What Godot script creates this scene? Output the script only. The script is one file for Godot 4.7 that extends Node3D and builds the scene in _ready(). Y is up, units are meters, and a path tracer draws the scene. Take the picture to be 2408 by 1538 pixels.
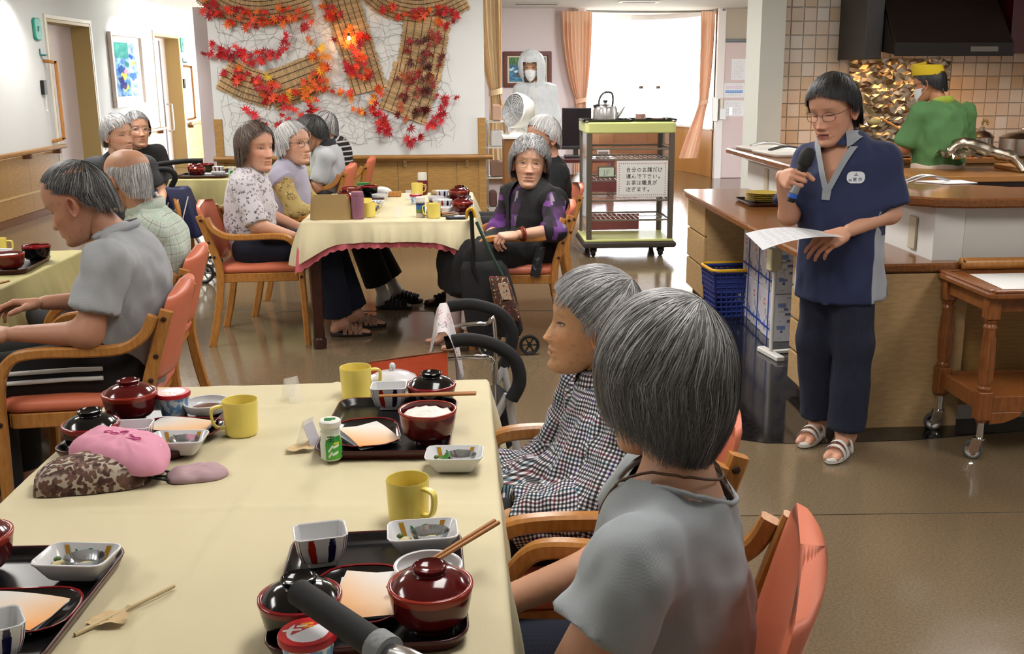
extends Node3D
class MB:
	var v:=PackedVector3Array()
	var n:=PackedVector3Array()
	var c:=PackedColorArray()
	var u:=PackedVector2Array()
	var ix:=PackedInt32Array()
	var xf:=Transform3D()
	var col:=Color(1,1,1)
	func at(o: Vector3,b:=Basis()) -> MB:
		xf=Transform3D(b,o)
		return self
	func put(p: Vector3,nn: Vector3,uv:=Vector2()) -> int:
		v.append(p); n.append(nn); c.append(col); u.append(uv)
		return v.size()-1
	func tri(a: Vector3,b: Vector3,d: Vector3,ua:=Vector2(),ub:=Vector2(),ud:=Vector2()):
		a=xf*a; b=xf*b; d=xf*d
		var nn:=(b-a).cross(d-a).normalized()
		var i:=put(a,nn,ua)
		put(b,nn,ub); put(d,nn,ud)
		ix.append(i); ix.append(i+2); ix.append(i+1)
	func quad(a: Vector3,b: Vector3,d: Vector3,e: Vector3):
		a=xf*a; b=xf*b; d=xf*d; e=xf*e
		var nn:=(d-a).cross(e-b).normalized()
		var i:=put(a,nn,Vector2(0,1))
		put(b,nn,Vector2(1,1)); put(d,nn,Vector2(1,0)); put(e,nn,Vector2(0,0))
		for k in [0,2,1,0,3,2]: ix.append(i+k)
	func grid(rows: Array,wrap:=false,uvs:=true,flip:=false):
		var nr:=rows.size()
		var nc: int=rows[0].size()
		var s:=v.size()
		for r in nr:
			var row: PackedVector3Array=rows[r]
			for k in nc:
				v.append(xf*row[k]); n.append(Vector3()); c.append(col)
				u.append(Vector2(float(k)/maxi(nc-1,1),float(r)/maxi(nr-1,1)))
		var last:=nc if wrap else nc-1
		for r in nr-1:
			for k in last:
				var k2:=(k+1) % nc
				var a:=s+r*nc+k
				var b:=s+r*nc+k2
				var d:=a+nc
				var e:=b+nc
				if flip:
					var t:=a; a=b; b=t
					t=d; d=e; e=t
				var f:=(v[e]-v[a]).cross(v[d]-v[b])
				n[a]+=f; n[b]+=f; n[d]+=f; n[e]+=f
				ix.append(a); ix.append(d); ix.append(b)
				ix.append(b); ix.append(d); ix.append(e)
		for i in range(s,v.size()):
			n[i]=n[i].normalized() if n[i].length_squared()>1e-20 else Vector3.UP
	func box(o: Vector3,s: Vector3,bev:=0.004,b:=Basis()):
		var old:=xf
		xf=xf*Transform3D(b,o)
		var h:=s*0.5
		bev=minf(bev,minf(h.x,minf(h.y,h.z))*0.9)
		var id:={}
		for ax in 3:
			for sg in [-1,1]:
				var nn:=Vector3(); nn[ax]=sg
				var wn:=(xf.basis*nn).normalized()
				for p in [-1,1]:
					for q in [-1,1]:
						var pt:=Vector3()
						pt[ax]=sg*h[ax]
						pt[(ax+1) % 3]=p*(h[(ax+1) % 3]-bev)
						pt[(ax+2) % 3]=q*(h[(ax+2) % 3]-bev)
						var cor:=Vector3()
						cor[ax]=sg; cor[(ax+1) % 3]=p; cor[(ax+2) % 3]=q
						id[[cor,ax]]=put(xf*pt,wn,Vector2((p+1)*0.5,(q+1)*0.5))
		for ax in 3:
			var e1:=Vector3(); e1[(ax+1) % 3]=1
			var e2:=Vector3(); e2[(ax+2) % 3]=1
			for sg in [-1,1]:
				var m:=Vector3(); m[ax]=sg
				_q(id[[m-e1-e2,ax]],id[[m+e1-e2,ax]],id[[m+e1+e2,ax]],id[[m-e1+e2,ax]])
			var a1:=(ax+1) % 3
			var a2:=(ax+2) % 3
			var al:=Vector3(); al[ax]=1
			for p in [-1,1]:
				for q in [-1,1]:
					var k: Vector3=e1*p+e2*q
					_q(id[[k-al,a1]],id[[k+al,a1]],id[[k+al,a2]],id[[k-al,a2]])
		for x in [-1,1]:
			for y in [-1,1]:
				for z in [-1,1]:
					var k:=Vector3(x,y,z)
					_t(id[[k,0]],id[[k,1]],id[[k,2]])
		xf=old
	func _t(a: int,b: int,d: int):
		var g:=(v[b]-v[a]).cross(v[d]-v[a])
		if g.dot(n[a]+n[b]+n[d])>0.0:
			ix.append(a); ix.append(d); ix.append(b)
		else:
			ix.append(a); ix.append(b); ix.append(d)
	func _q(a: int,b: int,d: int,e: int):
		_t(a,b,d); _t(a,d,e)
	func lathe(prof: Array,seg:=32,sx:=1.0,sz:=1.0,sharp:=0.75):
		var run: Array=[]
		for i in prof.size():
			run.append(prof[i])
			var cut:=i==prof.size()-1
			if i>0 and i<prof.size()-1:
				var d0: Vector2=(prof[i]-prof[i-1]).normalized()
				var d1: Vector2=(prof[i+1]-prof[i]).normalized()
				cut=d0.dot(d1)<sharp
			if cut and run.size()>1:
				var rows:=[]
				for p in run:
					var row:=PackedVector3Array()
					for k in seg:
						var t:=TAU*k/seg
						row.append(Vector3(cos(t)*p.x*sx,p.y,sin(t)*p.x*sz))
					rows.append(row)
				grid(rows,true,true,true)
				run=[prof[i]]
	func tube(path: Array,rad,seg:=10,caps:=true):
		var rows:=[]
		var up:=Vector3.ZERO
		for i in path.size():
			var t: Vector3=(path[mini(i+1,path.size()-1)]-path[maxi(i-1,0)]).normalized()
			if up==Vector3.ZERO:
				up=t.cross(Vector3.UP if absf(t.y)<0.9 else Vector3.RIGHT).normalized()
			up=(up-t*up.dot(t)).normalized()
			var w:=t.cross(up)
			var r: float=rad[i] if rad is Array else rad
			var row:=PackedVector3Array()
			for k in seg:
				var a:=TAU*k/seg
				row.append(path[i]+(up*cos(a)+w*sin(a))*r)
			rows.append(row)
		grid(rows,true)
		if caps:
			_fan(rows[0],true); _fan(rows[-1],false)
	func _fan(row: PackedVector3Array,back: bool):
		var m:=Vector3()
		for p in row: m+=p
		m/=row.size()
		for k in row.size():
			var a:=row[k]
			var b:=row[(k+1) % row.size()]
			if back: tri(m,b,a)
			else: tri(m,a,b)
	func sweep(path: Array,sec: PackedVector2Array,side: Vector3,caps:=true,sharp:=true):
		var rows:=[]
		for i in path.size():
			var t: Vector3=(path[mini(i+1,path.size()-1)]-path[maxi(i-1,0)]).normalized()
			var up:=t.cross(side).normalized()
			var row:=PackedVector3Array()
			for q in sec: row.append(path[i]+side*q.x+up*q.y)
			rows.append(row)
		if sharp:
			for k in sec.size():
				var strip:=[]
				for row in rows: strip.append(PackedVector3Array([row[k],row[(k+1) % sec.size()]]))
				grid(strip)
		else:
			grid(rows,true)
		if caps:
			_fan(rows[0],true); _fan(rows[-1],false)
	func slab(poly: PackedVector2Array,y0: float,y1: float,bev:=0.004):
		var m:=poly.size()
		var inn:=PackedVector2Array()
		for i in m:
			var a:=(poly[i]-poly[(i+m-1) % m]).normalized()
			var b:=(poly[(i+1) % m]-poly[i]).normalized()
			var s:=(a+b).normalized()
			var nn:=Vector2(-s.y,s.x)/maxf(0.4,Vector2(-s.y,s.x).dot(Vector2(-a.y,a.x)))
			inn.append(poly[i]+nn*bev*(1.0 if _area(poly)>0 else -1.0))
		var r:=[PackedVector3Array(),PackedVector3Array(),PackedVector3Array(),PackedVector3Array()]
		for i in m:
			r[0].append(Vector3(inn[i].x,y0,inn[i].y)); r[1].append(Vector3(poly[i].x,y0+bev,poly[i].y))
			r[2].append(Vector3(poly[i].x,y1-bev,poly[i].y)); r[3].append(Vector3(inn[i].x,y1,inn[i].y))
		var pos:=_area(poly)>0
		for k in m:
			var k2:=(k+1) % m
			for j in 3:
				grid([PackedVector3Array([r[j][k],r[j][k2]]),PackedVector3Array([r[j+1][k],r[j+1][k2]])],false,true,pos)
		var ts:=Geometry2D.triangulate_polygon(inn)
		for i in range(0,ts.size(),3):
			for j in 2:
				var y:=y0 if j==0 else y1
				var a:=Vector3(inn[ts[i]].x,y,inn[ts[i]].y)
				var b:=Vector3(inn[ts[i+1]].x,y,inn[ts[i+1]].y)
				var d:=Vector3(inn[ts[i+2]].x,y,inn[ts[i+2]].y)
				if (((b-a).cross(d-a)).y>0)==(j==1): tri(a,b,d)
				else: tri(a,d,b)
	func _area(poly: PackedVector2Array) -> float:
		var s:=0.0
		for i in poly.size(): s+=poly[i].cross(poly[(i+1) % poly.size()])
		return s
	func ball(o: Vector3,r: Vector3,seg:=16,b:=Basis()):
		var old:=xf
		xf=xf*Transform3D(b,o)
		var pr:=[]
		for i in seg/2+1:
			var t:=-PI/2+PI*i/(seg/2)
			pr.append(Vector2(cos(t),sin(t)*r.y))
		lathe(pr,seg,r.x,r.z,-1)
		xf=old
	func add(o: MB,t:=Transform3D(),tint:=true):
		var s:=v.size()
		var f:=t.basis.determinant()<0
		var nb:=t.basis.inverse().transposed()
		for i in o.v.size():
			v.append(t*o.v[i]); n.append((nb*o.n[i]).normalized())
		c.append_array(o.c); u.append_array(o.u)
		for i in range(0,o.ix.size(),3):
			ix.append(o.ix[i]+s)
			ix.append(o.ix[i+(2 if f else 1)]+s)
			ix.append(o.ix[i+(1 if f else 2)]+s)
	func mesh() -> ArrayMesh:
		var a:=[]
		a.resize(Mesh.ARRAY_MAX)
		a[Mesh.ARRAY_VERTEX]=v; a[Mesh.ARRAY_NORMAL]=n; a[Mesh.ARRAY_COLOR]=c; a[Mesh.ARRAY_TEX_UV]=u; a[Mesh.ARRAY_INDEX]=ix
		var m:=ArrayMesh.new()
		if ix.size(): m.add_surface_from_arrays(Mesh.PRIMITIVE_TRIANGLES,a)
		return m
class Field:
	var cell:=0.012
	var bones:=[]
	var o: Vector3
	var nx: int
	var ny: int
	var nz: int
	var f:=PackedFloat32Array()
	var cand:=PackedInt32Array()
	func _init(c:=0.012): cell=c
	func bone(a: Vector3,b: Vector3,ra: float,rb: float,k:=0.03,ax:=Vector3(),s:=1.0,cut:=false):
		bones.append([a,b,ra,rb,k,ax,s,cut])
	func build():
		var lo:=Vector3(1e9,1e9,1e9)
		var hi:=-lo
		for b in bones:
			var r: float=maxf(b[2],b[3])+cell*3
			for p in [b[0],b[1]]:
				lo=lo.min(p-Vector3(r,r,r)); hi=hi.max(p+Vector3(r,r,r))
		o=lo
		nx=int((hi.x-lo.x)/cell)+2; ny=int((hi.y-lo.y)/cell)+2; nz=int((hi.z-lo.z)/cell)+2
		f.resize(nx*ny*nz); f.fill(1.0)
		var mark:=PackedByteArray(); mark.resize(f.size())
		for b in bones:
			var a: Vector3=b[0]
			var ba: Vector3=b[1]-a
			if ba.length_squared()<1e-8: ba=Vector3(0,0.0001,0)
			var bb:=ba.length_squared()
			var ln:=sqrt(bb)
			var ra: float=b[2]
			var rb: float=b[3]
			var k: float=b[4]
			var ax: Vector3=b[5]
			var s: float=b[6]-1.0
			var cut: bool=b[7]
			var marg:=maxf(k,cell*2.2)
			var r:=maxf(ra,rb)+marg
			var l2:=((a.min(b[1])-Vector3(r,r,r)-o)/cell).floor().max(Vector3.ZERO)
			var h2:=((a.max(b[1])+Vector3(r,r,r)-o)/cell).ceil()
			var x1:=mini(int(h2.x),nx-1)
			var x0:=int(l2.x)
			for iz in range(int(l2.z),mini(int(h2.z),nz-1)+1):
				for iy in range(int(l2.y),mini(int(h2.y),ny-1)+1):
					var i:=(iz*ny+iy)*nx+x0
					var p:=o+Vector3(x0,iy,iz)*cell-a
					for ixx in range(x0,x1+1):
						var q:=p
						if s!=0.0: q+=ax*(q.dot(ax)*s)
						var h:=q.dot(ba)/bb
						var hc:=clampf(h,0.0,1.0)
						var d:=(q-ba*hc).length()-(ra+(rb-ra)*hc)
						if cut and h>1.0: d=maxf(d,(h-1.0)*ln)
						if d<marg:
							var cur:=f[i]
							var e:=k-absf(cur-d)
							f[i]=minf(cur,d)-(e*e*0.25/k if e>0.0 else 0.0)
							if mark[i]==0:
								mark[i]=1
								cand.append(i)
						i+=1
						p.x+=cell
	func value(p: Vector3) -> float:
		var q:=(p-o)/cell
		var b:=q.floor()
		if b.x<0 or b.y<0 or b.z<0 or b.x>=nx-1 or b.y>=ny-1 or b.z>=nz-1: return 1.0
		var t:=q-b
		var i:=(int(b.z)*ny+int(b.y))*nx+int(b.x)
		var s:=nx*ny
		var a:=lerpf(lerpf(f[i],f[i+1],t.x),lerpf(f[i+nx],f[i+nx+1],t.x),t.y)
		var c:=lerpf(lerpf(f[i+s],f[i+s+1],t.x),lerpf(f[i+s+nx],f[i+s+nx+1],t.x),t.y)
		return lerpf(a,c,t.z)
	func hit(p: Vector3,d: Vector3) -> Vector3:
		for k in 120:
			if value(p)<0.0:
				return p-d*cell*0.25
			p+=d*cell*0.35
		return p
	func net(mb: MB,warp=null,tint=null,uvb:=[],clip=null):
		build()
		var sl:=nx*ny
		var vid:=PackedInt32Array(); vid.resize(f.size()); vid.fill(-1)
		var P:=PackedVector3Array()
		var N:=PackedVector3Array()
		var cells:=PackedInt32Array()
		var corner:=[0,1,nx,nx+1,sl,sl+1,sl+nx,sl+nx+1]
		var E:=[[0,1],[2,3],[4,5],[6,7],[0,2],[1,3],[4,6],[5,7],[0,4],[1,5],[2,6],[3,7]]
		var top:=f.size()-sl-nx-2
		var g:=PackedFloat32Array(); g.resize(8)
		for i in cand:
			if i>top: continue
			var neg:=0
			for k in 8:
				var q:=f[i+corner[k]]
				g[k]=q
				if q<0.0: neg+=1
			if neg==0 or neg==8: continue
			var sum:=Vector3()
			var cnt:=0
			for e in E:
				var ga:=g[e[0]]
				var gb:=g[e[1]]
				if (ga<0.0)!=(gb<0.0):
					var t:=ga/(ga-gb)
					var pa:=Vector3(e[0] & 1,(e[0] >> 1) & 1,e[0] >> 2)
					var pb:=Vector3(e[1] & 1,(e[1] >> 1) & 1,e[1] >> 2)
					sum+=pa.lerp(pb,t); cnt+=1
			var iz:=i/sl
			var iy:=(i-iz*sl)/nx
			var ixx:=i-iz*sl-iy*nx
			var nn:=Vector3(g[1]+g[3]+g[5]+g[7]-g[0]-g[2]-g[4]-g[6],g[2]+g[3]+g[6]+g[7]-g[0]-g[1]-g[4]-g[5],g[4]+g[5]+g[6]+g[7]-g[0]-g[1]-g[2]-g[3]).normalized()
			vid[i]=P.size()
			P.append(o+(Vector3(ixx,iy,iz)+sum/cnt)*cell); N.append(nn); cells.append(i)
		var rough:=P.duplicate()
		var quads:=PackedInt32Array()
		var dirs:=[[1,nx,sl],[nx,sl,1],[sl,1,nx]]
		for i in cells:
			for d in dirs:
				var a: int=d[0]
				if (f[i]<0.0)==(f[i+a]<0.0): continue
				var q1:=vid[i]
				var q2: int=vid[i-d[1]]
				var q3: int=vid[i-d[1]-d[2]]
				var q4: int=vid[i-d[2]]
				if q2<0 or q3<0 or q4<0: continue
				if f[i]<0.0: quads.append_array([q1,q2,q3,q4])
				else: quads.append_array([q1,q4,q3,q2])
		var acc:=PackedVector3Array(); acc.resize(P.size())
		var cn:=PackedInt32Array(); cn.resize(P.size())
		for q in range(0,quads.size(),4):
			var m:=(rough[quads[q]]+rough[quads[q+1]]+rough[quads[q+2]]+rough[quads[q+3]])*0.25
			for k in 4:
				acc[quads[q+k]]+=m; cn[quads[q+k]]+=1
		for k in P.size():
			if cn[k]: P[k]=rough[k].lerp(acc[k]/cn[k],0.6)
		var moved:=warp!=null
		if moved:
			for k in P.size(): P[k]=warp.call(P[k],N[k])
			N.fill(Vector3())
		var keep:=PackedInt32Array()
		for q in range(0,quads.size(),4):
			var a:=quads[q]
			var b:=quads[q+1]
			var d:=quads[q+2]
			var e:=quads[q+3]
			if clip!=null and clip.call((P[a]+P[d])*0.5): continue
			keep.append(q)
			if moved:
				var fn:=(P[e]-P[b]).cross(P[d]-P[a])
				N[a]+=fn; N[b]+=fn; N[d]+=fn; N[e]+=fn
		if moved:
			for k in N.size(): N[k]=N[k].normalized()
			if keep.size():
				var gq:=keep[0]
				var a0:=quads[gq]
				var idx:=cells[a0]
				var gr:=Vector3(f[idx+1]-f[idx],f[idx+nx]-f[idx],f[idx+sl]-f[idx])
				if gr.dot(N[a0])<0.0:
					for k in N.size(): N[k]=-N[k]
		var s:=mb.v.size()
		if uvb.is_empty():
			for k in P.size():
				if tint!=null: mb.col=tint.call(P[k])
				mb.put(mb.xf*P[k],(mb.xf.basis*N[k]).normalized())
			for q in keep:
				mb._q(s+quads[q],s+quads[q+1],s+quads[q+2],s+quads[q+3])
		else:
			for q in keep:
				var cc:=(P[quads[q]]+P[quads[q+2]])*0.5
				var best:=1e9
				var bo: Array=uvb[0]
				for b in uvb:
					var ba: Vector3=b[1]-b[0]
					var h:=clampf((cc-b[0]).dot(ba)/ba.length_squared(),0,1)
					var dd: float=(cc-b[0]-ba*h).length()/b[2]
					if dd<best:
						best=dd; bo=b
				var ax: Vector3=(bo[1]-bo[0]).normalized()
				var e1: Vector3=(bo[3]-ax*ax.dot(bo[3])).normalized()
				var e2:=ax.cross(e1)
				var r0: Vector3=cc-bo[0]
				var ang:=atan2(r0.dot(e2),r0.dot(e1))
				var id:=[]
				for k in 4:
					var r: Vector3=P[quads[q+k]]-bo[0]
					var an:=ang+wrapf(atan2(r.dot(e2),r.dot(e1))-ang,-PI,PI)
					id.append(mb.put(mb.xf*P[quads[q+k]],(mb.xf.basis*N[quads[q+k]]).normalized(),Vector2(an*bo[2],r.dot(ax))))
				mb._q(id[0],id[1],id[2],id[3])
# ---------------------------------------------------------------- nodes
var used:={}
func numbered(called: String) -> String:
	var k: int=used.get(called,0)
	used[called]=k+1
	return called if k==0 else "%s_%03d" % [called,k]
func tag(o: Node3D,label: String,category:="",group:="",kind:=""):
	if label: o.set_meta("label",label)
	if category: o.set_meta("category",category)
	if group: o.set_meta("group",group)
	if kind: o.set_meta("kind",kind)
func thing(called: String,label: String,category: String,p:=Vector3(),yaw:=0.0,group:="") -> Node3D:
	var o:=Node3D.new()
	o.name=numbered(called)
	add_child(o,true)
	o.position=p
	o.rotation_degrees.y=yaw
	tag(o,label,category,group)
	return o
func part(called: String,mb,m: Material,parent: Node3D,label:="") -> MeshInstance3D:
	var o:=MeshInstance3D.new()
	o.name=called
	o.mesh=mb.mesh() if mb is MB else mb
	o.material_override=m
	parent.add_child(o,true)
	if label: o.set_meta("label",label)
	return o
func solo(called: String,mb,m: Material,label: String,category: String,p:=Vector3(),yaw:=0.0,group:="") -> MeshInstance3D:
	var o:=MeshInstance3D.new()
	o.name=numbered(called)
	o.mesh=mb.mesh() if mb is MB else mb
	o.material_override=m
	add_child(o,true)
	o.position=p
	o.rotation_degrees.y=yaw
	tag(o,label,category,group)
	return o
func struct(called: String,mb,m: Material,label: String) -> MeshInstance3D:
	var o:=solo(called,mb,m,label,"")
	o.set_meta("kind","structure")
	return o
func copy(o: Node3D,p: Vector3,yaw: float,label: String) -> Node3D:
	var d: Node3D=o.duplicate()
	d.name=numbered(String(o.name).rstrip("0123456789").rstrip("_"))
	add_child(d,true)
	d.position=p
	d.rotation_degrees.y=yaw
	d.set_meta("label",label)
	return d
# ---------------------------------------------------------------- materials
var M:={}
func hexc(h: String) -> Color: return Color.html(h)
func mat(key: String,h: String,rough:=0.6,metal:=0.0,o:={}) -> StandardMaterial3D:
	if M.has(key): return M[key]
	var m:=StandardMaterial3D.new()
	m.resource_name=key
	m.albedo_color=hexc(h)
	m.roughness=rough
	m.metallic=metal
	for k in o: m.set(k,o[k])
	M[key]=m
	return m
func noise(freq: float,sd:=1,oct:=3,kind:=FastNoiseLite.TYPE_SIMPLEX) -> FastNoiseLite:
	var f:=FastNoiseLite.new()
	f.noise_type=kind
	f.seed=sd
	f.frequency=freq
	f.fractal_octaves=oct
	return f
func ntex(freq: float,sd:=1,oct:=3,a:="",b:="",size:=256,nrm:=false,bump:=4.0) -> NoiseTexture2D:
	var t:=NoiseTexture2D.new()
	t.width=size; t.height=size; t.seamless=true
	t.noise=noise(freq,sd,oct)
	t.as_normal_map=nrm
	t.bump_strength=bump
	if a:
		var g:=Gradient.new()
		g.set_color(0,hexc(a)); g.set_color(1,hexc(b))
		t.color_ramp=g
	return t
func triplanar(m: StandardMaterial3D,s: Vector3,world:=false):
	m.uv1_triplanar=true
	m.uv1_world_triplanar=world
	m.uv1_scale=s
	m.uv1_triplanar_sharpness=4.0
func wood(key: String,a: String,b: String,s: Vector3,rough:=0.4,sd:=3) -> StandardMaterial3D:
	if M.has(key): return M[key]
	var m:=mat(key,"ffffff",rough)
	m.albedo_texture=ntex(0.02,sd,4,a,b)
	triplanar(m,s)
	return m
func fabric(key: String,h: String,rough:=0.9,weave:=60.0) -> StandardMaterial3D:
	if M.has(key): return M[key]
	var m:=mat(key,h,rough)
	m.normal_enabled=true
	m.normal_texture=T.weave
	m.normal_scale=0.35
	triplanar(m,Vector3(weave,weave,weave)*0.25)
	return m
var T:={}
func img_tex(im: Image) -> ImageTexture: return ImageTexture.create_from_image(im)
func ink(im: Image,s: String,o: Vector2,size: float,pen: float,col: Color):
	for st in s.split("|"):
		var pts:=[]
		for q in st.strip_edges().split(" ",false):
			var xy:=q.split(",")
			pts.append(o+Vector2(float(xy[0]),float(xy[1]))*size/100.0)
		for i in maxi(pts.size()-1,1):
			var a: Vector2=pts[i]
			var b: Vector2=pts[mini(i+1,pts.size()-1)]
			var r:=pen
			for y in range(int(minf(a.y,b.y)-r-1),int(maxf(a.y,b.y)+r+2)):
				for x in range(int(minf(a.x,b.x)-r-1),int(maxf(a.x,b.x)+r+2)):
					if x<0 or y<0 or x>=im.get_width() or y>=im.get_height(): continue
					var p:=Vector2(x,y)
					var ab:=b-a
					var h:=clampf((p-a).dot(ab)/maxf(ab.length_squared(),1e-6),0,1)
					var d:=(p-a-ab*h).length()
					if d<r+0.5:
						var t:=clampf(r+0.5-d,0,1)
						im.set_pixel(x,y,im.get_pixel(x,y).lerp(col,t))
func blank(w: int,h: int,col: Color) -> Image:
	var im:=Image.create(w,h,false,Image.FORMAT_RGB8)
	im.fill(col)
	return im
func rrect(w: float,d: float,r: float,k:=5) -> PackedVector2Array:
	var p:=PackedVector2Array()
	for q in 4:
		var cc:=Vector2((w/2-r)*[1,-1,-1,1][q],(d/2-r)*[1,1,-1,-1][q])
		for i in k+1:
			var a:=PI/2*(q+float(i)/k)
			p.append(cc+Vector2(cos(a),sin(a))*r)
	return p
func rsec(w: float,h: float) -> PackedVector2Array:
	var b:=minf(w,h)*0.18
	return PackedVector2Array([Vector2(-w/2+b,-h/2),Vector2(w/2-b,-h/2),Vector2(w/2,-h/2+b),Vector2(w/2,h/2-b),Vector2(w/2-b,h/2),Vector2(-w/2+b,h/2),Vector2(-w/2,h/2-b),Vector2(-w/2,-h/2+b)])
func curve(pts: Array,sub:=6) -> Array:
	var out:=[]
	for i in pts.size()-1:
		var p0: Vector3=pts[maxi(i-1,0)]
		var p1: Vector3=pts[i]
		var p2: Vector3=pts[i+1]
		var p3: Vector3=pts[mini(i+2,pts.size()-1)]
		for k in sub:
			out.append(p1.cubic_interpolate(p2,p0,p3,float(k)/sub))
	out.append(pts[-1])
	return out
func V(x: float,y: float,z: float) -> Vector3: return Vector3(x,y,z)
func _ready():
	var f:=2450.0
	var pitch:=atan2(591.0,f)
	var yaw:=atan2(203.0,sqrt(f*f+591.0*591.0))
	var cam:=Camera3D.new()
	cam.name="camera"
	cam.projection=Camera3D.PROJECTION_FRUSTUM
	cam.near=0.05
	cam.far=120.0
	cam.size=2.0*769.0/f*cam.near
	cam.frustum_offset=Vector2((1204.0-1290.0)/f,0)*cam.near
	add_child(cam)
	cam.transform=Transform3D(Basis(Vector3.UP,-yaw)*Basis(Vector3.RIGHT,-pitch)*Basis(Vector3.BACK,deg_to_rad(-0.15)),Vector3(0,1.45,0))
	var env:=Environment.new()
	env.background_mode=Environment.BG_SKY
	var sm:=ProceduralSkyMaterial.new()
	sm.sky_top_color=Color(0.86,0.92,1.0)
	sm.sky_horizon_color=Color(1,1,1)
	sm.ground_horizon_color=Color(0.95,0.95,0.92)
	sm.ground_bottom_color=Color(0.8,0.8,0.76)
	var sky:=Sky.new()
	sky.sky_material=sm
	env.sky=sky
	env.background_energy_multiplier=26.0
	env.tonemap_mode=Environment.TONE_MAPPER_LINEAR
	env.tonemap_exposure=1.15
	env.sdfgi_enabled=true
	env.ssao_enabled=true
	env.ssil_enabled=true
	var we:=WorldEnvironment.new()
	we.name="world"
	we.environment=env
	add_child(we)
	textures()
	room_lights()
	room()
	decoration()
	wall_things()
	far_room()
	kitchen()
	tables()
	chairs()
	people()
	near_table()
	far_table()
	walkers()
func room_lights():
	for q in [[-2.6,-2.0,2.6,"left edge, in front"],[0.4,-2.0,2.4,"nearest table"],[3.0,-2.0,2.6,"empty floor at the right"],[-2.6,-5.0,4.0,"left table"],[0.4,-5.0,4.0,"black shopping rollator"],[3.1,-5.2,3.0,"kitchen bar"],[-2.6,-8.0,5.0,"white haired woman in dark grey"],[0.4,-8.0,5.0,"helper in the white suit"]]:
		lamp(V(q[0],2.52,q[1]),Vector2(0.6,1.2),q[2],Color(1,0.985,0.97),"white fluorescent panel in the dining room ceiling above the " + q[3])
	lamp(V(1.6,2.36,-11.7),Vector2(0.5,1.0),9.0,Color(1,0.98,0.97),"white fluorescent panel in the bay room ceiling")
	for z in [-11.5,-16.5]: lamp(V(-3.3,2.52,z),Vector2(0.4,1.0),2.0,Color(1,0.98,0.96),"white fluorescent panel in the corridor ceiling " + ("at the nearest door" if z>-12 else "at the slit window door"))
	for z in [-11.2,-14.6,-18.6]:
		downlight(V(-4.2,2.52,z),3.0,Color(1,0.98,0.95),"small round downlight over the corridor wall at " + {-11.2: "the nearest lilac door",-14.6: "the framed print",-18.6: "the far doors"}[z],50)
# ---------------------------------------------------------------- people
const FACE:=[[-0.119,0.012,0.070,0.040],[-0.115,0.026,0.081,0.026],[-0.104,0.038,0.089,0.004],[-0.088,0.047,0.0885,-0.018],[-0.070,0.054,0.0885,-0.040],[-0.050,0.060,0.089,-0.060],[-0.028,0.066,0.088,-0.077],[-0.005,0.070,0.086,-0.088],[0.015,0.0725,0.089,-0.094],[0.035,0.0742,0.0915,-0.097],[0.058,0.0735,0.088,-0.097],[0.082,0.066,0.074,-0.089],[0.100,0.052,0.052,-0.069],[0.112,0.033,0.029,-0.044],[0.118,0.006,0.006,-0.008]]
func face_row(y: float) -> Vector3:
	var i:=0
	while i<FACE.size()-2 and FACE[i+1][0]<y: i+=1
	var a: Array=FACE[i]
	var b: Array=FACE[i+1]
	var t:=clampf((y-a[0])/(b[0]-a[0]),0,1)
	var p: Array=FACE[maxi(i-1,0)]
	var q: Array=FACE[mini(i+2,FACE.size()-1)]
	var r:=Vector3()
	for k in 3:
		var m0: float=(b[k+1]-p[k+1])/maxf(b[0]-p[0],0.001)*(b[0]-a[0])
		var m1: float=(q[k+1]-a[k+1])/maxf(q[0]-a[0],0.001)*(b[0]-a[0])
		var t2:=t*t
		var t3:=t2*t
		r[k]=(2*t3-3*t2+1)*a[k+1]+(t3-2*t2+t)*m0+(-2*t3+3*t2)*b[k+1]+(t3-t2)*m1
	return r
func gs(x: float,s: float) -> float: return exp(-x*x/(2*s*s))
func features(x: float,y: float,sp: Dictionary) -> float:
	var ax:=absf(x)
	var d:=0.0
	var old: float=sp.get("old",0.6)
	if y<0.03 and y>-0.062:
		var t:=clampf((0.018-y)/0.058,0,1)
		var h: float=0.0195*sp.get("nose",1.0)*pow(t,1.15)
		if y<-0.040: h*=clampf(1.0-(-0.040-y)/0.013,0,1)
		d+=h*gs(x,0.0068+0.0058*t)
		d+=0.0062*gs(ax-0.0125,0.0052)*gs(y+0.043,0.006)
	d-=0.0062*gs(ax-0.031,0.015)*gs(y-0.002,0.010)
	d+=0.0030*gs(ax-0.030,0.016)*gs(y-0.021,0.008)
	d+=0.006*gs(ax-0.043,0.014)*gs(y+0.030,0.014)
	d-=0.003*old*gs(ax-0.046,0.012)*gs(y+0.066,0.014)
	d+=0.0065*gs(x,0.022)*gs(y+0.070,0.013)
	d+=0.003*gs(x,0.016)*(gs(y+0.0625,0.0035)+gs(y+0.0745,0.004))
	d-=0.0045*gs(x,0.018)*gs(y+0.0685,0.0019)
	d-=0.0035*gs(x,0.018)*gs(y+0.086,0.005)
	d+=0.0065*gs(x,0.015)*gs(y+0.104,0.010)
	var fx:=0.018+(-0.04-y)*0.35
	if y<-0.036 and y>-0.085: d-=0.0028*old*gs(ax-fx,0.0026)
	d+=0.0016*old*gs(ax-0.030,0.012)*gs(y+0.014,0.004)
	if y>0.03: d-=0.0006*old*(1.0+sin(y*900.0))*gs(x,0.03)
	return d
func face_z(x: float,y: float,sp: Dictionary) -> float:
	var r:=face_row(y)
	var zc:=(r.y+r.z)*0.5
	var s:=clampf(absf(x)/maxf(r.x,0.001),0,0.98)
	var th:=asin(pow(s,1.0/0.93))
	return zc+(r.y-r.z)*0.5*pow(cos(th),0.93)+features(x,y,sp)
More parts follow.
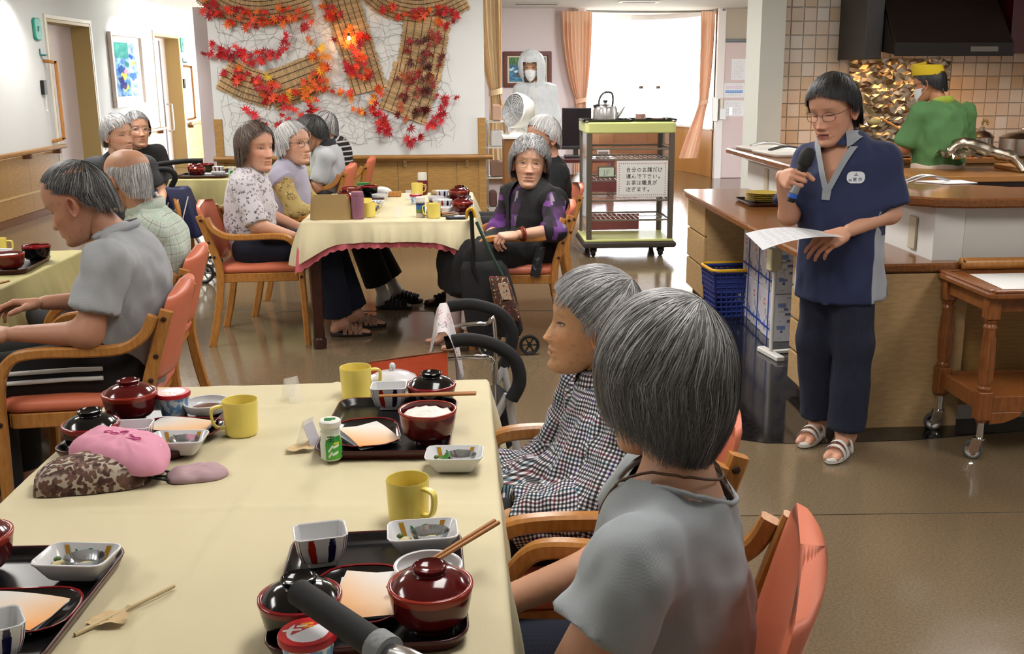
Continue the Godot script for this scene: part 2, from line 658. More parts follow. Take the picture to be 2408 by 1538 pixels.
func head_mesh(mb: MB,xf: Transform3D,sp: Dictionary):
	var skin: Color=sp.skin
	var fine: int=sp.get("fine",64)
	var rows:=[]
	var ys:=[]
	for i in 8: ys.append(lerpf(-0.119,-0.092,i/8.0))
	var mid:=int(fine*0.62)
	for i in mid: ys.append(lerpf(-0.092,0.04,float(i)/mid))
	for i in 13: ys.append(lerpf(0.04,0.118,sin(i/12.0*PI/2)))
	var s0:=mb.v.size()
	var spots:=noise(45.0,int(sp.get("seed",1)),2)
	var cols:=PackedColorArray()
	var lip: Color=sp.get("lip",skin*Color(0.82,0.60,0.60))
	for y in ys:
		var r:=face_row(y)
		var zc:=(r.y+r.z)*0.5
		var hd:=(r.y-r.z)*0.5
		var row:=PackedVector3Array()
		for k in fine+1:
			var t:=2.0*k/fine-1.0
			var th:=PI*(0.55*t+0.45*t*t*t)
			var sn:=sin(th)
			var cs:=cos(th)
			var x:=r.x*signf(sn)*pow(absf(sn),0.93)
			var z:=zc+hd*signf(cs)*pow(absf(cs),0.93)
			if cs>0.0: z+=features(x,y,sp)*smoothstep(0.0,0.35,cs)
			row.append(Vector3(x,y,z))
			var c:=skin
			if cs>0.0:
				var ax:=absf(x)
				var red:=gs(ax-0.042,0.016)*gs(y+0.032,0.016)*0.5+gs(x,0.010)*gs(y+0.040,0.010)*0.5
				c=c.lerp(c*Color(1.06,0.80,0.76),red)
				c=c.lerp(lip,minf(1.0,1.3*gs(x,0.0125)*gs(y+0.0685,0.0050)))
				c=c.lerp(sp.get("brow",Color(0.09,0.08,0.075)),sp.get("browk",0.5)*gs(ax-0.031,0.0115)*gs(y-0.0225-0.1*(0.031-ax)*0.3,0.0026))
				c=c.lerp(c*Color(0.85,0.74,0.70),0.5*gs(ax-0.031,0.014)*gs(y+0.006,0.007))
			var q:=spots.get_noise_3d(x,y,row[-1].z)
			if q>0.25: c=c.lerp(c*Color(0.78,0.66,0.58),(q-0.25)*1.6*sp.get("old",0.6))
			cols.append(c)
		rows.append(row)
	var old:=mb.xf
	mb.xf=mb.xf*xf
	mb.grid(rows,false,true,true)
	for i in cols.size(): mb.c[s0+i]=cols[i]
	for r in rows.size():
		var a:=s0+r*(fine+1)
		var q:=(mb.n[a]+mb.n[a+fine]).normalized()
		mb.n[a]=q; mb.n[a+fine]=q
	var eo: float=sp.get("eyes",0.6)
	var white:=Color(0.40,0.35,0.32)
	for sd in [-1.0,1.0]:
		var ex: float=0.031*sd
		var zz:=face_z(ex,0.001,sp)
		if eo>0.05:
			mb.col=white
			mb.ball(Vector3(ex,0.0,zz-0.0045),Vector3(0.0135,0.0068*eo+0.001,0.0066),14)
			mb.col=Color(0.02,0.014,0.010)
			mb.ball(Vector3(ex+sp.get("gaze",0.0)*0.004,0.0005,zz+0.0003),Vector3(0.0058,minf(0.0058,0.0068*eo+0.0006),0.0022),12)
		for lid in 3:
			var path:=[]
			for i in 9:
				var t:=i/8.0*2.0-1.0
				var x:=ex+0.0145*t
				var y: float=(0.0062*eo+0.0012)*(1.0-t*t)+(0.0025*sd*t if eo>0.05 else -0.003+0.004*t*t)
				if lid==1: y+=0.0022
				if lid==2: y=-(0.0062*eo+0.001)*(1.0-t*t)+0.001
				path.append(Vector3(x,y,face_z(x,y,sp)+(0.0012 if lid==0 else 0.0)))
			mb.col=Color(0.03,0.022,0.02) if lid==0 else skin*Color(0.93,0.86,0.82)
			mb.tube(path,[0.0006,0.0013,0.0018,0.0020,0.0020,0.0020,0.0018,0.0013,0.0006] if lid==0 else [0.0006,0.0014,0.002,0.0023,0.0024,0.0023,0.002,0.0014,0.0006],6,false)
	var mo: float=sp.get("mouth",0.0)
	var lm:=[]
	for i in 11:
		var t:=i/10.0*2.0-1.0
		var x:=0.0215*t
		var y: float=-0.0685-0.0022*t*t+sp.get("smile",0.0)*0.006*t*t
		lm.append(Vector3(x,y,face_z(x,y,sp)+0.0006))
	mb.col=lip*Color(0.35,0.25,0.25)
	mb.tube(lm,0.0011+0.004*mo,6,false)
	for sd in [-1.0,1.0]: mb.ball(Vector3(0.0078*sd,-0.0478,face_z(0.0078*sd,-0.0460,sp)-0.002),Vector3(0.0032,0.0018,0.003),8)
	if sp.get("ears",true):
		for sd in [-1.0,1.0]:
			var er:=[]
			for j in 10:
				var q:=j/9.0
				var row:=PackedVector3Array()
				for k in 20:
					var a:=TAU*k/20
					var lobe:=1.0-0.22*smoothstep(0.2,1.0,-sin(a))
					var hh:=0.0
					if q<=0.7: hh=0.0035+0.0085*gs(q/0.7-0.88,0.13)-0.006*gs(q/0.7-0.35,0.2)*(0.5+0.5*cos(a))
					else: hh=lerpf(0.009,-0.006,(q-0.7)/0.3)
					var qq:=q/0.7 if q<=0.7 else 1.0-(q-0.7)/0.3*0.25
					row.append(Vector3(hh*sd,sin(a)*0.033*qq,cos(a)*0.0185*qq*lobe))
				er.append(row)
			mb.col=skin*Color(1.0,0.86,0.82)
			var keep:=mb.xf
			mb.xf=mb.xf*Transform3D(Basis(Vector3(0,1,0),sd*-0.42)*Basis(Vector3(1,0,0),-0.16),Vector3(sd*0.0735,-0.012,-0.010))
			mb.grid(er,true,true,sd<0)
			mb.xf=keep
	mb.xf=old
	mb.col=Color(1,1,1)
func lerp5(a: Array,az: float) -> float:
	var t:=clampf(absf(az)/PI*(a.size()-1),0,a.size()-1.0001)
	var i:=int(t)
	var q:=t-i
	q=q*q*(3-2*q)
	return lerpf(a[i],a[i+1],q)
func hair_path(a: float,H: Dictionary,lift: float,endk:=0.0) -> Array:
	var r: Vector3=H.r*lift
	var o: Vector3=H.get("o",Vector3(0,0.012,-0.004))
	var cr: Vector3=H.crown
	var e1:=(Vector3(0,0,1)-cr*cr.z).normalized()
	var e2:=cr.cross(e1)
	var tg:=e1*cos(a)+e2*sin(a)
	var al: float=lerp5(H.start,a) if H.has("start") else 0.02
	var out:=[]
	var step: float=H.get("step",0.15)
	var ends: Array=H.ends
	var curl: float=H.get("curl",1.0)
	while al<3.0:
		var d:=cr*cos(al)+tg*sin(al)
		var p:=Vector3(d.x*r.x,d.y*r.y,d.z*r.z)
		var az:=atan2(d.x,d.z)
		var ey: float=lerp5(ends,az)+endk
		if p.y+o.y<ey:
			if out.size()<2: out.append(o+p)
			return out
		if d.y<=0.0:
			out.append(o+p)
			var y:=p.y
			var hp:=Vector3(p.x,0,p.z)
			var y0:=y
			while y+o.y>ey and out.size()<60:
				y-=step*0.11
				var s:=(y0-y)/0.12
				out.append(o+hp*(1.0-0.10*curl*s*s)+Vector3(0,y,0))
			return out
		out.append(o+p)
		al+=step
	return out
func hair_mesh(H: Dictionary,sd: int) -> MB:
	var mb:=MB.new()
	var rng:=RandomNumberGenerator.new()
	rng.seed=sd
	var cols: Array=H.cols
	var o: Vector3=H.get("o",Vector3(0,0.012,-0.004))
	var rows:=[]
	var na:=56
	var ns:=16
	for i in na:
		var path:=hair_path(TAU*i/na,H,0.972)
		var row:=PackedVector3Array()
		for k in ns+1:
			var t:=float(k)/ns*(path.size()-1)
			var j:=mini(int(t),path.size()-2)
			if path.size()<2: row.append(path[0])
			else: row.append(path[j].lerp(path[j+1],t-j))
		rows.append(row)
	rows.append(rows[0])
	mb.col=cols[0]*0.8
	mb.grid(rows,false,true,true)
	var n: int=H.get("n",600)
	var w: float=H.get("w",0.004)
	var wave: float=H.get("wave",0.002)
	var rag: float=H.get("rag",0.014)
	var clump:=noise(3.0,sd+5,2)
	for i in n:
		var a:=TAU*(i+rng.randf())/n
		var lift:=1.0+rng.randf_range(-0.028,H.get("fluff",0.03))
		var path:=hair_path(a,H,lift,rng.randf_range(-rag,rag))
		if path.size()<3: continue
		var st:=int(pow(rng.randf(),H.get("root",1.4))*path.size()*0.75)
		if path.size()-st<3: st=maxi(0,path.size()-3)
		var cc: Color=cols[int(pow(rng.randf(),H.get("dark",1.0))*cols.size()) % cols.size()]
		var pat: float=clump.get_noise_2d(cos(a)*2.0,sin(a)*2.0)
		if H.has("streak") and rng.randf()<H.get("streakp",0.15): cc=H.streak
		cc=cc*(1.0+0.35*pat+rng.randf_range(-0.18,0.18))
		var ph:=rng.randf()*TAU
		var fr:=rng.randf_range(6.0,16.0)
		var wv:=rng.randf_range(0.3,1.0)*wave
		var skew: float=rng.randf_range(-1.0,1.0)*H.get("skew",0.06)
		var last:=mb.v.size()
		var m:=path.size()-st
		var ww:=w*rng.randf_range(0.6,1.3)
		for k in m:
			var p: Vector3=path[st+k]
			var t: Vector3=(path[mini(st+k+1,path.size()-1)]-path[maxi(st+k-1,0)]).normalized()
			var nn: Vector3=((p-o)/(H.r*H.r)).normalized()
			nn.y=maxf(nn.y,-0.1)
			var sd2:=t.cross(nn).normalized()
			var q:=float(k)/(m-1)
			p+=sd2*(sin(ph+q*fr)*wv+skew*q*q*0.12)+nn*sin(ph*2.0+q*fr*0.7)*wv*0.5
			var hw:=ww*0.5*(1.0-0.75*q*q)*(0.6 if k==0 else 1.0)
			var c:=cc
			if H.has("tip"): c=cc.lerp(H.tip*(0.7+0.6*rng.randf()),H.get("tipk",0.8)*q)
			mb.v.append(p-sd2*hw); mb.v.append(p+sd2*hw+nn*hw*0.25)
			mb.n.append((nn-sd2*0.35).normalized()); mb.n.append((nn+sd2*0.35).normalized())
			mb.c.append(c); mb.c.append(c)
			mb.u.append(Vector2(0,q)); mb.u.append(Vector2(1,q))
		for k in m-1:
			var b:=last+k*2
			mb._t(b,b+1,b+2); mb._t(b+1,b+3,b+2)
	return mb
var hand_cache:={}
func hand(pose: String,skin: Color) -> MB:
	var key:=pose+skin.to_html()
	if hand_cache.has(key): return hand_cache[key]
	var curls:={"rest": [[22,26,16],[26,30,18],[30,34,20],[34,36,22]],"grip": [[68,74,40],[72,78,42],[74,80,44],[76,80,44]],"hold": [[52,40,22],[56,44,24],[60,46,26],[62,48,28]],"flat": [[10,12,8],[10,14,8],[12,14,10],[14,18,10]]}
	var th:={"rest": [38,-18,16],"grip": [34,-52,34],"hold": [22,-40,6],"flat": [34,-8,8]}
	var F:=Field.new(0.0036)
	var xs:=[0.029,0.0095,-0.0095,-0.0275]
	var zs:=[0.083,0.087,0.082,0.073]
	var ln:=[[0.042,0.025,0.021],[0.046,0.029,0.022],[0.043,0.027,0.021],[0.034,0.020,0.018]]
	F.bone(Vector3(0,0,-0.03),Vector3(0,0,0.012),0.0235,0.021,0.012,Vector3.UP,1.35)
	for i in 4:
		F.bone(Vector3(xs[i]*0.55,-0.002,0.015),Vector3(xs[i],0.0,zs[i]),0.0155,0.0115,0.012)
	F.bone(Vector3(0.012,-0.008,0.02),Vector3(0.026,-0.008,0.045),0.015,0.014,0.012)
	F.bone(Vector3(-0.018,-0.007,0.02),Vector3(-0.024,-0.006,0.055),0.013,0.011,0.012)
	for i in 4:
		var p:=Vector3(xs[i],0.0,zs[i])
		var ang:=0.0
		var spread: float=xs[i]*1.6
		for j in 3:
			ang+=deg_to_rad(curls[pose][i][j])
			var d:=Vector3(sin(spread)*cos(ang),-sin(ang),cos(spread)*cos(ang))
			var q: Vector3=p+d*ln[i][j]
			var r0: float=[0.0092,0.0082,0.0075][j]*(0.88 if i==3 else 1.0)
			F.bone(p,q,r0*1.02,r0*0.93,0.0035)
			p=q
	var tp:=Vector3(0.022,-0.010,0.022)
	var ta: float=deg_to_rad(th[pose][0])
	var te: float=deg_to_rad(th[pose][1])
	var tl:=[0.038,0.031,0.025]
	var tr:=[0.0135,0.0105,0.0098]
	for j in 3:
		var d:=Vector3(sin(ta)*cos(te),sin(te),cos(ta)*cos(te))
		var q: Vector3=tp+d*tl[j]
		F.bone(tp,q,tr[j],tr[j]*0.88,0.006)
		tp=q
		ta-=deg_to_rad(th[pose][2])*1.2
		te-=0.06
	var mb:=MB.new()
	mb.col=skin
	F.net(mb,null,func(p: Vector3): return skin.lerp(skin*Color(1.0,0.80,0.76),clampf((p.z-0.06)*9.0,0,0.8)))
	hand_cache[key]=mb
	return mb
func hand_xf(wrist: Vector3,elbow: Vector3,up: Vector3,left: bool,bend:=Vector3()) -> Transform3D:
	var z:=((wrist-elbow).normalized()+bend).normalized()
	var y:=(up-z*up.dot(z)).normalized()
	var x:=y.cross(z)
	return Transform3D(Basis(-x if left else x,y,z),wrist+z*0.012)
func seated() -> Dictionary:
	return {"hip": V(0,0.51,-0.03),"waist": V(0,0.66,-0.05),"chest": V(0,0.80,-0.045),"neck": V(0,0.935,-0.03),"head": V(0,1.07,0.005),
		"shl": V(0.165,0.885,-0.04),"shr": V(-0.165,0.885,-0.04),"ell": V(0.215,0.655,0.03),"elr": V(-0.215,0.655,0.03),"wrl": V(0.13,0.60,0.24),"wrr": V(-0.13,0.60,0.24),
		"hpl": V(0.085,0.51,-0.02),"hpr": V(-0.085,0.51,-0.02),"knl": V(0.105,0.495,0.38),"knr": V(-0.105,0.495,0.38),"anl": V(0.10,0.085,0.36),"anr": V(-0.10,0.085,0.36)}
func standing() -> Dictionary:
	return {"hip": V(0,0.80,0),"waist": V(0,0.96,0.005),"chest": V(0,1.10,-0.005),"neck": V(0,1.215,-0.01),"head": V(0,1.345,0.02),
		"shl": V(0.155,1.165,-0.015),"shr": V(-0.155,1.165,-0.015),"ell": V(0.20,0.93,-0.02),"elr": V(-0.20,0.93,-0.02),"wrl": V(0.2,0.72,0.05),"wrr": V(-0.2,0.72,0.05),
		"hpl": V(0.05,0.78,0),"hpr": V(-0.05,0.78,0),"knl": V(0.085,0.42,0.01),"knr": V(-0.085,0.42,0.01),"anl": V(0.085,0.075,-0.02),"anr": V(-0.085,0.075,-0.02)}
func body_field(J: Dictionary,g: float,cell: float) -> Field:
	var F:=Field.new(cell)
	var Z:=Vector3(0,0,1)
	F.bone(J.hpl,J.hpr,0.088*g,0.088*g,0.05,Z,1.0)
	F.bone(J.hip,J.waist,0.118*g,0.112*g,0.06,Z,1.25)
	F.bone(J.waist,J.chest,0.112*g,0.118*g,0.06,Z,1.25)
	F.bone(J.chest,J.neck+V(0,-0.05,0),0.115*g,0.06,0.06,Z,1.25)
	for s in ["l","r"]:
		F.bone(J.chest+V(0,0.05,0),J["sh" + s]+V(0,-0.012,0),0.064*g,0.042*g,0.045)
		F.bone(J["sh" + s]+V(0,-0.012,0),J["el" + s],0.043*g,0.037*g,0.035)
		F.bone(J["el" + s],J["wr" + s],0.0375*g,0.0255,0.03)
		F.bone(J["hp" + s],J["kn" + s],0.080*g,0.054,0.04)
		F.bone(J["kn" + s],J["an" + s].lerp(J["kn" + s],0.6),0.054,0.050,0.03)
		F.bone(J["an" + s].lerp(J["kn" + s],0.6),J["an" + s],0.050,0.033,0.03)
		var an: Vector3=J["an" + s]
		var fd: Vector3=J.get("ft" + s,Vector3(0,0,1))
		F.bone(an,an+V(0,-0.045,0)-fd*0.03,0.033,0.028,0.03)
		F.bone(an+V(0,-0.01,0),an+V(0,-0.058,0)+fd*0.10,0.032,0.022,0.03)
		F.bone(an+V(0,-0.058,0)+fd*0.10+fd.cross(Vector3.UP)*0.018,an+V(0,-0.062,0)+fd*0.165+fd.cross(Vector3.UP)*0.016,0.020,0.015,0.02)
		F.bone(an+V(0,-0.058,0)+fd*0.10-fd.cross(Vector3.UP)*0.020,an+V(0,-0.064,0)+fd*0.150-fd.cross(Vector3.UP)*0.022,0.018,0.013,0.02)
	F.bone(J.neck+V(0,-0.04,-0.005),J.headlow,0.056,0.050,0.035)
	return F
func folds(amp: float,sx: float,sy: float,sd: int) -> Callable:
	var f:=noise(1.0,sd,2)
	return func(p: Vector3,n: Vector3): return p+n*amp*f.get_noise_3d(p.x*sx,p.y*sy,p.z*sx)
func shirt_field(J: Dictionary,g: float,infl: float,sleeve: float,hem: float,cell: float,loose:=0.0) -> Field:
	var F:=Field.new(cell)
	var Z:=Vector3(0,0,1)
	var hp: Vector3=J.waist.lerp(J.hip,1.0)
	var dn: Vector3=(J.hip-J.waist).normalized()
	F.bone(J.waist,J.hip+dn*hem,0.114*g+infl+loose*0.5,0.118*g+infl+loose,0.05,Z,1.18,true)
	F.bone(J.waist,J.chest,0.114*g+infl+loose*0.5,0.120*g+infl,0.06,Z,1.22)
	F.bone(J.chest,J.neck+V(0,-0.045,0),0.116*g+infl,0.064+infl,0.06,Z,1.25)
	for s in ["l","r"]:
		F.bone(J.chest+V(0,0.05,0),J["sh" + s]+V(0,-0.012,0),0.066*g+infl*0.9,0.044*g+infl*0.7,0.045)
		var sh: Vector3=J["sh" + s]
		var el: Vector3=J["el" + s]
		var t:=minf(sleeve,1.0)
		F.bone(sh+V(0,-0.012,0),sh.lerp(el,t),0.045*g+infl*0.75,lerpf(0.050,0.040,t)*g+infl*1.25+loose*0.3,0.04,Vector3(),1.0,sleeve<=1.0)
		if sleeve>1.0: F.bone(el,el.lerp(J["wr" + s],sleeve-1.0),0.041*g+infl,0.034*g+infl*1.1+loose*0.3,0.03,Vector3(),1.0,true)
	return F
func pants_field(J: Dictionary,g: float,infl: float,upto: float,cell: float,ankle:=0.045) -> Field:
	var F:=Field.new(cell)
	var Z:=Vector3(0,0,1)
	F.bone(J.hip,J.waist.lerp(J.hip,0.3),0.118*g+infl,0.112*g+infl,0.05,Z,1.2)
	F.bone(J.hpl,J.hpr,0.089*g+infl,0.089*g+infl,0.05)
	for s in ["l","r"]:
		F.bone(J["hp" + s],J["kn" + s],0.082*g+infl,0.058+infl,0.04)
		F.bone(J["kn" + s],J["kn" + s].lerp(J["an" + s],upto),0.060+infl,ankle+infl,0.03,Vector3(),1.0,true)
	return F
func person(label: String,p: Vector3,yaw: float,J: Dictionary,sp: Dictionary) -> Node3D:
	var o:=thing("person",label,"person",p,yaw)
	var hb:=Basis.from_euler(Vector3(deg_to_rad(sp.get("pitch",0.0)),deg_to_rad(sp.get("turn",0.0)),deg_to_rad(sp.get("tilt",0.0))))
	var hs: float=sp.get("size",1.0)
	var hx:=Transform3D(hb.scaled(Vector3(hs,hs,hs)),J.head)
	J.headlow=hx*V(0,-0.035,-0.022)
	var g: float=sp.get("girth",1.0)
	var body:=MB.new()
	var skin: Color=sp.skin
	var sock=sp.get("sock")
	var F:=body_field(J,g,sp.get("cell",0.013))
	var legc=sp.get("legs",skin)
	F.net(body,null,func(q: Vector3): return legc if q.y<J.hip.y-0.12 and not (sock and q.y<sock[0]) else (sock[1] if sock and q.y<sock[0] else skin))
	body.col=skin
	for s in ["l","r"]:
		if sp.has("hand" + s):
			var hd: Array=sp["hand" + s]
			if hd[1] is Transform3D: body.add(hand(hd[0],skin),hd[1])
			else: body.add(hand(hd[0],skin),hand_xf(J["wr" + s],J["el" + s],hd[1],s=="l",hd[2] if hd.size()>2 else Vector3()))
	head_mesh(body,hx,sp)
	var sk:=mat("skin","ffffff",0.52,0.0,{"vertex_color_use_as_albedo": true,"subsurf_scatter_enabled": true,"subsurf_scatter_strength": 0.06})
	part("body",body,sk,o)
	if sp.has("hair"):
		var hm:=hair_mesh(sp.hair,int(sp.get("seed",1)))
		var hh:=MB.new()
		hh.add(hm,hx)
		part("hair",hh,mat("hair","ffffff",0.5,0.0,{"vertex_color_use_as_albedo": true}),o)
	o.set_meta("hx",hx)
	return o
func glasses(o: Node3D,sp: Dictionary,m: Material,shape:=0):
	var hx: Transform3D=o.get_meta("hx")
	var mb:=MB.new()
	mb.xf=hx
	var zz:=face_z(0.0,0.004,sp)+0.004
	for s in [-1.0,1.0]:
		var loop:=[]
		for i in 25:
			var a:=TAU*i/24
			var q:=pow(absf(cos(a)),0.75)*signf(cos(a))
			var r:=pow(absf(sin(a)),0.75)*signf(sin(a))
			loop.append(V(s*0.033+q*0.0225,-0.004+r*0.0165,zz-absf(s*0.033+q*0.0225)*0.22+0.004))
		mb.tube(loop,0.0011,6,false)
		mb.tube(curve([V(s*0.055,0.004,zz-0.009),V(s*0.069,0.005,zz-0.022),V(s*0.078,0.004,0.0),V(s*0.076,-0.012,-0.022)],4),0.0012,6)
	mb.tube(curve([V(-0.011,0.001,zz),V(0,0.004,zz+0.002),V(0.011,0.001,zz)],4),0.0011,6)
	part("glasses",mb,m,o)
func face_mask(o: Node3D,sp: Dictionary,m: Material,puff:=0.010,loops:=true):
	var hx: Transform3D=o.get_meta("hx")
	var mb:=MB.new()
	mb.xf=hx
	var rows:=[]
	for j in 15:
		var v:=j/14.0
		var row:=PackedVector3Array()
		for k in 25:
			var t:=k/24.0*2.0-1.0
			var top:=-0.010-0.016*absf(t)
			var bot:=-0.122+0.050*pow(absf(t),1.6)
			var y:=lerpf(bot,top,v)
			var yy:=clampf(y,-0.108,0.1)
			var x: float=t*face_row(yy).x*0.99
			var z:=face_z(x,yy,{"nose": 0.9,"old": 0.0})
			var pf:=puff*(1.0-t*t)*sin(v*PI)
			row.append(V(x*1.03,y,z+0.0035+pf))
		rows.append(row)
	mb.grid(rows)
	part("face_mask",mb,m,o)
	if loops:
		var lb:=MB.new()
		lb.xf=hx
		for s in [-1.0,1.0]:
			for q in [-0.03,-0.07]:
				lb.tube(curve([V(s*face_row(q).x*0.97,q,face_z(face_row(q).x*0.93,q,{})+0.004),V(s*0.073,(q-0.02)*0.6,0.02),V(s*0.082,-0.01+(0.02 if q>-0.05 else -0.02),-0.014)],4),0.0016,6)
		part("ear_loop",lb,m,o)
func cuffed(o: Node3D,called: String,F: Field,m: Material,warp=null,uvb:=[],tint=null,clip=null) -> MeshInstance3D:
	var mb:=MB.new()
	F.net(mb,warp,tint,uvb,clip)
	return part(called,mb,m,o)
func collar(o: Node3D,J: Dictionary,m: Material,r:=0.062,h:=0.02,called:="collar"):
	var mb:=MB.new()
	var c: Vector3=J.neck+V(0,0.005,0.0)
	var rows:=[]
	for j in 5:
		var row:=PackedVector3Array()
		for k in 28:
			var a:=TAU*k/28
			var q: float=[0.0,0.006,0.010,0.006,0.0][j]
			row.append(c+V(sin(a)*(r+q+0.003),-0.02*cos(a)+(j-2)*h*0.4,cos(a)*(r+q)))
		rows.append(row)
	mb.grid(rows,true)
	part(called,mb,m,o)
func sandal(o: Node3D,an: Vector3,fd: Vector3,sole: Material,strap: Material,called:="sandal",straps:=[0.05,0.10,0.135]):
	var side:=fd.cross(Vector3.UP)
	var y:=-an.y
	var b:=Basis(side,Vector3.UP,-fd)
	var poly:=PackedVector2Array()
	for i in 26:
		var a:=TAU*i/26
		var t:=cos(a)
		poly.append(Vector2(sin(a)*(0.036+0.010*smoothstep(-0.3,0.8,t)) ,-(t*0.118+0.062)))
	var mb:=MB.new()
	mb.at(Vector3(an.x,0,an.z),b)
	mb.slab(poly,0.002,0.024,0.005)
	var s:=part(called,mb,sole,o)
	var st:=MB.new()
	for q in straps:
		var rows:=[]
		for e in [-0.011,-0.004,0.004,0.011]:
			var row:=PackedVector3Array()
			for k in 11:
				var a:=PI*k/10
				var hgt: float=lerpf(0.076,0.036,clampf((q-0.02)/0.13,0,1))*an.y/0.08
				row.append(Vector3(an.x,0.016,an.z)+fd*(q+e)+side*cos(a)*0.043+Vector3.UP*sin(a)*hgt*(1.0 if absf(e)<0.01 else 0.97))
			rows.append(row)
		st.grid(rows)
	part("strap",st,strap,s)
# ---------------------------------------------------------------- the room
func textures():
	var im:=blank(64,64,Color(0.5,0.5,1))
	for y in 64:
		for x in 64:
			var a:=sin(x*TAU/8.0)*(1.0 if (y/8) % 2==0 else 0.4)
			var b:=sin(y*TAU/8.0)*(1.0 if (x/8) % 2==0 else 0.4)
			im.set_pixel(x,y,Color(0.5+0.18*a,0.5+0.18*b,0.95))
	T.weave=img_tex(im)
	T.rough=ntex(0.03,9,4,"","",256,true,3.0)
	wood("oak","94703c","b0894c",V(1.2,14,1.2),0.45)
	wood("oak_along","875e2d","a67a3e",V(14,14,0.8),0.42)
	wood("oak_side","875e2d","a67a3e",V(0.8,14,14),0.42)
	wood("chair_wood","a0682c","bc8446",V(9,2.2,9),0.33)
	wood("counter_wood","6a4022","8b5a34",V(9,9,1.2),0.16)
	wood("trolley_wood","74421f","925a2e",V(6,1.6,6),0.32)
	wood("dark_wood","2c1510","3f2018",V(8,2,8),0.3)
	var pw:=wood("wall_paper","cdd0cf","d8dbda",V(30,30,30),0.85)
	pw.normal_enabled=true; pw.normal_texture=T.rough; pw.normal_scale=0.3
	var fl:=mat("floor_vinyl","ffffff",0.13)
	fl.albedo_texture=ntex(0.09,4,4,"665845","7c6c54",512)
	fl.normal_enabled=true; fl.normal_texture=ntex(0.008,5,2,"","",256,true,1.6); fl.normal_scale=0.10
	triplanar(fl,V(1.6,1.6,1.6),true)
	fl.metallic_specular=0.62
	var fb:=mat("floor_black","ffffff",0.10)
	fb.albedo_texture=ntex(0.05,6,5,"08080a","26272a",512)
	triplanar(fb,V(1.2,1.2,1.2),true)
	fb.metallic_specular=0.6
	mat("ceiling_white","e6e4e2",0.9)
	mat("pink_wall","d9cdcf",0.85)
	mat("beige_wall","b5a797",0.85)
	mat("door_lilac","c6b5b0",0.6)
	mat("jamb","ab935e",0.5)
	mat("base_brown","6a4426",0.5)
	mat("steel","c9c9c9",0.25,1.0)
	mat("chrome","e0e0e0",0.08,1.0)
	mat("alu","8d8478",0.4,0.7)
	mat("black_plastic","0c0c0d",0.4)
	mat("black_foam","0d0d0f",0.8)
	mat("rubber","101010",0.7)
	mat("white_plastic","dcdbd6",0.35)
	mat("paper","dedfdd",0.8)
	mat("grout","d8d2c8",0.8)
func wbox(x0: float,x1: float,y0: float,y1: float,z0: float,z1: float,mb: MB=null,bev:=0.002) -> MB:
	if mb==null: mb=MB.new()
	mb.box(V((x0+x1)/2,(y0+y1)/2,(z0+z1)/2),V(absf(x1-x0),absf(y1-y0),absf(z1-z0)),bev)
	return mb
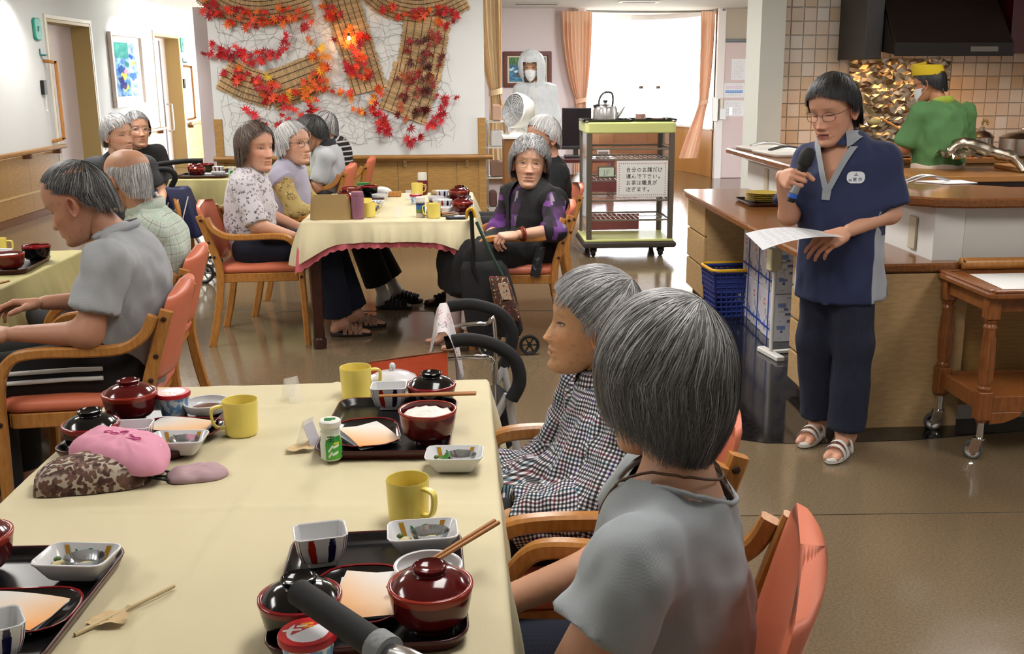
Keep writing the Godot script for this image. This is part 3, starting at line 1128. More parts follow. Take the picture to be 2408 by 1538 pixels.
func room():
	var fl:=struct("floor",wbox(-6.2,7.0,-0.12,0.0,1.5,-23.0),M.floor_vinyl,"glossy brown speckled vinyl floor of the dining room")
	var seam:=MB.new()
	for q in [[V(1.06,0.0006,-7.2),V(0.92,0.0006,-9.6)],[V(-2.6,0.0006,-3.4),V(4.0,0.0006,-3.05)],[V(1.9,0.0006,-2.2),V(4.0,0.0006,-2.12)],[V(-1.6,0.0006,-6.6),V(0.9,0.0006,-6.4)]]:
		seam.tube([q[0],q[1]],0.0022,5)
	part("seam",seam,mat("seam","4b3d2b",0.4),fl)
	var poly:=PackedVector2Array([Vector2(1.9,-7.2),Vector2(1.52,-7.15),Vector2(1.36,-6.4),Vector2(1.18,-5.4),Vector2(1.03,-4.6),Vector2(0.985,-4.25),Vector2(1.01,-4.08),Vector2(1.08,-3.97),Vector2(1.2,-3.905),Vector2(1.4,-3.885),Vector2(1.8,-3.89),Vector2(2.4,-3.97),Vector2(3.2,-4.0),Vector2(4.6,-4.0),Vector2(4.6,-7.2)])
	var inlay:=MB.new()
	inlay.slab(poly,-0.004,0.0025,0.001)
	struct("floor_inlay",inlay,M.floor_black,"black vinyl floor with a curved edge along the counter")
	struct("ceiling",wbox(-6.2,7.0,2.52,2.62,1.5,-23.0),M.ceiling_white,"white ceiling of the dining room and corridor")
	struct("ceiling_lower",wbox(0.1,7.0,2.36,2.52,-10.6,-22.9),M.ceiling_white,"lower white ceiling of the bay window room")
	struct("wall_front",wbox(-6.2,7.0,0,2.52,1.5,1.6),M.wall_paper,"white wall behind the camera")
	struct("wall_right",wbox(4.6,4.7,0,2.52,1.5,-8.1),M.wall_paper,"white wall on the right of the kitchen")
	var wl:=struct("wall_left",wbox(-4.62,-4.52,0,2.52,1.5,-12.24),M.wall_paper,"white papered corridor wall with wooden dado and doors")
	var WX:=-4.52
	for q in [[-13.63,-16.35],[-17.75,-19.98],[-21.2,-23.0]]:
		part("wall_panel",wbox(WX-0.1,WX,0,2.52,q[0],q[1]),M.wall_paper,wl)
	for q in [[-12.24,-13.63],[-16.35,-17.75],[-19.98,-21.2]]:
		part("lintel",wbox(WX-0.1,WX,2.06,2.52,q[0],q[1]),M.wall_paper,wl)
	part("wall_backing",wbox(WX-0.45,WX-0.35,0,2.52,1.5,-23),M.wall_paper,wl)
	for q in [[-7.0,-12.20],[-13.67,-16.31],[-17.79,-19.94]]:
		var n:=maxi(1,int(round((q[0]-q[1])/0.9)))
		for k in n:
			var za: float=lerpf(q[0],q[1],float(k)/n)
			var zb: float=lerpf(q[0],q[1],float(k+1)/n)
			part("dado_panel",wbox(WX,WX+0.012,0.28,0.66,za-0.002,zb+0.002),M.oak,wl)
			part("kick_panel",wbox(WX,WX+0.020,0.075,0.265,za-0.001,zb+0.001),M.oak,wl)
		part("ledge",wbox(WX,WX+0.026,0.262,0.284,q[0],q[1]),mat("pale_ledge","bfa469",0.4),wl)
		struct("baseboard_left",wbox(WX,WX+0.028,0,0.072,q[0],q[1]),M.base_brown,"dark brown baseboard under the wooden corridor dado")
		var rail:=MB.new()
		rail.sweep([V(WX+0.075,0.70,q[0]),V(WX+0.075,0.70,q[1]-0.02)],rsec(0.05,0.045),V(1,0,0),true,false)
		var r:=thing("handrail","","handrail",Vector3(),0,"handrails on the corridor wall")
		r.set_meta("label","wooden handrail on the corridor wall " + ["in front of the nearest lilac door","between the two lilac doors, behind the seated women","beyond the door with the slit window"][0 if q[0]>-8 else (1 if q[0]>-15 else 2)])
		part("rail",rail,M.oak_along,r)
		for k in n+1:
			var z: float=lerpf(q[0]-0.15,q[1]+0.15,float(k)/n)
			part("bracket",wbox(WX,WX+0.09,0.63,0.685,z-0.025,z+0.025,null,0.008),M.base_brown,r)
	var dz:=[[-12.24,-13.63],[-16.35,-17.75],[-19.98,-21.2]]
	for k in 3:
		var a: float=dz[k][0]
		var b: float=dz[k][1]
		var d:=struct("door_%d" % (k+1),wbox(WX-0.26,WX-0.21,0,2.04,a,b),M.door_lilac,["nearest pale lilac sliding door in the corridor wall","pale lilac door with slit window and louvre","farthest pale lilac door at the corridor end"][k])
		part("jamb",wbox(WX-0.26,WX+0.012,0,2.05,b+0.035,b),M.jamb,d)
		part("jamb",wbox(WX-0.26,WX+0.012,0,2.05,a,a-0.035),M.jamb,d)
		part("head_jamb",wbox(WX-0.26,WX+0.012,2.04,2.075,a,b),M.jamb,d)
		part("architrave",wbox(WX,WX+0.016,0,2.11,b,b-0.05),mat("trim_pale","d2cdbd",0.5),d)
		part("architrave",wbox(WX,WX+0.016,0,2.11,a+0.05,a),M.trim_pale,d)
		part("architrave",wbox(WX,WX+0.018,2.076,2.118,a+0.052,b-0.052),M.trim_pale,d)
		if k==1:
			part("slit_window",wbox(WX-0.212,WX-0.205,0.95,1.86,-16.86,-17.02),mat("grey_glass","4a4844",0.15),d)
			for j in 15:
				part("slat",wbox(WX-0.215,WX-0.196,0.12+j*0.045,0.146+j*0.045,-16.95,-17.25),mat("slat_white","d8d0cc",0.5),d)
			var h:=MB.new()
			h.tube(curve([V(WX-0.2,1.02,-17.5),V(WX-0.12,1.02,-17.5),V(WX-0.12,0.98,-17.5),V(WX-0.12,0.62,-17.5),V(WX-0.2,0.60,-17.5)],4),0.013,8)
			part("handle",h,M.steel,d)
			part("lock_strip",wbox(WX-0.215,WX-0.204,0.02,2.0,-17.36,-17.42),mat("dark_strip","3b3431",0.4),d)
	struct("wall_end",wbox(-6.2,-2.2,0,2.52,-22.0,-22.1),M.wall_paper,"white end wall of the corridor")
	var wp:=struct("wall_partition",wbox(-2.27,0.21,0,2.52,-9.95,-10.13),M.wall_paper,"white partition wall that carries the maple leaf decoration")
	for k in 9:
		var x0:=-2.27+k*0.2756
		part("dado_panel",wbox(x0+0.0015,x0+0.2741,0.07,0.665,-9.95,-9.935),M.oak,wp)
	part("dado_cap",wbox(-2.27,0.21,0.665,0.69,-9.95,-9.93),M.oak_side,wp)
	struct("baseboard_partition",wbox(-2.27,0.21,0,0.07,-9.95,-9.928),M.base_brown,"dark baseboard of the partition wall")
	for x in [-2.235,0.178]:
		part("corner_guard",wbox(x-0.036,x+0.036,0,1.07,-10.14,-9.925,null,0.004),M.oak,wp)
	var hr:=thing("handrail","wooden handrail across the partition below the maple leaves","handrail",Vector3(),0,"")
	var rm:=MB.new()
	rm.tube([V(-2.28,0.715,-9.865),V(0.275,0.715,-9.865)],0.024,12)
	part("rail",rm,M.oak_side,hr)
	for x in [-2.0,-1.28,-0.55,0.03]:
		var bm:=MB.new()
		bm.tube([V(x,0.655,-9.935),V(x,0.655,-9.88),V(x,0.69,-9.866)],0.011,8)
		bm.box(V(x,0.645,-9.93),V(0.035,0.06,0.012),0.004)
		part("bracket",bm,mat("brass","b9a070",0.35,0.6),hr)
	struct("wall_back",wbox(-3.6,1.72,0,2.36,-15.0,-15.1),M.pink_wall,"pale pink back wall of the bay window room")
	struct("trim_1",wbox(0.1,1.72,0.0,0.07,-14.985,-15.0),M.base_brown,"baseboard of the pink back wall")
	var cc:=V(2.66,0,-15.2)
	var R:=1.75
	var pts:=[]
	for i in 11:
		var a:=PI+PI*i/10.0
		pts.append(V(2.66+cos(a)*0.96,0,-15.05+sin(a)*R))
	var bay:=MB.new()
	var ledge:=MB.new()
	var head:=MB.new()
	for i in 10:
		var a: Vector3=pts[i]
		var b: Vector3=pts[i+1]
		var m:=(a+b)/2
		var ln:=(b-a).length()
		var bb:=Basis(V(0,1,0),atan2(-(b.z-a.z),b.x-a.x))
		bay.box(V(m.x,0.34,m.z),V(ln+0.02,0.68,0.08),0.002,bb)
		ledge.box(V(m.x,0.69,m.z),V(ln+0.05,0.03,0.15),0.006,bb)
		head.box(V(m.x,2.33,m.z),V(ln+0.02,0.08,0.1),0.002,bb)
	var wb:=struct("wall_bay",bay,mat("bay_wood","b98a52",0.45),"curved wooden wall below the bay window")
	part("window_ledge",ledge,mat("pale_sill","d8cdb8",0.4),wb)
	part("window_head",head,M.ceiling_white,wb)
	for i in 10:
		var a: Vector3=pts[i]
		var b: Vector3=pts[i+1]
		var m:=(a+b)/2
		var bb:=Basis(V(0,1,0),atan2(-(b.z-a.z),b.x-a.x))
		var w:=MB.new()
		w.box(V(m.x,1.5,m.z),V((b-a).length(),1.6,0.006),0.001,bb)
		var gl:=mat("window_glass","ffffff",0.02,0.0,{"transparency": BaseMaterial3D.TRANSPARENCY_ALPHA})
		gl.albedo_color.a=0.06
		var ws:=struct("window_%d" % (i+1),w,gl,"bright pane of the curved bay window")
	struct("wall_bay_reveal",wbox(3.60,3.70,0,2.36,-15.06,-14.9),mat("white_reveal","dcd6d4",0.8),"white reveal beside the bay window")
	var wd:=struct("wall_door",wbox(3.60,7.0,0,2.36,-15.0,-15.1),M.beige_wall,"beige wall with the lilac notice door")
	var dd:=struct("door_4",wbox(3.70,4.6,0.005,1.90,-14.94,-14.99),mat("door_pink","c8b3b0",0.6),"pale lilac door with notices and black frame")
	part("door_frame",wbox(3.655,3.695,0,1.945,-14.92,-15.0),M.black_plastic,dd)
	part("door_frame",wbox(3.695,4.7,1.905,1.945,-14.92,-15.0),M.black_plastic,dd)
	part("finger_pull",wbox(3.80,3.84,0.90,1.0,-14.93,-14.945),M.steel,dd)
	struct("wall_far_right",wbox(6.9,7.0,0,2.52,-8.1,-15.0),M.wall_paper,"white wall at the right end of the bay window room")
	struct("pillar",wbox(2.20,2.385,0,2.52,-7.80,-8.2),mat("pillar_white","cfd2cb",0.85),"white pillar at the end of the tiled kitchen wall")
	var tw:=struct("wall_kitchen",wbox(2.385,4.65,0,2.52,-8.02,-8.2),M.grout,"kitchen wall of square beige glazed tiles")
	var tm:=[]
	for k in 6:
		tm.append(mat("tile_%s" % ["a","b","c","d","e","f"][k],["dccfbf","d8c8b3","ded6ca","d2bfa4","dacbb9","e0dcd4"][k],0.22))
	var rng:=RandomNumberGenerator.new()
	rng.seed=5
	var tb:=[]
	for k in 3:
		var t:=MB.new()
		t.box(Vector3(),V(0.0955,0.0955,0.014),0.004,Basis(V(rng.randf_range(-1,1),rng.randf_range(-1,1),0.1).normalized(),0.012))
		tb.append(t.mesh())
	for r in 15:
		for k in 22:
			var x:=2.385+0.005+0.0488+k*0.0985
			var y:=0.88+r*0.1015
			if x>2.93 and (y>1.62 or (y<1.55 and x<3.66)): continue
			if x>4.6 or y>2.45: continue
			var t:=part("tile",tb[rng.randi() % 3],tm[rng.randi() % 6],tw)
			t.position=V(x,y,-8.013)
	for x in [3.885,4.08]:
		var lf:=MB.new()
		for j in 7:
			var a:=-0.4+j*0.62
			lf.ball(V(x+cos(a)*0.022,1.08+sin(a)*0.022,-8.004),V(0.014,0.005,0.0015),8,Basis(V(0,0,1),a))
		part("leaf_print",lf,mat("leaf_print","8f7a45",0.3),tw)
# ---------------------------------------------------------------- lights
func lamp(p: Vector3,s: Vector2,energy: float,c: Color,label: String,glow:=4.0):
	var o:=thing("ceiling_light",label,"ceiling light",p,0,"fluorescent panels in the ceiling")
	var fr:=MB.new()
	for q in [[V(-s.x/2,0,0),V(0.03,0.03,s.y+0.06)],[V(s.x/2,0,0),V(0.03,0.03,s.y+0.06)],[V(0,0,-s.y/2),V(s.x,0.03,0.03)],[V(0,0,s.y/2),V(s.x,0.03,0.03)]]:
		fr.box(q[0]+V(0,-0.013,0),q[1],0.003)
	part("frame",fr,M.white_plastic,o)
	var df:=MB.new()
	df.box(V(0,-0.008,0),V(s.x-0.02,0.012,s.y-0.02),0.002)
	var m:=mat("panel_glow","ffffff",0.5,0.0,{"emission_enabled": true,"emission": Color(1,0.97,0.93),"emission_energy_multiplier": glow})
	part("diffuser",df,m,o)
	var l:=AreaLight3D.new()
	l.name="panel_light"
	l.area_size=s
	l.light_energy=energy
	l.light_color=c
	l.shadow_enabled=true
	l.set("area_range",20.0)
	l.set("area_attenuation",2.0)
	o.add_child(l,true)
	l.position=V(0,-0.03,0)
	l.rotation_degrees.x=-90
func downlight(p: Vector3,energy: float,c: Color,label: String,angle:=45.0,tilt:=Vector3(-90,0,0)):
	var o:=thing("downlight",label,"downlight",p)
	var ring:=MB.new()
	ring.lathe([Vector2(0.045,0.0),Vector2(0.06,-0.008),Vector2(0.066,-0.002),Vector2(0.066,0.004)],20)
	part("trim_ring",ring,M.white_plastic,o)
	var b:=MB.new()
	b.lathe([Vector2(0.0,-0.002),Vector2(0.046,-0.001)],20)
	var m:=mat("warm_glow" if c.b<0.8 else "cool_glow","ffffff",0.5,0.0,{"emission_enabled": true,"emission": c,"emission_energy_multiplier": 14.0})
	part("bulb",b,m,o)
	var l:=SpotLight3D.new()
	l.name="spot"
	l.light_energy=energy
	l.light_color=c
	l.spot_angle=angle
	l.spot_range=15.0
	l.spot_attenuation=2.0
	l.light_size=0.04
	l.shadow_enabled=true
	o.add_child(l,true)
	l.position=V(0,-0.02,0)
	l.rotation_degrees=tilt
# ---------------------------------------------------------------- the maple decoration on the partition
func on_wall(q: Vector2,off:=0.0) -> Vector3:
	return V(-2.27+(q.x-510.0)*0.003935,0.985+(300.0-q.y)*0.003800,-9.95+off)
func leaf_mesh(sd: int) -> ArrayMesh:
	var rng:=RandomNumberGenerator.new()
	rng.seed=sd
	var mb:=MB.new()
	var tips:=[[-90,0.28],[-150,0.62],[-205,0.9],[-244,1.0],[90,1.12],[64,1.0],[25,0.9],[-30,0.62]]
	var ring:=[]
	var angs:=[-128,-178,-222,-254,-290,-335,-378,-430]
	var lens:=[0.55,0.85,0.98,1.0,1.0,0.98,0.85,0.55]
	angs=[-55,-12,28,62,90,118,152,192,235]
	lens=[0.5,0.8,0.95,0.9,1.12,0.9,0.95,0.8,0.5]
	for i in 9:
		var a:=deg_to_rad(angs[i])
		var l: float=lens[i]*0.058
		var up: float=rng.randf_range(0.004,0.016)
		ring.append(V(cos(a)*l,sin(a)*l,up))
		if i<8:
			var b:=deg_to_rad((angs[i]+angs[i+1])*0.5)
			ring.append(V(cos(b)*0.021,sin(b)*0.021,0.008))
	var c0:=V(0,0,0.004)
	for i in ring.size()-1:
		var p: Vector3=ring[i]
		var q: Vector3=ring[i+1]
		mb.tri(c0,p,q)
	mb.tube([V(0,0,0.004),V(0.002,-0.03,0.010),V(0.004,-0.05,0.004)],0.0012,4,false)
	return mb.mesh()
func mat_strip(called: String,label: String,line: Array,width: float,sd: int):
	var o:=thing("bamboo_screen",label,"wall decoration",Vector3(),0,"bamboo blind strips on the partition")
	var rng:=RandomNumberGenerator.new()
	rng.seed=sd
	var pts:=[]
	for q in line: pts.append(V(q[0],q[1],0))
	var sm:=curve(pts,20)
	var len:=0.0
	for i in sm.size()-1: len+=sm[i].distance_to(sm[i+1])
	var n:=int(len/2.3)
	var slats:=MB.new()
	var cords:=[]
	for k in 6: cords.append([])
	for i in n+1:
		var t:=float(i)/n*(sm.size()-1)
		var j:=mini(int(t),sm.size()-2)
		var p: Vector3=sm[j].lerp(sm[j+1],t-j)
		var d: Vector3=(sm[j+1]-sm[j]).normalized()
		var s:=V(-d.y,d.x,0)
		var w0:=width*0.5+rng.randf_range(-2,3)
		var w1:=width*0.5+rng.randf_range(-2,3)
		var bul:=0.014+0.012*sin(float(i)/n*PI)+rng.randf_range(0,0.003)
		var a:=on_wall(Vector2(p.x-s.x*w0,p.y-s.y*w0),0.014)
		var m:=on_wall(Vector2(p.x,p.y),0.014+bul)
		var b:=on_wall(Vector2(p.x+s.x*w1,p.y+s.y*w1),0.014)
		var tone:=rng.randf_range(0.75,1.15)
		slats.col=Color(0.60,0.41,0.21)*tone
		slats.tube([a,m,b],0.0046,4,false)
		for k in 6:
			var u: float=(k+0.5)/6.0*2.0-1.0
			var q:=on_wall(Vector2(p.x+s.x*u*width*0.5,p.y+s.y*u*width*0.5),0.014+bul*(1.0-u*u)+0.006)
			cords[k].append(q)
	var sp:=part("slats",slats,mat("bamboo","ffffff",0.55,0.0,{"vertex_color_use_as_albedo": true}),o)
	sp.set_meta("kind","stuff")
	for k in 6:
		var cm:=MB.new()
		cm.tube(cords[k],0.0026,4,false)
		part("binding_cord",cm,mat("cord_dark","2a180c",0.8),o)
func decoration():
	mat_strip("","curved bamboo blind strip at the top left of the partition",[[490,-55],[518,-12],[570,22],[630,32],[700,22],[745,8]],62,1)
	mat_strip("","bamboo blind strip slanting down to the right, lower left of the decoration",[[541,168],[590,195],[650,213]],82,2)
	mat_strip("","bamboo blind strip rising to the right, middle left of the decoration",[[640,214],[700,192],[768,166]],92,3)
	mat_strip("","long upright bamboo blind strip in the middle of the partition",[[802,-60],[820,20],[845,110],[872,212]],82,4)
	mat_strip("","curved bamboo blind strip at the top right of the partition",[[862,-40],[915,8],[980,26],[1045,18],[1098,-6]],58,5)
	mat_strip("","upright bamboo blind strip below the curved one on the right",[[1012,40],[1000,110],[985,178]],106,6)
	mat_strip("","lowest bamboo blind strip, tilted towards the handrail",[[985,160],[968,215],[945,272]],112,7)
	var lm:=[]
	for k in 4: lm.append(leaf_mesh(k))
	var pal:={"red": ["b3101f","c8142a","9c0d1c","d02a1c"],"orange": ["d8481a","e06a1e","c8301a","e08a2a","d8b030"],"dark": ["5a1416","7a1c1a","4a2018","8a3a20","a84a22","93202a"],"mix": ["b3101f","d02a1c","d8481a","9c0d1c","e06a1e"]}
	var rng:=RandomNumberGenerator.new()
	rng.seed=77
	var gar:=[
		["dense red and orange maple leaf garland on the top left bamboo strip",[[520,10],[560,35],[620,45],[680,40],[735,48]],46,22,"mix"],
		["bright red maple leaf garland hanging free at the left edge of the partition",[[518,112],[545,122],[575,120],[600,135],[630,140],[665,120],[682,98]],40,16,"red"],
		["red maple leaf garland over the lower left bamboo strip",[[562,150],[590,175],[610,205],[645,235],[690,245]],34,26,"mix"],
		["orange maple leaf garland at the right end of the left bamboo bowl",[[752,105],[768,140],[758,180],[745,205],[725,225],[650,180]],52,24,"orange"],
		["red and orange maple leaf garland down the middle bamboo strip",[[785,5],[800,40],[830,70],[850,95],[840,130],[850,170],[870,200]],52,27,"mix"],
		["maple leaf garland on the top right bamboo strip",[[920,10],[970,30],[1010,25],[1060,48],[1078,42]],26,16,"mix"],
		["dark maroon maple leaf garland down the right bamboo strips",[[1010,60],[1000,100],[1010,135],[960,165],[1000,190],[965,225],[990,245],[970,280]],62,40,"dark"],
		["sparse red maple leaf string below the left bamboo bowl",[[590,258],[612,272],[655,290],[690,288],[712,270],[738,262],[735,245]],17,8,"red"],
		["thin orange maple leaf string below the middle bamboo strip",[[792,205],[812,215],[832,232],[838,262],[868,250],[890,222],[905,200]],17,8,"orange"],
		["bunched red maple leaf string left of the lowest bamboo strip",[[882,250],[888,268],[898,290],[905,308],[918,298]],17,9,"red"],
		["small red maple leaf string hanging lowest above the handrail",[[956,325],[962,340],[975,328],[992,322]],7,4,"red"],
		["red maple leaf string climbing the right side of the partition",[[1002,296],[1020,290],[1030,278],[1042,262],[1048,235],[1070,222]],16,8,"red"]]
	for g in gar:
		var o:=thing("maple_garland",g[0],"garland",Vector3(),0,"artificial maple leaf garlands on the partition")
		var pts:=[]
		for q in g[1]: pts.append(V(q[0],q[1],0))
		var sm:=curve(pts,10)
		var stem:=[]
		for p in sm: stem.append(on_wall(Vector2(p.x,p.y),0.035))
		var st:=MB.new()
		st.tube(stem,0.0018,5)
		part("stem",st,mat("twig","4a3a30",0.8),o)
		for i in int(g[2]):
			var t:=(i+rng.randf())/float(g[2])*(sm.size()-1)
			var j:=mini(int(t),sm.size()-2)
			var p: Vector3=sm[j].lerp(sm[j+1],t-j)+V(rng.randf_range(-1,1),rng.randf_range(-1,1),0)*float(g[3])
			var key: String=pal[g[4]][rng.randi() % pal[g[4]].size()]
			var l:=part("leaf",lm[rng.randi() % 4],mat("leaf_" + key,key,0.55,0.0,{"cull_mode": BaseMaterial3D.CULL_DISABLED}),o)
			var b:=Basis.from_euler(V(rng.randf_range(-0.7,0.7),rng.randf_range(-0.7,0.7),rng.randf_range(-PI,PI)))
			var s:=rng.randf_range(0.85,1.3)
			l.transform=Transform3D(b.scaled(V(s,s,s)),on_wall(Vector2(p.x,p.y),rng.randf_range(0.045,0.085)))
	var net:=MB.new()
	var nz:=noise(1.2,4,2)
	for k in 26:
		var row:=[]
		for i in 30:
			row.append(on_wall(Vector2(540+i*17.5,40+k*12.0)+Vector2(nz.get_noise_2d(i*0.3,k*2.0),nz.get_noise_2d(i*0.3+50,k*2.0))*18.0,0.008))
		if k>8 and k<12: continue
		net.tube(row,0.0010,3,false)
	for k in 34:
		var row:=[]
		for i in 22:
			row.append(on_wall(Vector2(530+k*16.0,20+i*15.0)+Vector2(nz.get_noise_2d(i*0.3+90,k*2.0),nz.get_noise_2d(i*0.3+150,k*2.0))*18.0,0.006))
		net.tube(row,0.0010,3,false)
	solo("wall_net",net,mat("net_grey","6d665c",0.9),"thin grey wall net stretched behind the bamboo and leaves","net")
	var b:=thing("bulb_light","small warm bulb glowing among the leaves of the middle strip","light",on_wall(Vector2(832,90),0.12))
	var bm:=MB.new()
	bm.ball(Vector3(),V(0.016,0.020,0.016),12)
	part("bulb",bm,mat("bulb_glow","ffffff",0.5,0.0,{"emission_enabled": true,"emission": Color(1,0.72,0.38),"emission_energy_multiplier": 10.0}),b)
	var sk:=MB.new()
	sk.at(V(0,0.03,-0.0)).lathe([Vector2(0.011,-0.012),Vector2(0.012,0.012),Vector2(0.0,0.014)],12)
	part("socket",sk,M.black_plastic,b)
	var l:=OmniLight3D.new()
	l.name="glow"
	l.light_color=Color(1,0.66,0.32)
	l.light_energy=0.06
	l.light_size=0.02
	l.omni_range=12.0
	l.omni_attenuation=2.0
	l.shadow_enabled=true
	b.add_child(l,true)
# ---------------------------------------------------------------- things on the corridor wall
func wall_things():
	var X:=-4.52
	for q in [[-11.95,"beside the nearest lilac door"],[-17.88,"beside the slit window door"],[-19.67,"beside the farthest door"]]:
		var z: float=q[0]
		var s:=thing("door_sign","sea green number plaque " + q[1],"door sign",V(X,1.95,z),0,"green plaques by the corridor doors")
		var mb:=MB.new()
		var poly:=PackedVector2Array()
		for p in [[-0.085,-0.09],[-0.06,-0.115],[0.0,-0.12],[0.06,-0.115],[0.085,-0.09],[0.09,0.0],[0.088,0.09],[0.06,0.115],[-0.06,0.112],[-0.09,0.08],[-0.088,0.0]]: poly.append(Vector2(p[0],p[1]))
		mb.at(V(0,0,0),Basis(V(0,0,-1),V(1,0,0),V(0,1,0)))
		mb.slab(poly,0.0,0.035,0.008)
		part("plate",mb,mat("sea_green","2f9c86",0.35),s)
		var mk:=MB.new()
		mk.box(V(0.038,0.0,0.01),V(0.004,0.05,0.012),0.001)
		mk.box(V(0.038,0.02,0.0),V(0.004,0.012,0.03),0.001)
		part("numeral",mk,mat("dark_teal","1f5a50",0.5),s)
		var h:=thing("coat_hook","small teal wall hook under the green plaque " + q[1],"hook",V(X,1.69,z-0.05),0,"hooks by the corridor doors")
		var hm:=MB.new()
		hm.box(V(0.006,0.02,0),V(0.012,0.07,0.03),0.003)
		hm.box(V(0.035,-0.012,-0.02),V(0.06,0.02,0.06),0.004)
		part("hook",hm,mat("teal_metal","3d7a78",0.4,0.3),h)
	for q in [[-12.07,"at the nearest lilac door"],[-17.93,"at the slit window door"],[-19.85,"at the farthest door"]]:
		var z: float=q[0]
		var g:=thing("grab_bar","upright wooden grab bar " + q[1],"grab bar",V(X,0,z),0,"wooden grab bars by the corridor doors")
		var m:=MB.new()
		m.sweep(curve([V(0.0,1.62,0),V(0.12,1.60,0),V(0.13,1.55,0),V(0.13,0.85,0),V(0.12,0.79,0),V(0.0,0.76,0)],5),rsec(0.035,0.035),V(0,0,1),true,false)
		part("bar",m,M.chair_wood,g)
		var s:=thing("wall_sensor","black sensor box with hanging pull cord " + q[1],"sensor",V(X,1.34,z+0.12),0,"black pull cord boxes by the corridor doors")
		var sm:=MB.new()
		sm.box(V(0.02,0,0),V(0.04,0.15,0.09),0.006)
		part("box",sm,M.black_plastic,s)
		var c:=MB.new()
		c.tube([V(0.03,-0.07,0),V(0.03,-0.24,0.004)],0.004,6)
		c.ball(V(0.03,-0.25,0.004),V(0.012,0.012,0.012),10)
		part("pull_cord",c,M.white_plastic,s)
	var im:=blank(160,240,Color(0.32,0.46,0.62))
	var ns:=noise(0.02,8,3)
	for y in 240:
		for x in 160:
			var a:=ns.get_noise_2d(x,y)
			var c:=Color(0.30,0.45,0.62).lerp(Color(0.55,0.68,0.80),clampf(0.5+a,0,1))
			if y<70 and x<100: c=c.lerp(Color(0.22,0.50,0.42),0.75)
			if x>95: c=c.lerp(Color(0.78,0.84,0.90),0.55+0.3*a)
			im.set_pixel(x,y,c)
	for q in [[40,120,26,"28407a"],[52,150,22,"e0b23c"],[30,165,20,"31305c"],[70,128,18,"c98f9c"],[62,200,20,"e6c24a"],[44,190,26,"3a3470"],[112,60,16,"2b4aa0"],[128,90,14,"d2b040"],[120,150,26,"3f66b0"],[80,96,16,"3a7060"]]:
		for y in range(q[1]-q[2],q[1]+q[2]):
			for x in range(q[0]-q[2],q[0]+q[2]):
				if x<0 or y<0 or x>=160 or y>=240: continue
				if Vector2(x-q[0],(y-q[1])*1.5+6*sin(x*0.2)).length()<q[2]: im.set_pixel(x,y,im.get_pixel(x,y).lerp(hexc(q[3]),0.8))
	var p:=thing("framed_print","tall framed abstract print in blue, green and yellow","picture",V(X,1.535,-14.92))
	var fm:=MB.new()
	for q in [[0.0,0.46,0.045,1.34],[0.0,-0.46,0.045,1.34]]: fm.box(V(0.03,q[1],0),V(0.05,q[2],q[3]),0.006)
	for q in [-0.65,0.65]: fm.box(V(0.03,0,q),V(0.05,0.90,0.045),0.006)
	part("frame",fm,mat("pale_frame","c9b9ae",0.4),p)
	var mt:=MB.new()
	mt.box(V(0.012,0,0),V(0.01,0.9,1.28),0.001)
	part("mount",mt,M.paper,p)
	var pr:=MB.new()
	pr.quad(V(0.019,-0.34,0.48),V(0.019,-0.34,-0.48),V(0.019,0.36,-0.48),V(0.019,0.36,0.48))
	part("print",pr,mat("abstract_print","ffffff",0.95,0.0,{"metallic_specular": 0.1,"albedo_texture": img_tex(im)}),p)
	for q in [[-18.6,2.24,"above the slit window door"],[-19.5,2.22,"above the farthest plaque"]]:
		solo("wall_plate",wbox(X,X+0.012,q[1]-0.06,q[1]+0.06,q[0]-0.035,q[0]+0.035,null,0.003),M.white_plastic,"small white plate high on the corridor wall " + q[2],"wall plate",Vector3(),0,"white plates on the corridor wall")
	curtain("curtain","peach curtain hanging beside the corridor end behind the partition",V(-2.75,0,-14.5),0.32,2.515,1.05,0.14,0.2,0.75,6,"e0b48c")
func curtain(called: String,label: String,p: Vector3,wt: float,top: float,tie: float,wtie: float,wb: float,bot: float,nf: int,colr: String,lean:=0.0,yaw:=0.0,pull:=0.0):
	var o:=thing(called,label,"curtain",p,yaw)
	var rows:=[]
	for j in 40:
		var t:=j/39.0
		var y:=lerpf(top,bot,t)
		var w:=wt
		var xo:=0.0
		if y>tie:
			var q:=(top-y)/(top-tie)
			var e:=pow(q,2.2)
			w=lerpf(wt,wtie,e); xo=lerpf(0.0,pull,e)
		else:
			var q:=(tie-y)/maxf(tie-bot,0.01)
			w=lerpf(wtie,wb,smoothstep(0,1,q)); xo=pull+lean*q
		var row:=PackedVector3Array()
		for k in nf*10+1:
			var u:=float(k)/(nf*10)
			var amp:=0.035*(0.6+0.4*sin(u*7.0+1.0))*(0.35 if j<3 else 1.0)
			row.append(V(xo+(u-0.5)*w+0.008*sin(u*nf*TAU*2.0),y,amp*sin(u*nf*TAU+0.3*sin(t*4.0))))
		rows.append(row)
	var mb:=MB.new()
	mb.grid(rows)
	var m:=mat("curtain_" + colr,colr,0.85,0.0,{"backlight_enabled": true,"backlight": hexc(colr)*0.5})
	part("drape",mb,m,o)
	if tie>bot:
		var tb:=MB.new()
		var r:=[]
		for e in [-0.03,0.0,0.03]:
			var row:=PackedVector3Array()
			for k in 24:
				var a:=TAU*k/24
				row.append(V(pull+cos(a)*(wtie*0.5+0.008),tie+e+0.015*cos(a),sin(a)*0.055))
			r.append(row)
		tb.grid(r,true)
		part("tieback",tb,m,o)
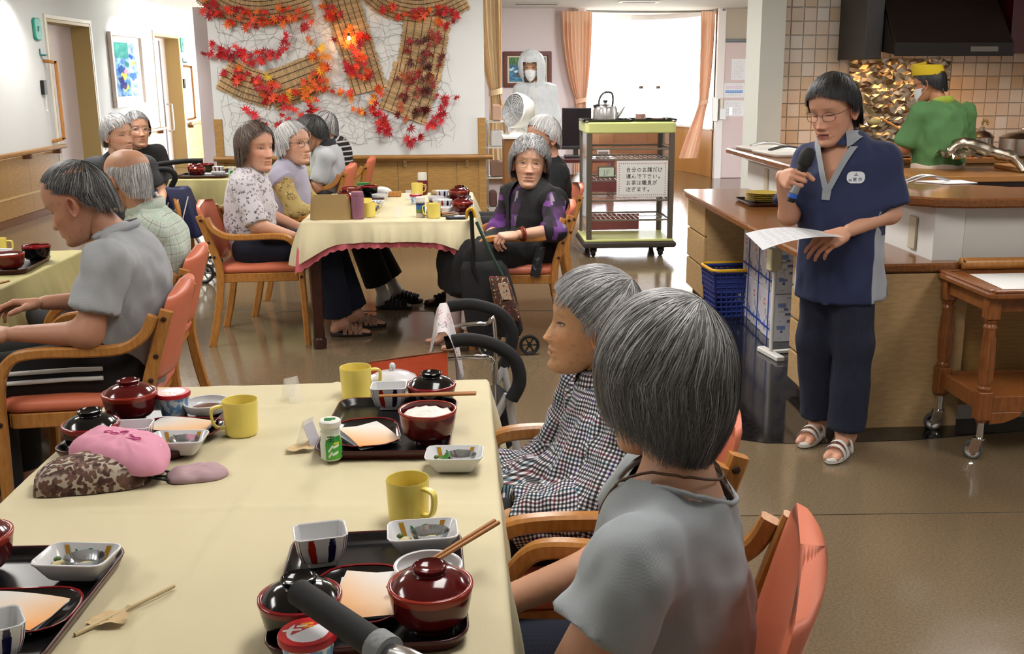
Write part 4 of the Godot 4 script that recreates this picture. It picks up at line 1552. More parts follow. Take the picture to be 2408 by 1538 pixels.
# ---------------------------------------------------------------- the bay window room
func far_room():
	curtain("curtain","peach pleated curtain tied back at the left of the bay window",V(1.60,0,-14.86),0.42,2.31,1.11,0.15,0.24,0.05,8,"e2b698",0.02,0,0.06)
	curtain("curtain","peach curtain tied back at the right of the bay window",V(3.42,0,-14.80),0.20,2.31,1.08,0.13,0.26,0.30,5,"e2b698",-0.2,0,-0.03)
	curtain("curtain","cream curtain tied back just behind the right end of the partition",V(0.30,0,-11.5),0.28,2.36,1.28,0.13,0.30,0.5,6,"d9bd94",0.05,0,0.06)
	var rl:=MB.new()
	var arc:=[]
	for i in 15:
		var a:=PI+PI*i/14.0
		arc.append(V(2.62+cos(a)*1.05,2.335,-14.85+sin(a)*0.55))
	rl.tube(arc,0.016,8)
	solo("curtain_rail",rl,mat("rail_grey","8b8782",0.4),"thin curved grey curtain rail over the bay window","curtain rail")
	for q in [[0.98,-14.0,0.62,"near the river painting"],[2.25,-13.6,0.5,"in front of the bay window"]]:
		var vt:=thing("ceiling_vent","flat slotted ceiling vent " + q[3],"vent",V(q[0],2.36,q[1]),0,"vents in the bay room ceiling")
		part("plate",wbox(-q[2]/2,q[2]/2,-0.012,0,-0.09,0.09,null,0.004),M.white_plastic,vt)
		for k in 2: part("slot",wbox(-q[2]/2+0.04,q[2]/2-0.04,-0.016,-0.011,-0.05+k*0.06,-0.03+k*0.06),mat("slot_dark","57534f",0.6),vt)
	var im:=blank(200,140,Color(0.2,0.4,0.5))
	var ns:=noise(0.025,3,4)
	for y in 140:
		for x in 200:
			var a:=ns.get_noise_2d(x,y*2.0)
			var c:=Color(0.10,0.32,0.50).lerp(Color(0.25,0.55,0.68),clampf(0.5+a*1.3,0,1))
			if y<45: c=Color(0.10,0.30,0.16).lerp(Color(0.36,0.55,0.30),clampf(0.5+ns.get_noise_2d(x*3.0,y*0.6)*1.5,0,1))
			if y<60 and x>120: c=Color(0.16,0.26,0.44).lerp(Color(0.42,0.52,0.66),clampf(0.5+a*1.4-(x-160)*0.004,0,1))
			var d:=absf(y-62.0-24.0*sin(x*0.02)-x*0.1)
			if d<16: c=c.lerp(Color(0.85,0.92,0.94),clampf(0.7+a-d*0.03,0,1))
			if Vector2((x-52)*0.7,y-100).length()<15: c=Color(0.42,0.40,0.40).lerp(Color(0.2,0.2,0.22),clampf(0.5+a*2.0,0,1))
			im.set_pixel(x,y,c)
	var p:=thing("river_painting","painting of a mountain river in a reddish brown wooden frame","picture",V(0.92,1.535,-14.995))
	var fm:=MB.new()
	for q in [-1,1]:
		fm.box(V(0,q*0.215,0.02),V(0.68,0.06,0.04),0.01)
		fm.box(V(q*0.31,0,0.02),V(0.06,0.42,0.04),0.01)
	part("frame",fm,mat("frame_red_brown","5e2416",0.35),p)
	part("liner",wbox(-0.28,0.28,-0.19,0.19,0.0,0.012),mat("liner","d8cdb4",0.6),p)
	var pr:=MB.new()
	pr.quad(V(-0.255,-0.165,0.014),V(0.255,-0.165,0.014),V(0.255,0.165,0.014),V(-0.255,0.165,0.014))
	part("canvas",pr,mat("river_canvas","ffffff",0.4,0.0,{"albedo_texture": img_tex(im)}),p)
	var st:=thing("television_stand","dark red brown television stand with open shelf","stand",V(1.48,0,-12.9))
	part("top",wbox(-0.32,0.36,0.42,0.47,-0.22,0.22,null,0.006),mat("stand_red","3a1216",0.25),st)
	part("shelf",wbox(-0.30,0.34,0.10,0.13,-0.2,0.2),M.stand_red,st)
	for x in [-0.29,0.33]: part("side_panel",wbox(x-0.02,x+0.02,0,0.42,-0.2,0.2),M.stand_red,st)
	var tv:=thing("television","black flat television seen from the front, on the dark stand","television",V(1.36,0.47,-12.9))
	part("screen",wbox(-0.15,0.21,0.13,0.60,-0.02,0.02,null,0.006),mat("tv_black","100c10",0.15),tv)
	part("bezel",wbox(-0.16,0.22,0.10,0.14,-0.02,0.026,null,0.004),M.black_plastic,tv)
	part("foot",wbox(-0.12,0.16,0.0,0.03,-0.1,0.1,null,0.008),M.black_plastic,tv)
	part("neck",wbox(-0.01,0.05,0.02,0.12,-0.02,0.02),M.black_plastic,tv)
	var db:=thing("clock_radio","small pale digital box on the dark television stand","clock",V(1.70,0.47,-12.78))
	part("case",wbox(-0.08,0.08,0,0.10,-0.05,0.05,null,0.008),M.white_plastic,db)
	part("display",wbox(-0.06,0.06,0.02,0.08,0.05,0.054),mat("display_grey","70706a",0.2),db)
	var vase:=MB.new()
	vase.lathe([Vector2(0,0),Vector2(0.05,0),Vector2(0.08,0.05),Vector2(0.06,0.11),Vector2(0.03,0.14),Vector2(0.036,0.16),Vector2(0.03,0.158)],20)
	solo("small_jar",vase,M.white_plastic,"small white jar on the lower shelf of the television stand","jar",V(1.40,0.13,-12.85))
	var cb:=thing("cabinet","brown side cabinet with a white top behind the partition end","cabinet",V(0.55,0,-8.75))
	part("body",wbox(-0.22,0.22,0.02,0.95,-0.2,0.2,null,0.004),mat("cab_brown","7e5428",0.5),cb)
	part("top",wbox(-0.23,0.23,0.95,0.975,-0.21,0.21,null,0.004),M.white_plastic,cb)
	part("plinth",wbox(-0.21,0.21,0.0,0.02,-0.19,0.19),M.base_brown,cb)
	var fan:=thing("fan","white round circulator fan on the brown cabinet","fan",V(0.46,0.975,-8.72))
	var fb:=MB.new()
	fb.lathe([Vector2(0,0),Vector2(0.085,0),Vector2(0.08,0.02),Vector2(0.05,0.05),Vector2(0.04,0.10),Vector2(0,0.10)],24)
	part("base",fb,M.white_plastic,fan)
	var tilt:=Basis(V(1,0,0),-0.4)*Basis(V(0,1,0),-0.9)
	var fh:=MB.new()
	fh.at(V(0,0.19,0),tilt*Basis(V(1,0,0),PI/2))
	fh.lathe([Vector2(0.0,-0.13),Vector2(0.07,-0.12),Vector2(0.125,-0.07),Vector2(0.145,0.0),Vector2(0.145,0.05),Vector2(0.135,0.06)],28)
	part("head",fh,M.white_plastic,fan)
	var gr:=MB.new()
	gr.at(V(0,0.19,0),tilt)
	for k in 8:
		var r:=0.02+k*0.016
		var ring:=[]
		for i in 33: ring.append(V(cos(TAU*i/32)*r,sin(TAU*i/32)*r,0.062+0.012*(1.0-r/0.14)))
		gr.tube(ring,0.003,5,false)
	for k in 12: gr.tube([V(0,0,0.075),V(cos(TAU*k/12)*0.14,sin(TAU*k/12)*0.14,0.062)],0.0025,5,false)
	part("grille",gr,mat("fan_grey","8d9094",0.4),fan)
	var pl:=MB.new()
	var rng:=RandomNumberGenerator.new()
	rng.seed=3
	for k in 40:
		var d:=V(rng.randf_range(-1,1),rng.randf_range(0.1,1.2),rng.randf_range(-1,1)).normalized()*rng.randf_range(0.03,0.08)
		pl.col=[Color(0.15,0.35,0.08),Color(0.3,0.5,0.12),Color(0.5,0.18,0.06),Color(0.6,0.55,0.3)][rng.randi() % 4]
		pl.ball(V(0,0.06,0)+d,V(0.018,0.006,0.012),6,Basis(d.normalized(),rng.randf()*3.0))
	pl.col=Color(0.6,0.6,0.55)
	pl.lathe([Vector2(0,0),Vector2(0.04,0),Vector2(0.05,0.05),Vector2(0.04,0.048)],14)
	solo("flower_arrangement",pl,mat("flowers","ffffff",0.6,0.0,{"vertex_color_use_as_albedo": true}),"small green and red flower arrangement beside the white fan","plant",V(0.63,0.975,-8.68))
	for q in [[3.91,1.53,0.20,0.29,"topmost of the notices on the lilac door",0],[3.86,1.24,0.29,0.20,"middle notice with a blue band on the lilac door",1],[3.87,0.99,0.29,0.22,"lowest notice, a white grid, on the lilac door",2]]:
		var t:=blank(96,96,Color(0.88,0.87,0.88))
		rng.seed=int(q[5])+40
		for k in 9:
			if q[5]==1 and k in [4,5]:
				t.fill_rect(Rect2i(6,12+k*9,84,7),Color(0.35,0.55,0.80))
			elif q[5]==1 and k in [1,2]: t.fill_rect(Rect2i(6,12+k*9,84,4),Color(0.80,0.68,0.74))
			else:
				for j in 7: t.fill_rect(Rect2i(8+j*11,10+k*9,rng.randi_range(3,9),2),Color(0.6,0.6,0.63))
		var m:=MB.new()
		m.quad(V(-q[2]/2,-q[3]/2,0.0),V(q[2]/2,-q[3]/2,0.0),V(q[2]/2,q[3]/2,0.002),V(-q[2]/2,q[3]/2,0.002))
		solo("notice",m,mat("notice_%d" % q[5],"ffffff",0.7,0.0,{"albedo_texture": img_tex(t)}),"white printed sheet, " + q[4],"notice",V(q[0],q[1],-14.936))
	var gp:=thing("notice_holder","green framed notice holder at the right of the lilac door","notice board",V(4.22,1.36,-14.94))
	part("backing",wbox(-0.16,0.2,-0.28,0.28,0,0.012,null,0.003),mat("notice_green","17876a",0.4),gp)
	part("sheet",wbox(-0.12,0.2,-0.25,0.22,0.012,0.016),mat("pale_green_sheet","b8c4bb",0.6),gp)
	part("leaflet",wbox(-0.08,0.2,-0.22,0.10,0.016,0.020),M.paper,gp)
	part("panel",wbox(-0.03,0.2,-0.16,0.06,0.020,0.022),mat("leaf_green_print","9fc09a",0.6),gp)
	var ph:=thing("intercom","white wall intercom with handset by the right curtain","intercom",V(3.64,0.99,-14.88))
	part("body",wbox(-0.11,-0.02,-0.18,0.16,-0.02,0.03,null,0.012),M.white_plastic,ph)
	part("handset",wbox(0.0,0.05,-0.16,0.14,-0.01,0.035,null,0.01),mat("putty","b8ae9e",0.4),ph)
	part("note_pad",wbox(0.0,0.09,-0.15,0.0,0.035,0.05,null,0.004),M.paper,ph)
	var rk:=thing("wire_rack","narrow rack of papers and bags behind the partition end","rack",V(0.34,0,-10.6))
	for x in [-0.10,0.10]:
		for z in [-0.12,0.12]:
			var pm:=MB.new()
			pm.tube([V(x,0,z),V(x,1.02,z)],0.009,8)
			part("post",pm,M.steel,rk)
	for y in [0.15,0.45,0.75,1.0]: part("shelf",wbox(-0.11,0.11,y,y+0.012,-0.13,0.13),M.white_plastic,rk)
	for k in 5:
		var y: float=[0.162,0.162,0.462,0.762,1.012][k]
		var m:=MB.new()
		m.box(V(0,0.08,0),V([0.08,0.06,0.15,0.13,0.10][k],0.16,0.18),0.02)
		solo("storage_bag",m,mat("bag_%d" % k,["6b4a44","b8b4b0","8a6a5a","d8d6d4","c9a58a"][k],0.7),["dull brown bag on the bottom shelf","pale bag on the bottom shelf","tan parcel on the second shelf","white parcel on the third shelf","peach parcel on the top"][k]+" of the narrow rack","bag",V(0.34+[-0.05,0.05,0,0,0][k],y,-10.6))
# ---------------------------------------------------------------- the open kitchen and the counter
func foil_sheet(w: float,h: float,sd: int,amp:=0.011) -> MB:
	var mb:=MB.new()
	var b:=noise(3.0,sd+1,2)
	var rg:=RandomNumberGenerator.new()
	rg.seed=sd
	var nx:=int(w/0.026)
	var ny:=int(h/0.022)
	var p:=[]
	for j in ny+1:
		var row:=[]
		for i in nx+1:
			var x:=(float(i)/nx-0.5)*w
			var y:=float(j)/ny*h
			row.append(V(x+(rg.randf_range(-0.012,0.012) if i>0 and i<nx else 0.0),y+(rg.randf_range(-0.009,0.009) if j>0 and j<ny else 0.0),0.004+absf(amp*(0.35*rg.randf_range(-1,1)+0.8)+amp*b.get_noise_2d(x*2.0,y*3.0))))
		p.append(row)
	for j in ny:
		for i in nx:
			if rg.randf()<0.5:
				mb.tri(p[j][i],p[j][i+1],p[j+1][i+1]); mb.tri(p[j][i],p[j+1][i+1],p[j+1][i])
			else:
				mb.tri(p[j][i],p[j][i+1],p[j+1][i]); mb.tri(p[j][i+1],p[j+1][i+1],p[j+1][i])
	return mb
func kitchen():
	var wb:=struct("wall_bar",wbox(1.93,2.06,0,0.925,-4.13,-7.02),mat("bar_white","d2d2ce",0.8),"low white bar wall between counter and kitchen")
	part("wall_return",wbox(2.06,4.6,0,0.925,-4.13,-4.26),mat("bar_grey_white","c6c4be",0.85),wb)
	for k in 5: part("dado_panel",wbox(2.08+k*0.5,2.578+k*0.5,0.07,0.60,-4.118,-4.13),M.oak,wb)
	var bt:=MB.new()
	var poly:=PackedVector2Array([Vector2(1.80,-7.12),Vector2(1.80,-4.30),Vector2(1.825,-4.16),Vector2(1.90,-4.08),Vector2(2.03,-4.04),Vector2(4.6,-4.04),Vector2(4.6,-4.46),Vector2(2.42,-4.46),Vector2(2.16,-4.72),Vector2(2.16,-7.12)])
	bt.slab(poly,0.925,0.965,0.008)
	solo("bar_top",bt,M.counter_wood,"glossy brown wooden top along the white bar wall","bar top")
	for q in [[1.926,0.80,-6.55,"at the far end"],[1.926,0.79,-4.32,"near the front corner"]]:
		var o:=thing("switch_plate","tall beige blank plate on the white bar wall " + q[3],"wall plate",V(q[0],q[1],q[2]),0,"beige plates on the bar wall")
		part("plate",wbox(-0.008,0.004,-0.07,0.07,-0.035,0.035,null,0.003),mat("beige_plate","bdb59f",0.5),o)
	var gr:=MB.new()
	gr.tube(curve([V(2.09,0.695,-4.06),V(2.10,0.70,-4.045),V(2.2,0.70,-4.04),V(4.4,0.70,-4.04)],4),0.025,12)
	var hr:=thing("handrail","light wooden handrail on the bar wall behind the trolley","handrail")
	part("rail",gr,M.chair_wood,hr)
	for x in [2.4,3.2,4.0]: part("bracket",wbox(x-0.02,x+0.02,0.64,0.69,-4.02,-4.13),M.steel,hr)
	var ct:=MB.new()
	ct.slab(PackedVector2Array([Vector2(1.49,-6.98),Vector2(1.465,-6.93),Vector2(1.455,-6.8),Vector2(1.445,-4.16),Vector2(1.46,-4.08),Vector2(1.50,-4.05),Vector2(1.99,-4.045),Vector2(2.03,-4.06),Vector2(2.035,-4.125),Vector2(1.93,-4.128),Vector2(1.93,-6.98)]),0.665,0.702,0.008)
	solo("counter_top",ct,M.counter_wood,"long glossy brown wooden counter top with rounded ends","counter top")
	var cm:=wood("cabinet_maple","a98b60","bb9d70",V(2,8,2),0.5)
	for q in [[-6.97,-6.45,3,"far drawer cabinet under the counter beside the blue basket"],[-4.66,-4.07,4,"near drawer cabinet under the counter behind the standing woman"]]:
		var o:=thing("drawer_cabinet",q[3],"cabinet",V(0,0,0))
		part("carcass",wbox(1.53,1.925,0.05,0.66,q[0],q[1]),cm,o)
		part("plinth",wbox(1.56,1.925,0.0,0.05,q[0]+0.01,q[1]-0.01),M.base_brown,o)
		var hgt: float=0.60/q[2]
		for k in int(q[2]):
			part("drawer",wbox(1.512,1.53,0.058+k*hgt,0.052+(k+1)*hgt-0.006,q[0]+0.006,q[1]-0.006,null,0.003),cm,o)
	var ep:=solo("end_panel",wbox(1.54,2.06,0.0,0.66,-4.05,-4.07),cm,"plain beige end panel below the counter, left of the trolley","panel")
	basket()
	var bi:=blank(128,160,Color(0.80,0.80,0.83))
	var rng:=RandomNumberGenerator.new()
	rng.seed=12
	for k in 16:
		bi.fill_rect(Rect2i(rng.randi_range(6,90),rng.randi_range(8,150),rng.randi_range(10,34),rng.randi_range(2,4)),Color(0.55,0.58,0.66))
	for k in 5: bi.fill_rect(Rect2i(rng.randi_range(6,90),rng.randi_range(20,130),rng.randi_range(10,22),9),Color(0.42,0.40,0.55))
	bi.fill_rect(Rect2i(84,30,18,22),Color(0.75,0.35,0.33)); bi.fill_rect(Rect2i(88,34,10,14),Color(0.85,0.8,0.8))
	for y in [40,118]: bi.fill_rect(Rect2i(12,y,30,14),Color(0.45,0.52,0.72))
	var cmx:=mat("carton_print","ffffff",0.6,0.0,{"albedo_texture": img_tex(bi)})
	for c in 3:
		for r in 2:
			var o:=thing("carton",["far","middle","near"][c]+(" bottom" if r==0 else " top")+" white printed carton with blue strap in the stack under the counter","box",V(1.80-c*0.008,0.002+r*0.272,-6.12+c*0.245),0,"white cartons under the counter")
			part("body",wbox(-0.09,0.12,0,0.27,-0.12,0.12,null,0.004),cmx,o)
			var s:=MB.new()
			s.box(V(-0.0915,0.135,0.02),V(0.004,0.272,0.014),0.001)
			s.box(V(0.015,0.2715,0.02),V(0.215,0.003,0.014),0.001)
			s.box(V(-0.0915,0.06,0.0),V(0.004,0.012,0.24),0.001)
			part("strap",s,mat("strap_blue","2c4aa8",0.4),o)
	var fs:=thing("floor_stand","white pole stand with T foot before the stacked cartons","stand",V(1.60,0,-5.22),10)
	var b:=MB.new()
	b.box(V(0,0.015,0),V(0.05,0.03,0.24),0.008)
	b.box(V(0.12,0.012,-0.04),V(0.22,0.02,0.03),0.006)
	part("foot",b,M.white_plastic,fs)
	var pm:=MB.new()
	pm.tube([V(0,0.02,0),V(0,0.52,0)],0.011,10)
	part("pole",pm,M.white_plastic,fs)
	part("head",wbox(-0.04,0.03,0.46,0.58,-0.03,0.03,null,0.012),mat("cream_plastic","d6cfae",0.4),fs)
	var arm:=MB.new()
	arm.tube([V(0.02,0.5,0),V(0.16,0.5,0.02)],0.006,8)
	arm.tube(curve([V(0.05,0.46,0.0),V(0.10,0.47,0.01),V(0.11,0.43,0.01),V(0.06,0.42,0),V(0.05,0.46,0)],4),0.005,6)
	part("cable_hook",arm,M.white_plastic,fs)
	var tr:=tray_mesh(0.30,0.36)
	var t:=thing("tray","small black tray under the stack of yellow plates","tray",V(1.80,0.703,-6.12))
	part("base",tr[0],mat("tray_black","121114",0.35),t)
	part("rim",tr[1],mat("tray_edge","3a2018",0.35),t)
	var pp:=MB.new()
	pp.lathe([Vector2(0,0.004),Vector2(0.05,0.0),Vector2(0.055,0.004),Vector2(0.108,0.016),Vector2(0.110,0.018),Vector2(0.106,0.0185),Vector2(0.05,0.008),Vector2(0,0.008)],32)
	var pmsh:=pp.mesh()
	for k in 5:
		solo("plate",pmsh,mat("plate_yellow","c9b254",0.3),"yellow plate, %s of the stack on the counter" % ["lowest","second from bottom","middle","second from top","topmost"][k],"plate",V(1.79,0.708+k*0.0105,-6.14),k*20.0,"yellow plates stacked on the counter")
	for k in 2:
		var w:=tray_mesh(0.30,0.42)
		var o:=thing("white_tray",["white melamine tray at the far end of the bar top","second white tray with tongs, nearer on the bar top"][k],"tray",V(2.0,0.966,-6.85+k*0.42),6)
		part("base",w[0],M.white_plastic,o)
		part("rim",w[1],M.white_plastic,o)
		var tg:=MB.new()
		for e in [-0.012,0.012]: tg.tube(curve([V(-0.12,0.025,0.02+e),V(0,0.045,0.02+e*1.6),V(0.13,0.02,0.05+e*0.3)],5),0.006,6)
		solo("tongs",tg,M.black_plastic if k==1 else M.steel,["steel","black"][k]+" serving tongs lying on the " + ["far","nearer"][k]+" white tray","tongs",V(2.0,0.975,-6.85+k*0.42),12,"")
	var hd:=thing("range_hood","dark brown metal range hood with a slanted front","range hood",V(0,0,0))
	var hm:=mat("hood_metal","2b211d",0.38,0.6)
	var h:=MB.new()
	var pf:=[V(0,1.585,-7.22),V(0,1.665,-7.22),V(0,2.02,-7.55),V(0,2.06,-7.55),V(0,2.06,-7.98),V(0,1.66,-7.98)]
	var xl:=2.99
	var xr:=3.83
	for i in pf.size()-1:
		var a: Vector3=pf[i]
		var c: Vector3=pf[i+1]
		if i<3: h.quad(V(xl,a.y,a.z),V(xr,a.y,a.z),V(xr,c.y,c.z),V(xl,c.y,c.z))
		else: h.quad(V(xl,a.y,a.z),V(xr,a.y,a.z),V(xr,c.y,c.z),V(xl,c.y,c.z))
	for x in [xl,xr]:
		for i in range(1,pf.size()-1): h.tri(V(x,pf[0].y,pf[0].z),V(x,pf[i].y,pf[i].z),V(x,pf[i+1].y,pf[i+1].z))
	part("canopy",h,hm,hd)
	part("lip",wbox(xl-0.006,xr+0.006,1.575,1.668,-7.215,-7.228,null,0.003),mat("hood_lip","1a1412",0.35,0.4),hd)
	part("underside",wbox(xl+0.02,xr-0.02,1.66,1.67,-7.24,-7.98),mat("hood_under","b09a78",0.35,0.5),hd)
	part("control_strip",wbox(3.52,3.72,1.605,1.640,-7.208,-7.216,null,0.002),mat("strip_grey","5c554e",0.35),hd)
	part("edge_trim",wbox(xl-0.004,xl+0.008,1.67,2.02,-7.5,-7.52),M.steel,hd)
	var glow:=MB.new()
	glow.box(V(3.18,1.650,-7.45),V(0.20,0.012,0.10),0.004)
	part("lamp_lens",glow,mat("hood_lamp_glow","ffffff",0.5,0.0,{"emission_enabled": true,"emission": Color(1,0.70,0.36),"emission_energy_multiplier": 8.0}),hd)
	var l:=AreaLight3D.new()
	l.name="hood_lamp"
	l.area_size=Vector2(0.5,0.2)
	l.light_energy=0.9
	l.light_color=Color(1,0.73,0.44)
	l.shadow_enabled=true
	hd.add_child(l,true)
	l.position=V(3.35,1.635,-7.5)
	l.rotation_degrees.x=-100
	solo("hood_cabinet",wbox(2.86,2.985,1.56,2.52,-7.45,-8.0,null,0.004),mat("dark_panel","2a2624",0.5),"tall dark grey side panel left of the range hood","cabinet")
	solo("hood_duct_cover",wbox(2.99,3.83,2.06,2.52,-7.6,-8.0),M.dark_panel,"dark duct cover above the range hood","duct cover")
	solo("wall_cabinet",wbox(3.90,4.6,1.60,2.52,-7.4,-8.0,null,0.004),mat("cab_maroon","3a0a0e",0.2),"dark maroon wall cabinet right of the range hood","cabinet")
	var fm:=mat("foil","b8ad9c",0.28,1.0)
	for k in 3:
		var s:=foil_sheet([0.80,0.74,0.66][k],[0.24,0.26,0.28][k],20+k)
		solo("foil_sheet",s,fm,["topmost","middle","lowest"][k]+" crumpled foil sheet on the wall behind the stove","foil",V([3.36,3.33,3.30][k],[1.33,1.09,0.83][k],-8.008),0,"foil sheets behind the stove")
	var kc:=thing("kitchen_counter","kitchen worktop with stove along the tiled wall","counter",V(0,0,0))
	part("worktop",wbox(2.40,4.59,0.82,0.86,-7.38,-8.0,null,0.006),mat("work_wood","9a6a3a",0.35),kc)
	part("cupboard",wbox(2.42,4.59,0.0,0.82,-7.42,-8.0),M.cabinet_maple,kc)
	part("stove_plate",wbox(2.98,3.66,0.86,0.875,-7.42,-7.92,null,0.005),M.black_plastic,kc)
	var pan:=thing("frying_pan","black frying pan on the stove in front of the foil","pan",V(3.0,0.878,-7.55))
	var fp:=MB.new()
	fp.lathe([Vector2(0,0),Vector2(0.11,0),Vector2(0.14,0.04),Vector2(0.136,0.04),Vector2(0.107,0.006),Vector2(0,0.006)],28)
	part("body",fp,M.black_plastic,pan)
	var hn:=MB.new()
	hn.tube([V(-0.13,0.035,0),V(-0.3,0.07,0.05)],0.012,8)
	part("handle",hn,M.black_plastic,pan)
	for k in 2:
		var o:=thing("saucepan",["steel saucepan with plastic wrapped lid at the far right of the kitchen","small steel pot beside the wrapped saucepan"][k],"pan",V([4.12,3.88][k],0.862,[-7.5,-7.65][k]))
		var r: float=[0.16,0.09][k]
		var pb:=MB.new()
		pb.lathe([Vector2(0,0),Vector2(r-0.01,0),Vector2(r,0.01),Vector2(r,0.13),Vector2(r+0.008,0.135),Vector2(r-0.004,0.135),Vector2(r-0.004,0.02),Vector2(0,0.012)],30)
		part("body",pb,M.steel,o)
		var ld:=MB.new()
		ld.lathe([Vector2(r,0.137),Vector2(r*0.7,0.165),Vector2(0.03,0.18),Vector2(0.012,0.19),Vector2(0.02,0.205),Vector2(0,0.21)],26)
		part("lid",ld,M.steel,o)
	var ff:=MB.new()
	var sh:=foil_sheet(0.42,0.30,31,0.03)
	ff.add(sh,Transform3D(Basis(V(1,0,0),-PI/2),V(0,0.02,0.1)))
	var cone:=MB.new()
	cone.tube(curve([V(-0.2,0.05,-0.02),V(-0.12,0.12,0.0),V(0.05,0.07,0.04),V(0.18,0.03,0.10),V(0.22,-0.05,0.16)],6),[0.02,0.03,0.034,0.03,0.036,0.04,0.042,0.036,0.045,0.04,0.038,0.044,0.04,0.036,0.04,0.034,0.036,0.03,0.03,0.026,0.024,0.022,0.022,0.02,0.02],9)
	var nz:=noise(30.0,2,1)
	for i in cone.v.size(): cone.v[i]+=cone.n[i]*0.012*nz.get_noise_3dv(cone.v[i])
	ff.add(cone)
	solo("foil_wrap",ff,fm,"crumpled foil wrapped over a dish right of the cook","foil",V(3.32,0.90,-6.55),0,"")
	var inn:=thing("inner_counter","inner kitchen counter with dark sink behind the bar","counter",V(0,0,0))
	part("worktop",wbox(2.75,4.59,0.80,0.84,-6.25,-6.85,null,0.006),M.work_wood,inn)
	part("cupboard",wbox(2.78,4.59,0,0.80,-6.3,-6.8),M.dark_wood,inn)
	part("tray_board",wbox(3.55,4.59,0.84,0.87,-6.35,-6.8,null,0.006),mat("board_pale","b88a58",0.4),inn)
	var tgs:=MB.new()
	for e in [-0.015,0.015]: tgs.tube(curve([V(-0.11,0.01,e),V(0,0.035,e*1.5),V(0.12,0.012,e*0.4)],5),0.007,6)
	solo("tongs",tgs,M.steel,"steel tongs on the inner edge of the bar beside the cook","tongs",V(2.10,0.967,-4.62),12)
	var npk:=MB.new()
	npk.slab(PackedVector2Array([Vector2(-0.11,-0.06),Vector2(0.12,-0.08),Vector2(0.14,0.05),Vector2(-0.02,0.08)]),0,0.004,0.001)
	solo("napkin",npk,M.paper,"white sheet under the steel tongs on the bar","napkin",V(2.2,0.966,-4.66))
func basket():
	var o:=thing("laundry_basket","blue perforated plastic basket with yellow rim under the counter","basket",V(1.70,0,-6.28),4)
	var bl:=mat("basket_blue","24347a",0.4)
	var w0:=0.13
	var h:=0.28
	var rows:=9
	for side in 4:
		var mb:=MB.new()
		var lw: float=[0.40,0.26,0.40,0.26][side]
		var ang:=PI/2*side
		var b:=Basis(V(0,1,0),ang)
		var off: float=[0.13,0.20,0.13,0.20][side]
		var n:=int(lw/0.034)
		for k in n+1:
			var x:=-lw/2+lw*k/n
			mb.tube([b*V(x*0.86,0.0,off*0.86),b*V(x,h,off)],0.0072,5)
		for r in rows+1:
			var t:=float(r)/rows
			var s:=lerpf(0.86,1.0,t)
			mb.tube([b*V(-lw/2*s,h*t,off*s),b*V(lw/2*s,h*t,off*s)],0.0085 if r<rows else 0.014,5)
		mb.box(b*V(0,0.21,off*0.965),V(lw,0.10,0.006),0.002,b*Basis(V(1,0,0),0.06))
		part("side_lattice",mb,bl,o)
	part("bottom",wbox(-0.17,0.17,0.0,0.01,-0.11,0.11),bl,o)
	var rm:=MB.new()
	var p:=rrect(0.42,0.28,0.05)
	var loop:=[]
	for q in p: loop.append(V(q.x,h+0.012,q.y))
	loop.append(loop[0])
	rm.tube(loop,0.011,8,false)
	part("rim",rm,mat("rim_yellow","d8a81c",0.4),o)
	var im:=blank(64,64,Color(0.75,0.76,0.74))
	for k in 8: im.fill_rect(Rect2i(k*8,0,4,64),Color(0.3,0.31,0.3))
	for k in 6: im.fill_rect(Rect2i(0,k*11,64,4),Color(0.4,0.42,0.4))
	var r:=MB.new()
	r.tube([V(-0.02,0.05,0.02),V(0.08,0.2,0.0),V(0.20,0.40,-0.03)],[0.07,0.08,0.085],14)
	solo("rolled_cloth",r,mat("cloth_check_grey","ffffff",0.8,0.0,{"albedo_texture": img_tex(im)}),"grey checked rolled cloth sticking out of the blue basket","cloth",V(1.74,0.0,-6.24))
func tray_mesh(w: float,d: float,rim:=0.018) -> Array:
	var base:=MB.new()
	base.slab(rrect(w-0.02,d-0.02,0.03),0.0,0.005,0.001)
	var rows:=[]
	var edge:=[]
	var prof:=[[-0.012,0.004],[-0.004,0.006],[0.0,0.010],[0.006,rim],[0.0075,rim+0.001]]
	var prof2:=[[0.0068,rim-0.001],[0.0075,rim+0.002],[0.0105,rim+0.0025],[0.012,rim],[0.009,rim-0.006],[0.003,0.0],[-0.012,0.0]]
	for q in prof:
		var row:=PackedVector3Array()
		for p in rrect(w-0.024+q[0]*2,d-0.024+q[0]*2,0.03+q[0]): row.append(V(p.x,q[1],p.y))
		rows.append(row)
	for q in prof2:
		var row:=PackedVector3Array()
		for p in rrect(w-0.024+q[0]*2,d-0.024+q[0]*2,0.03+q[0]): row.append(V(p.x,q[1],p.y))
		edge.append(row)
	base.grid(rows,true)
	var e:=MB.new()
	e.grid(edge,true)
	return [base,e]
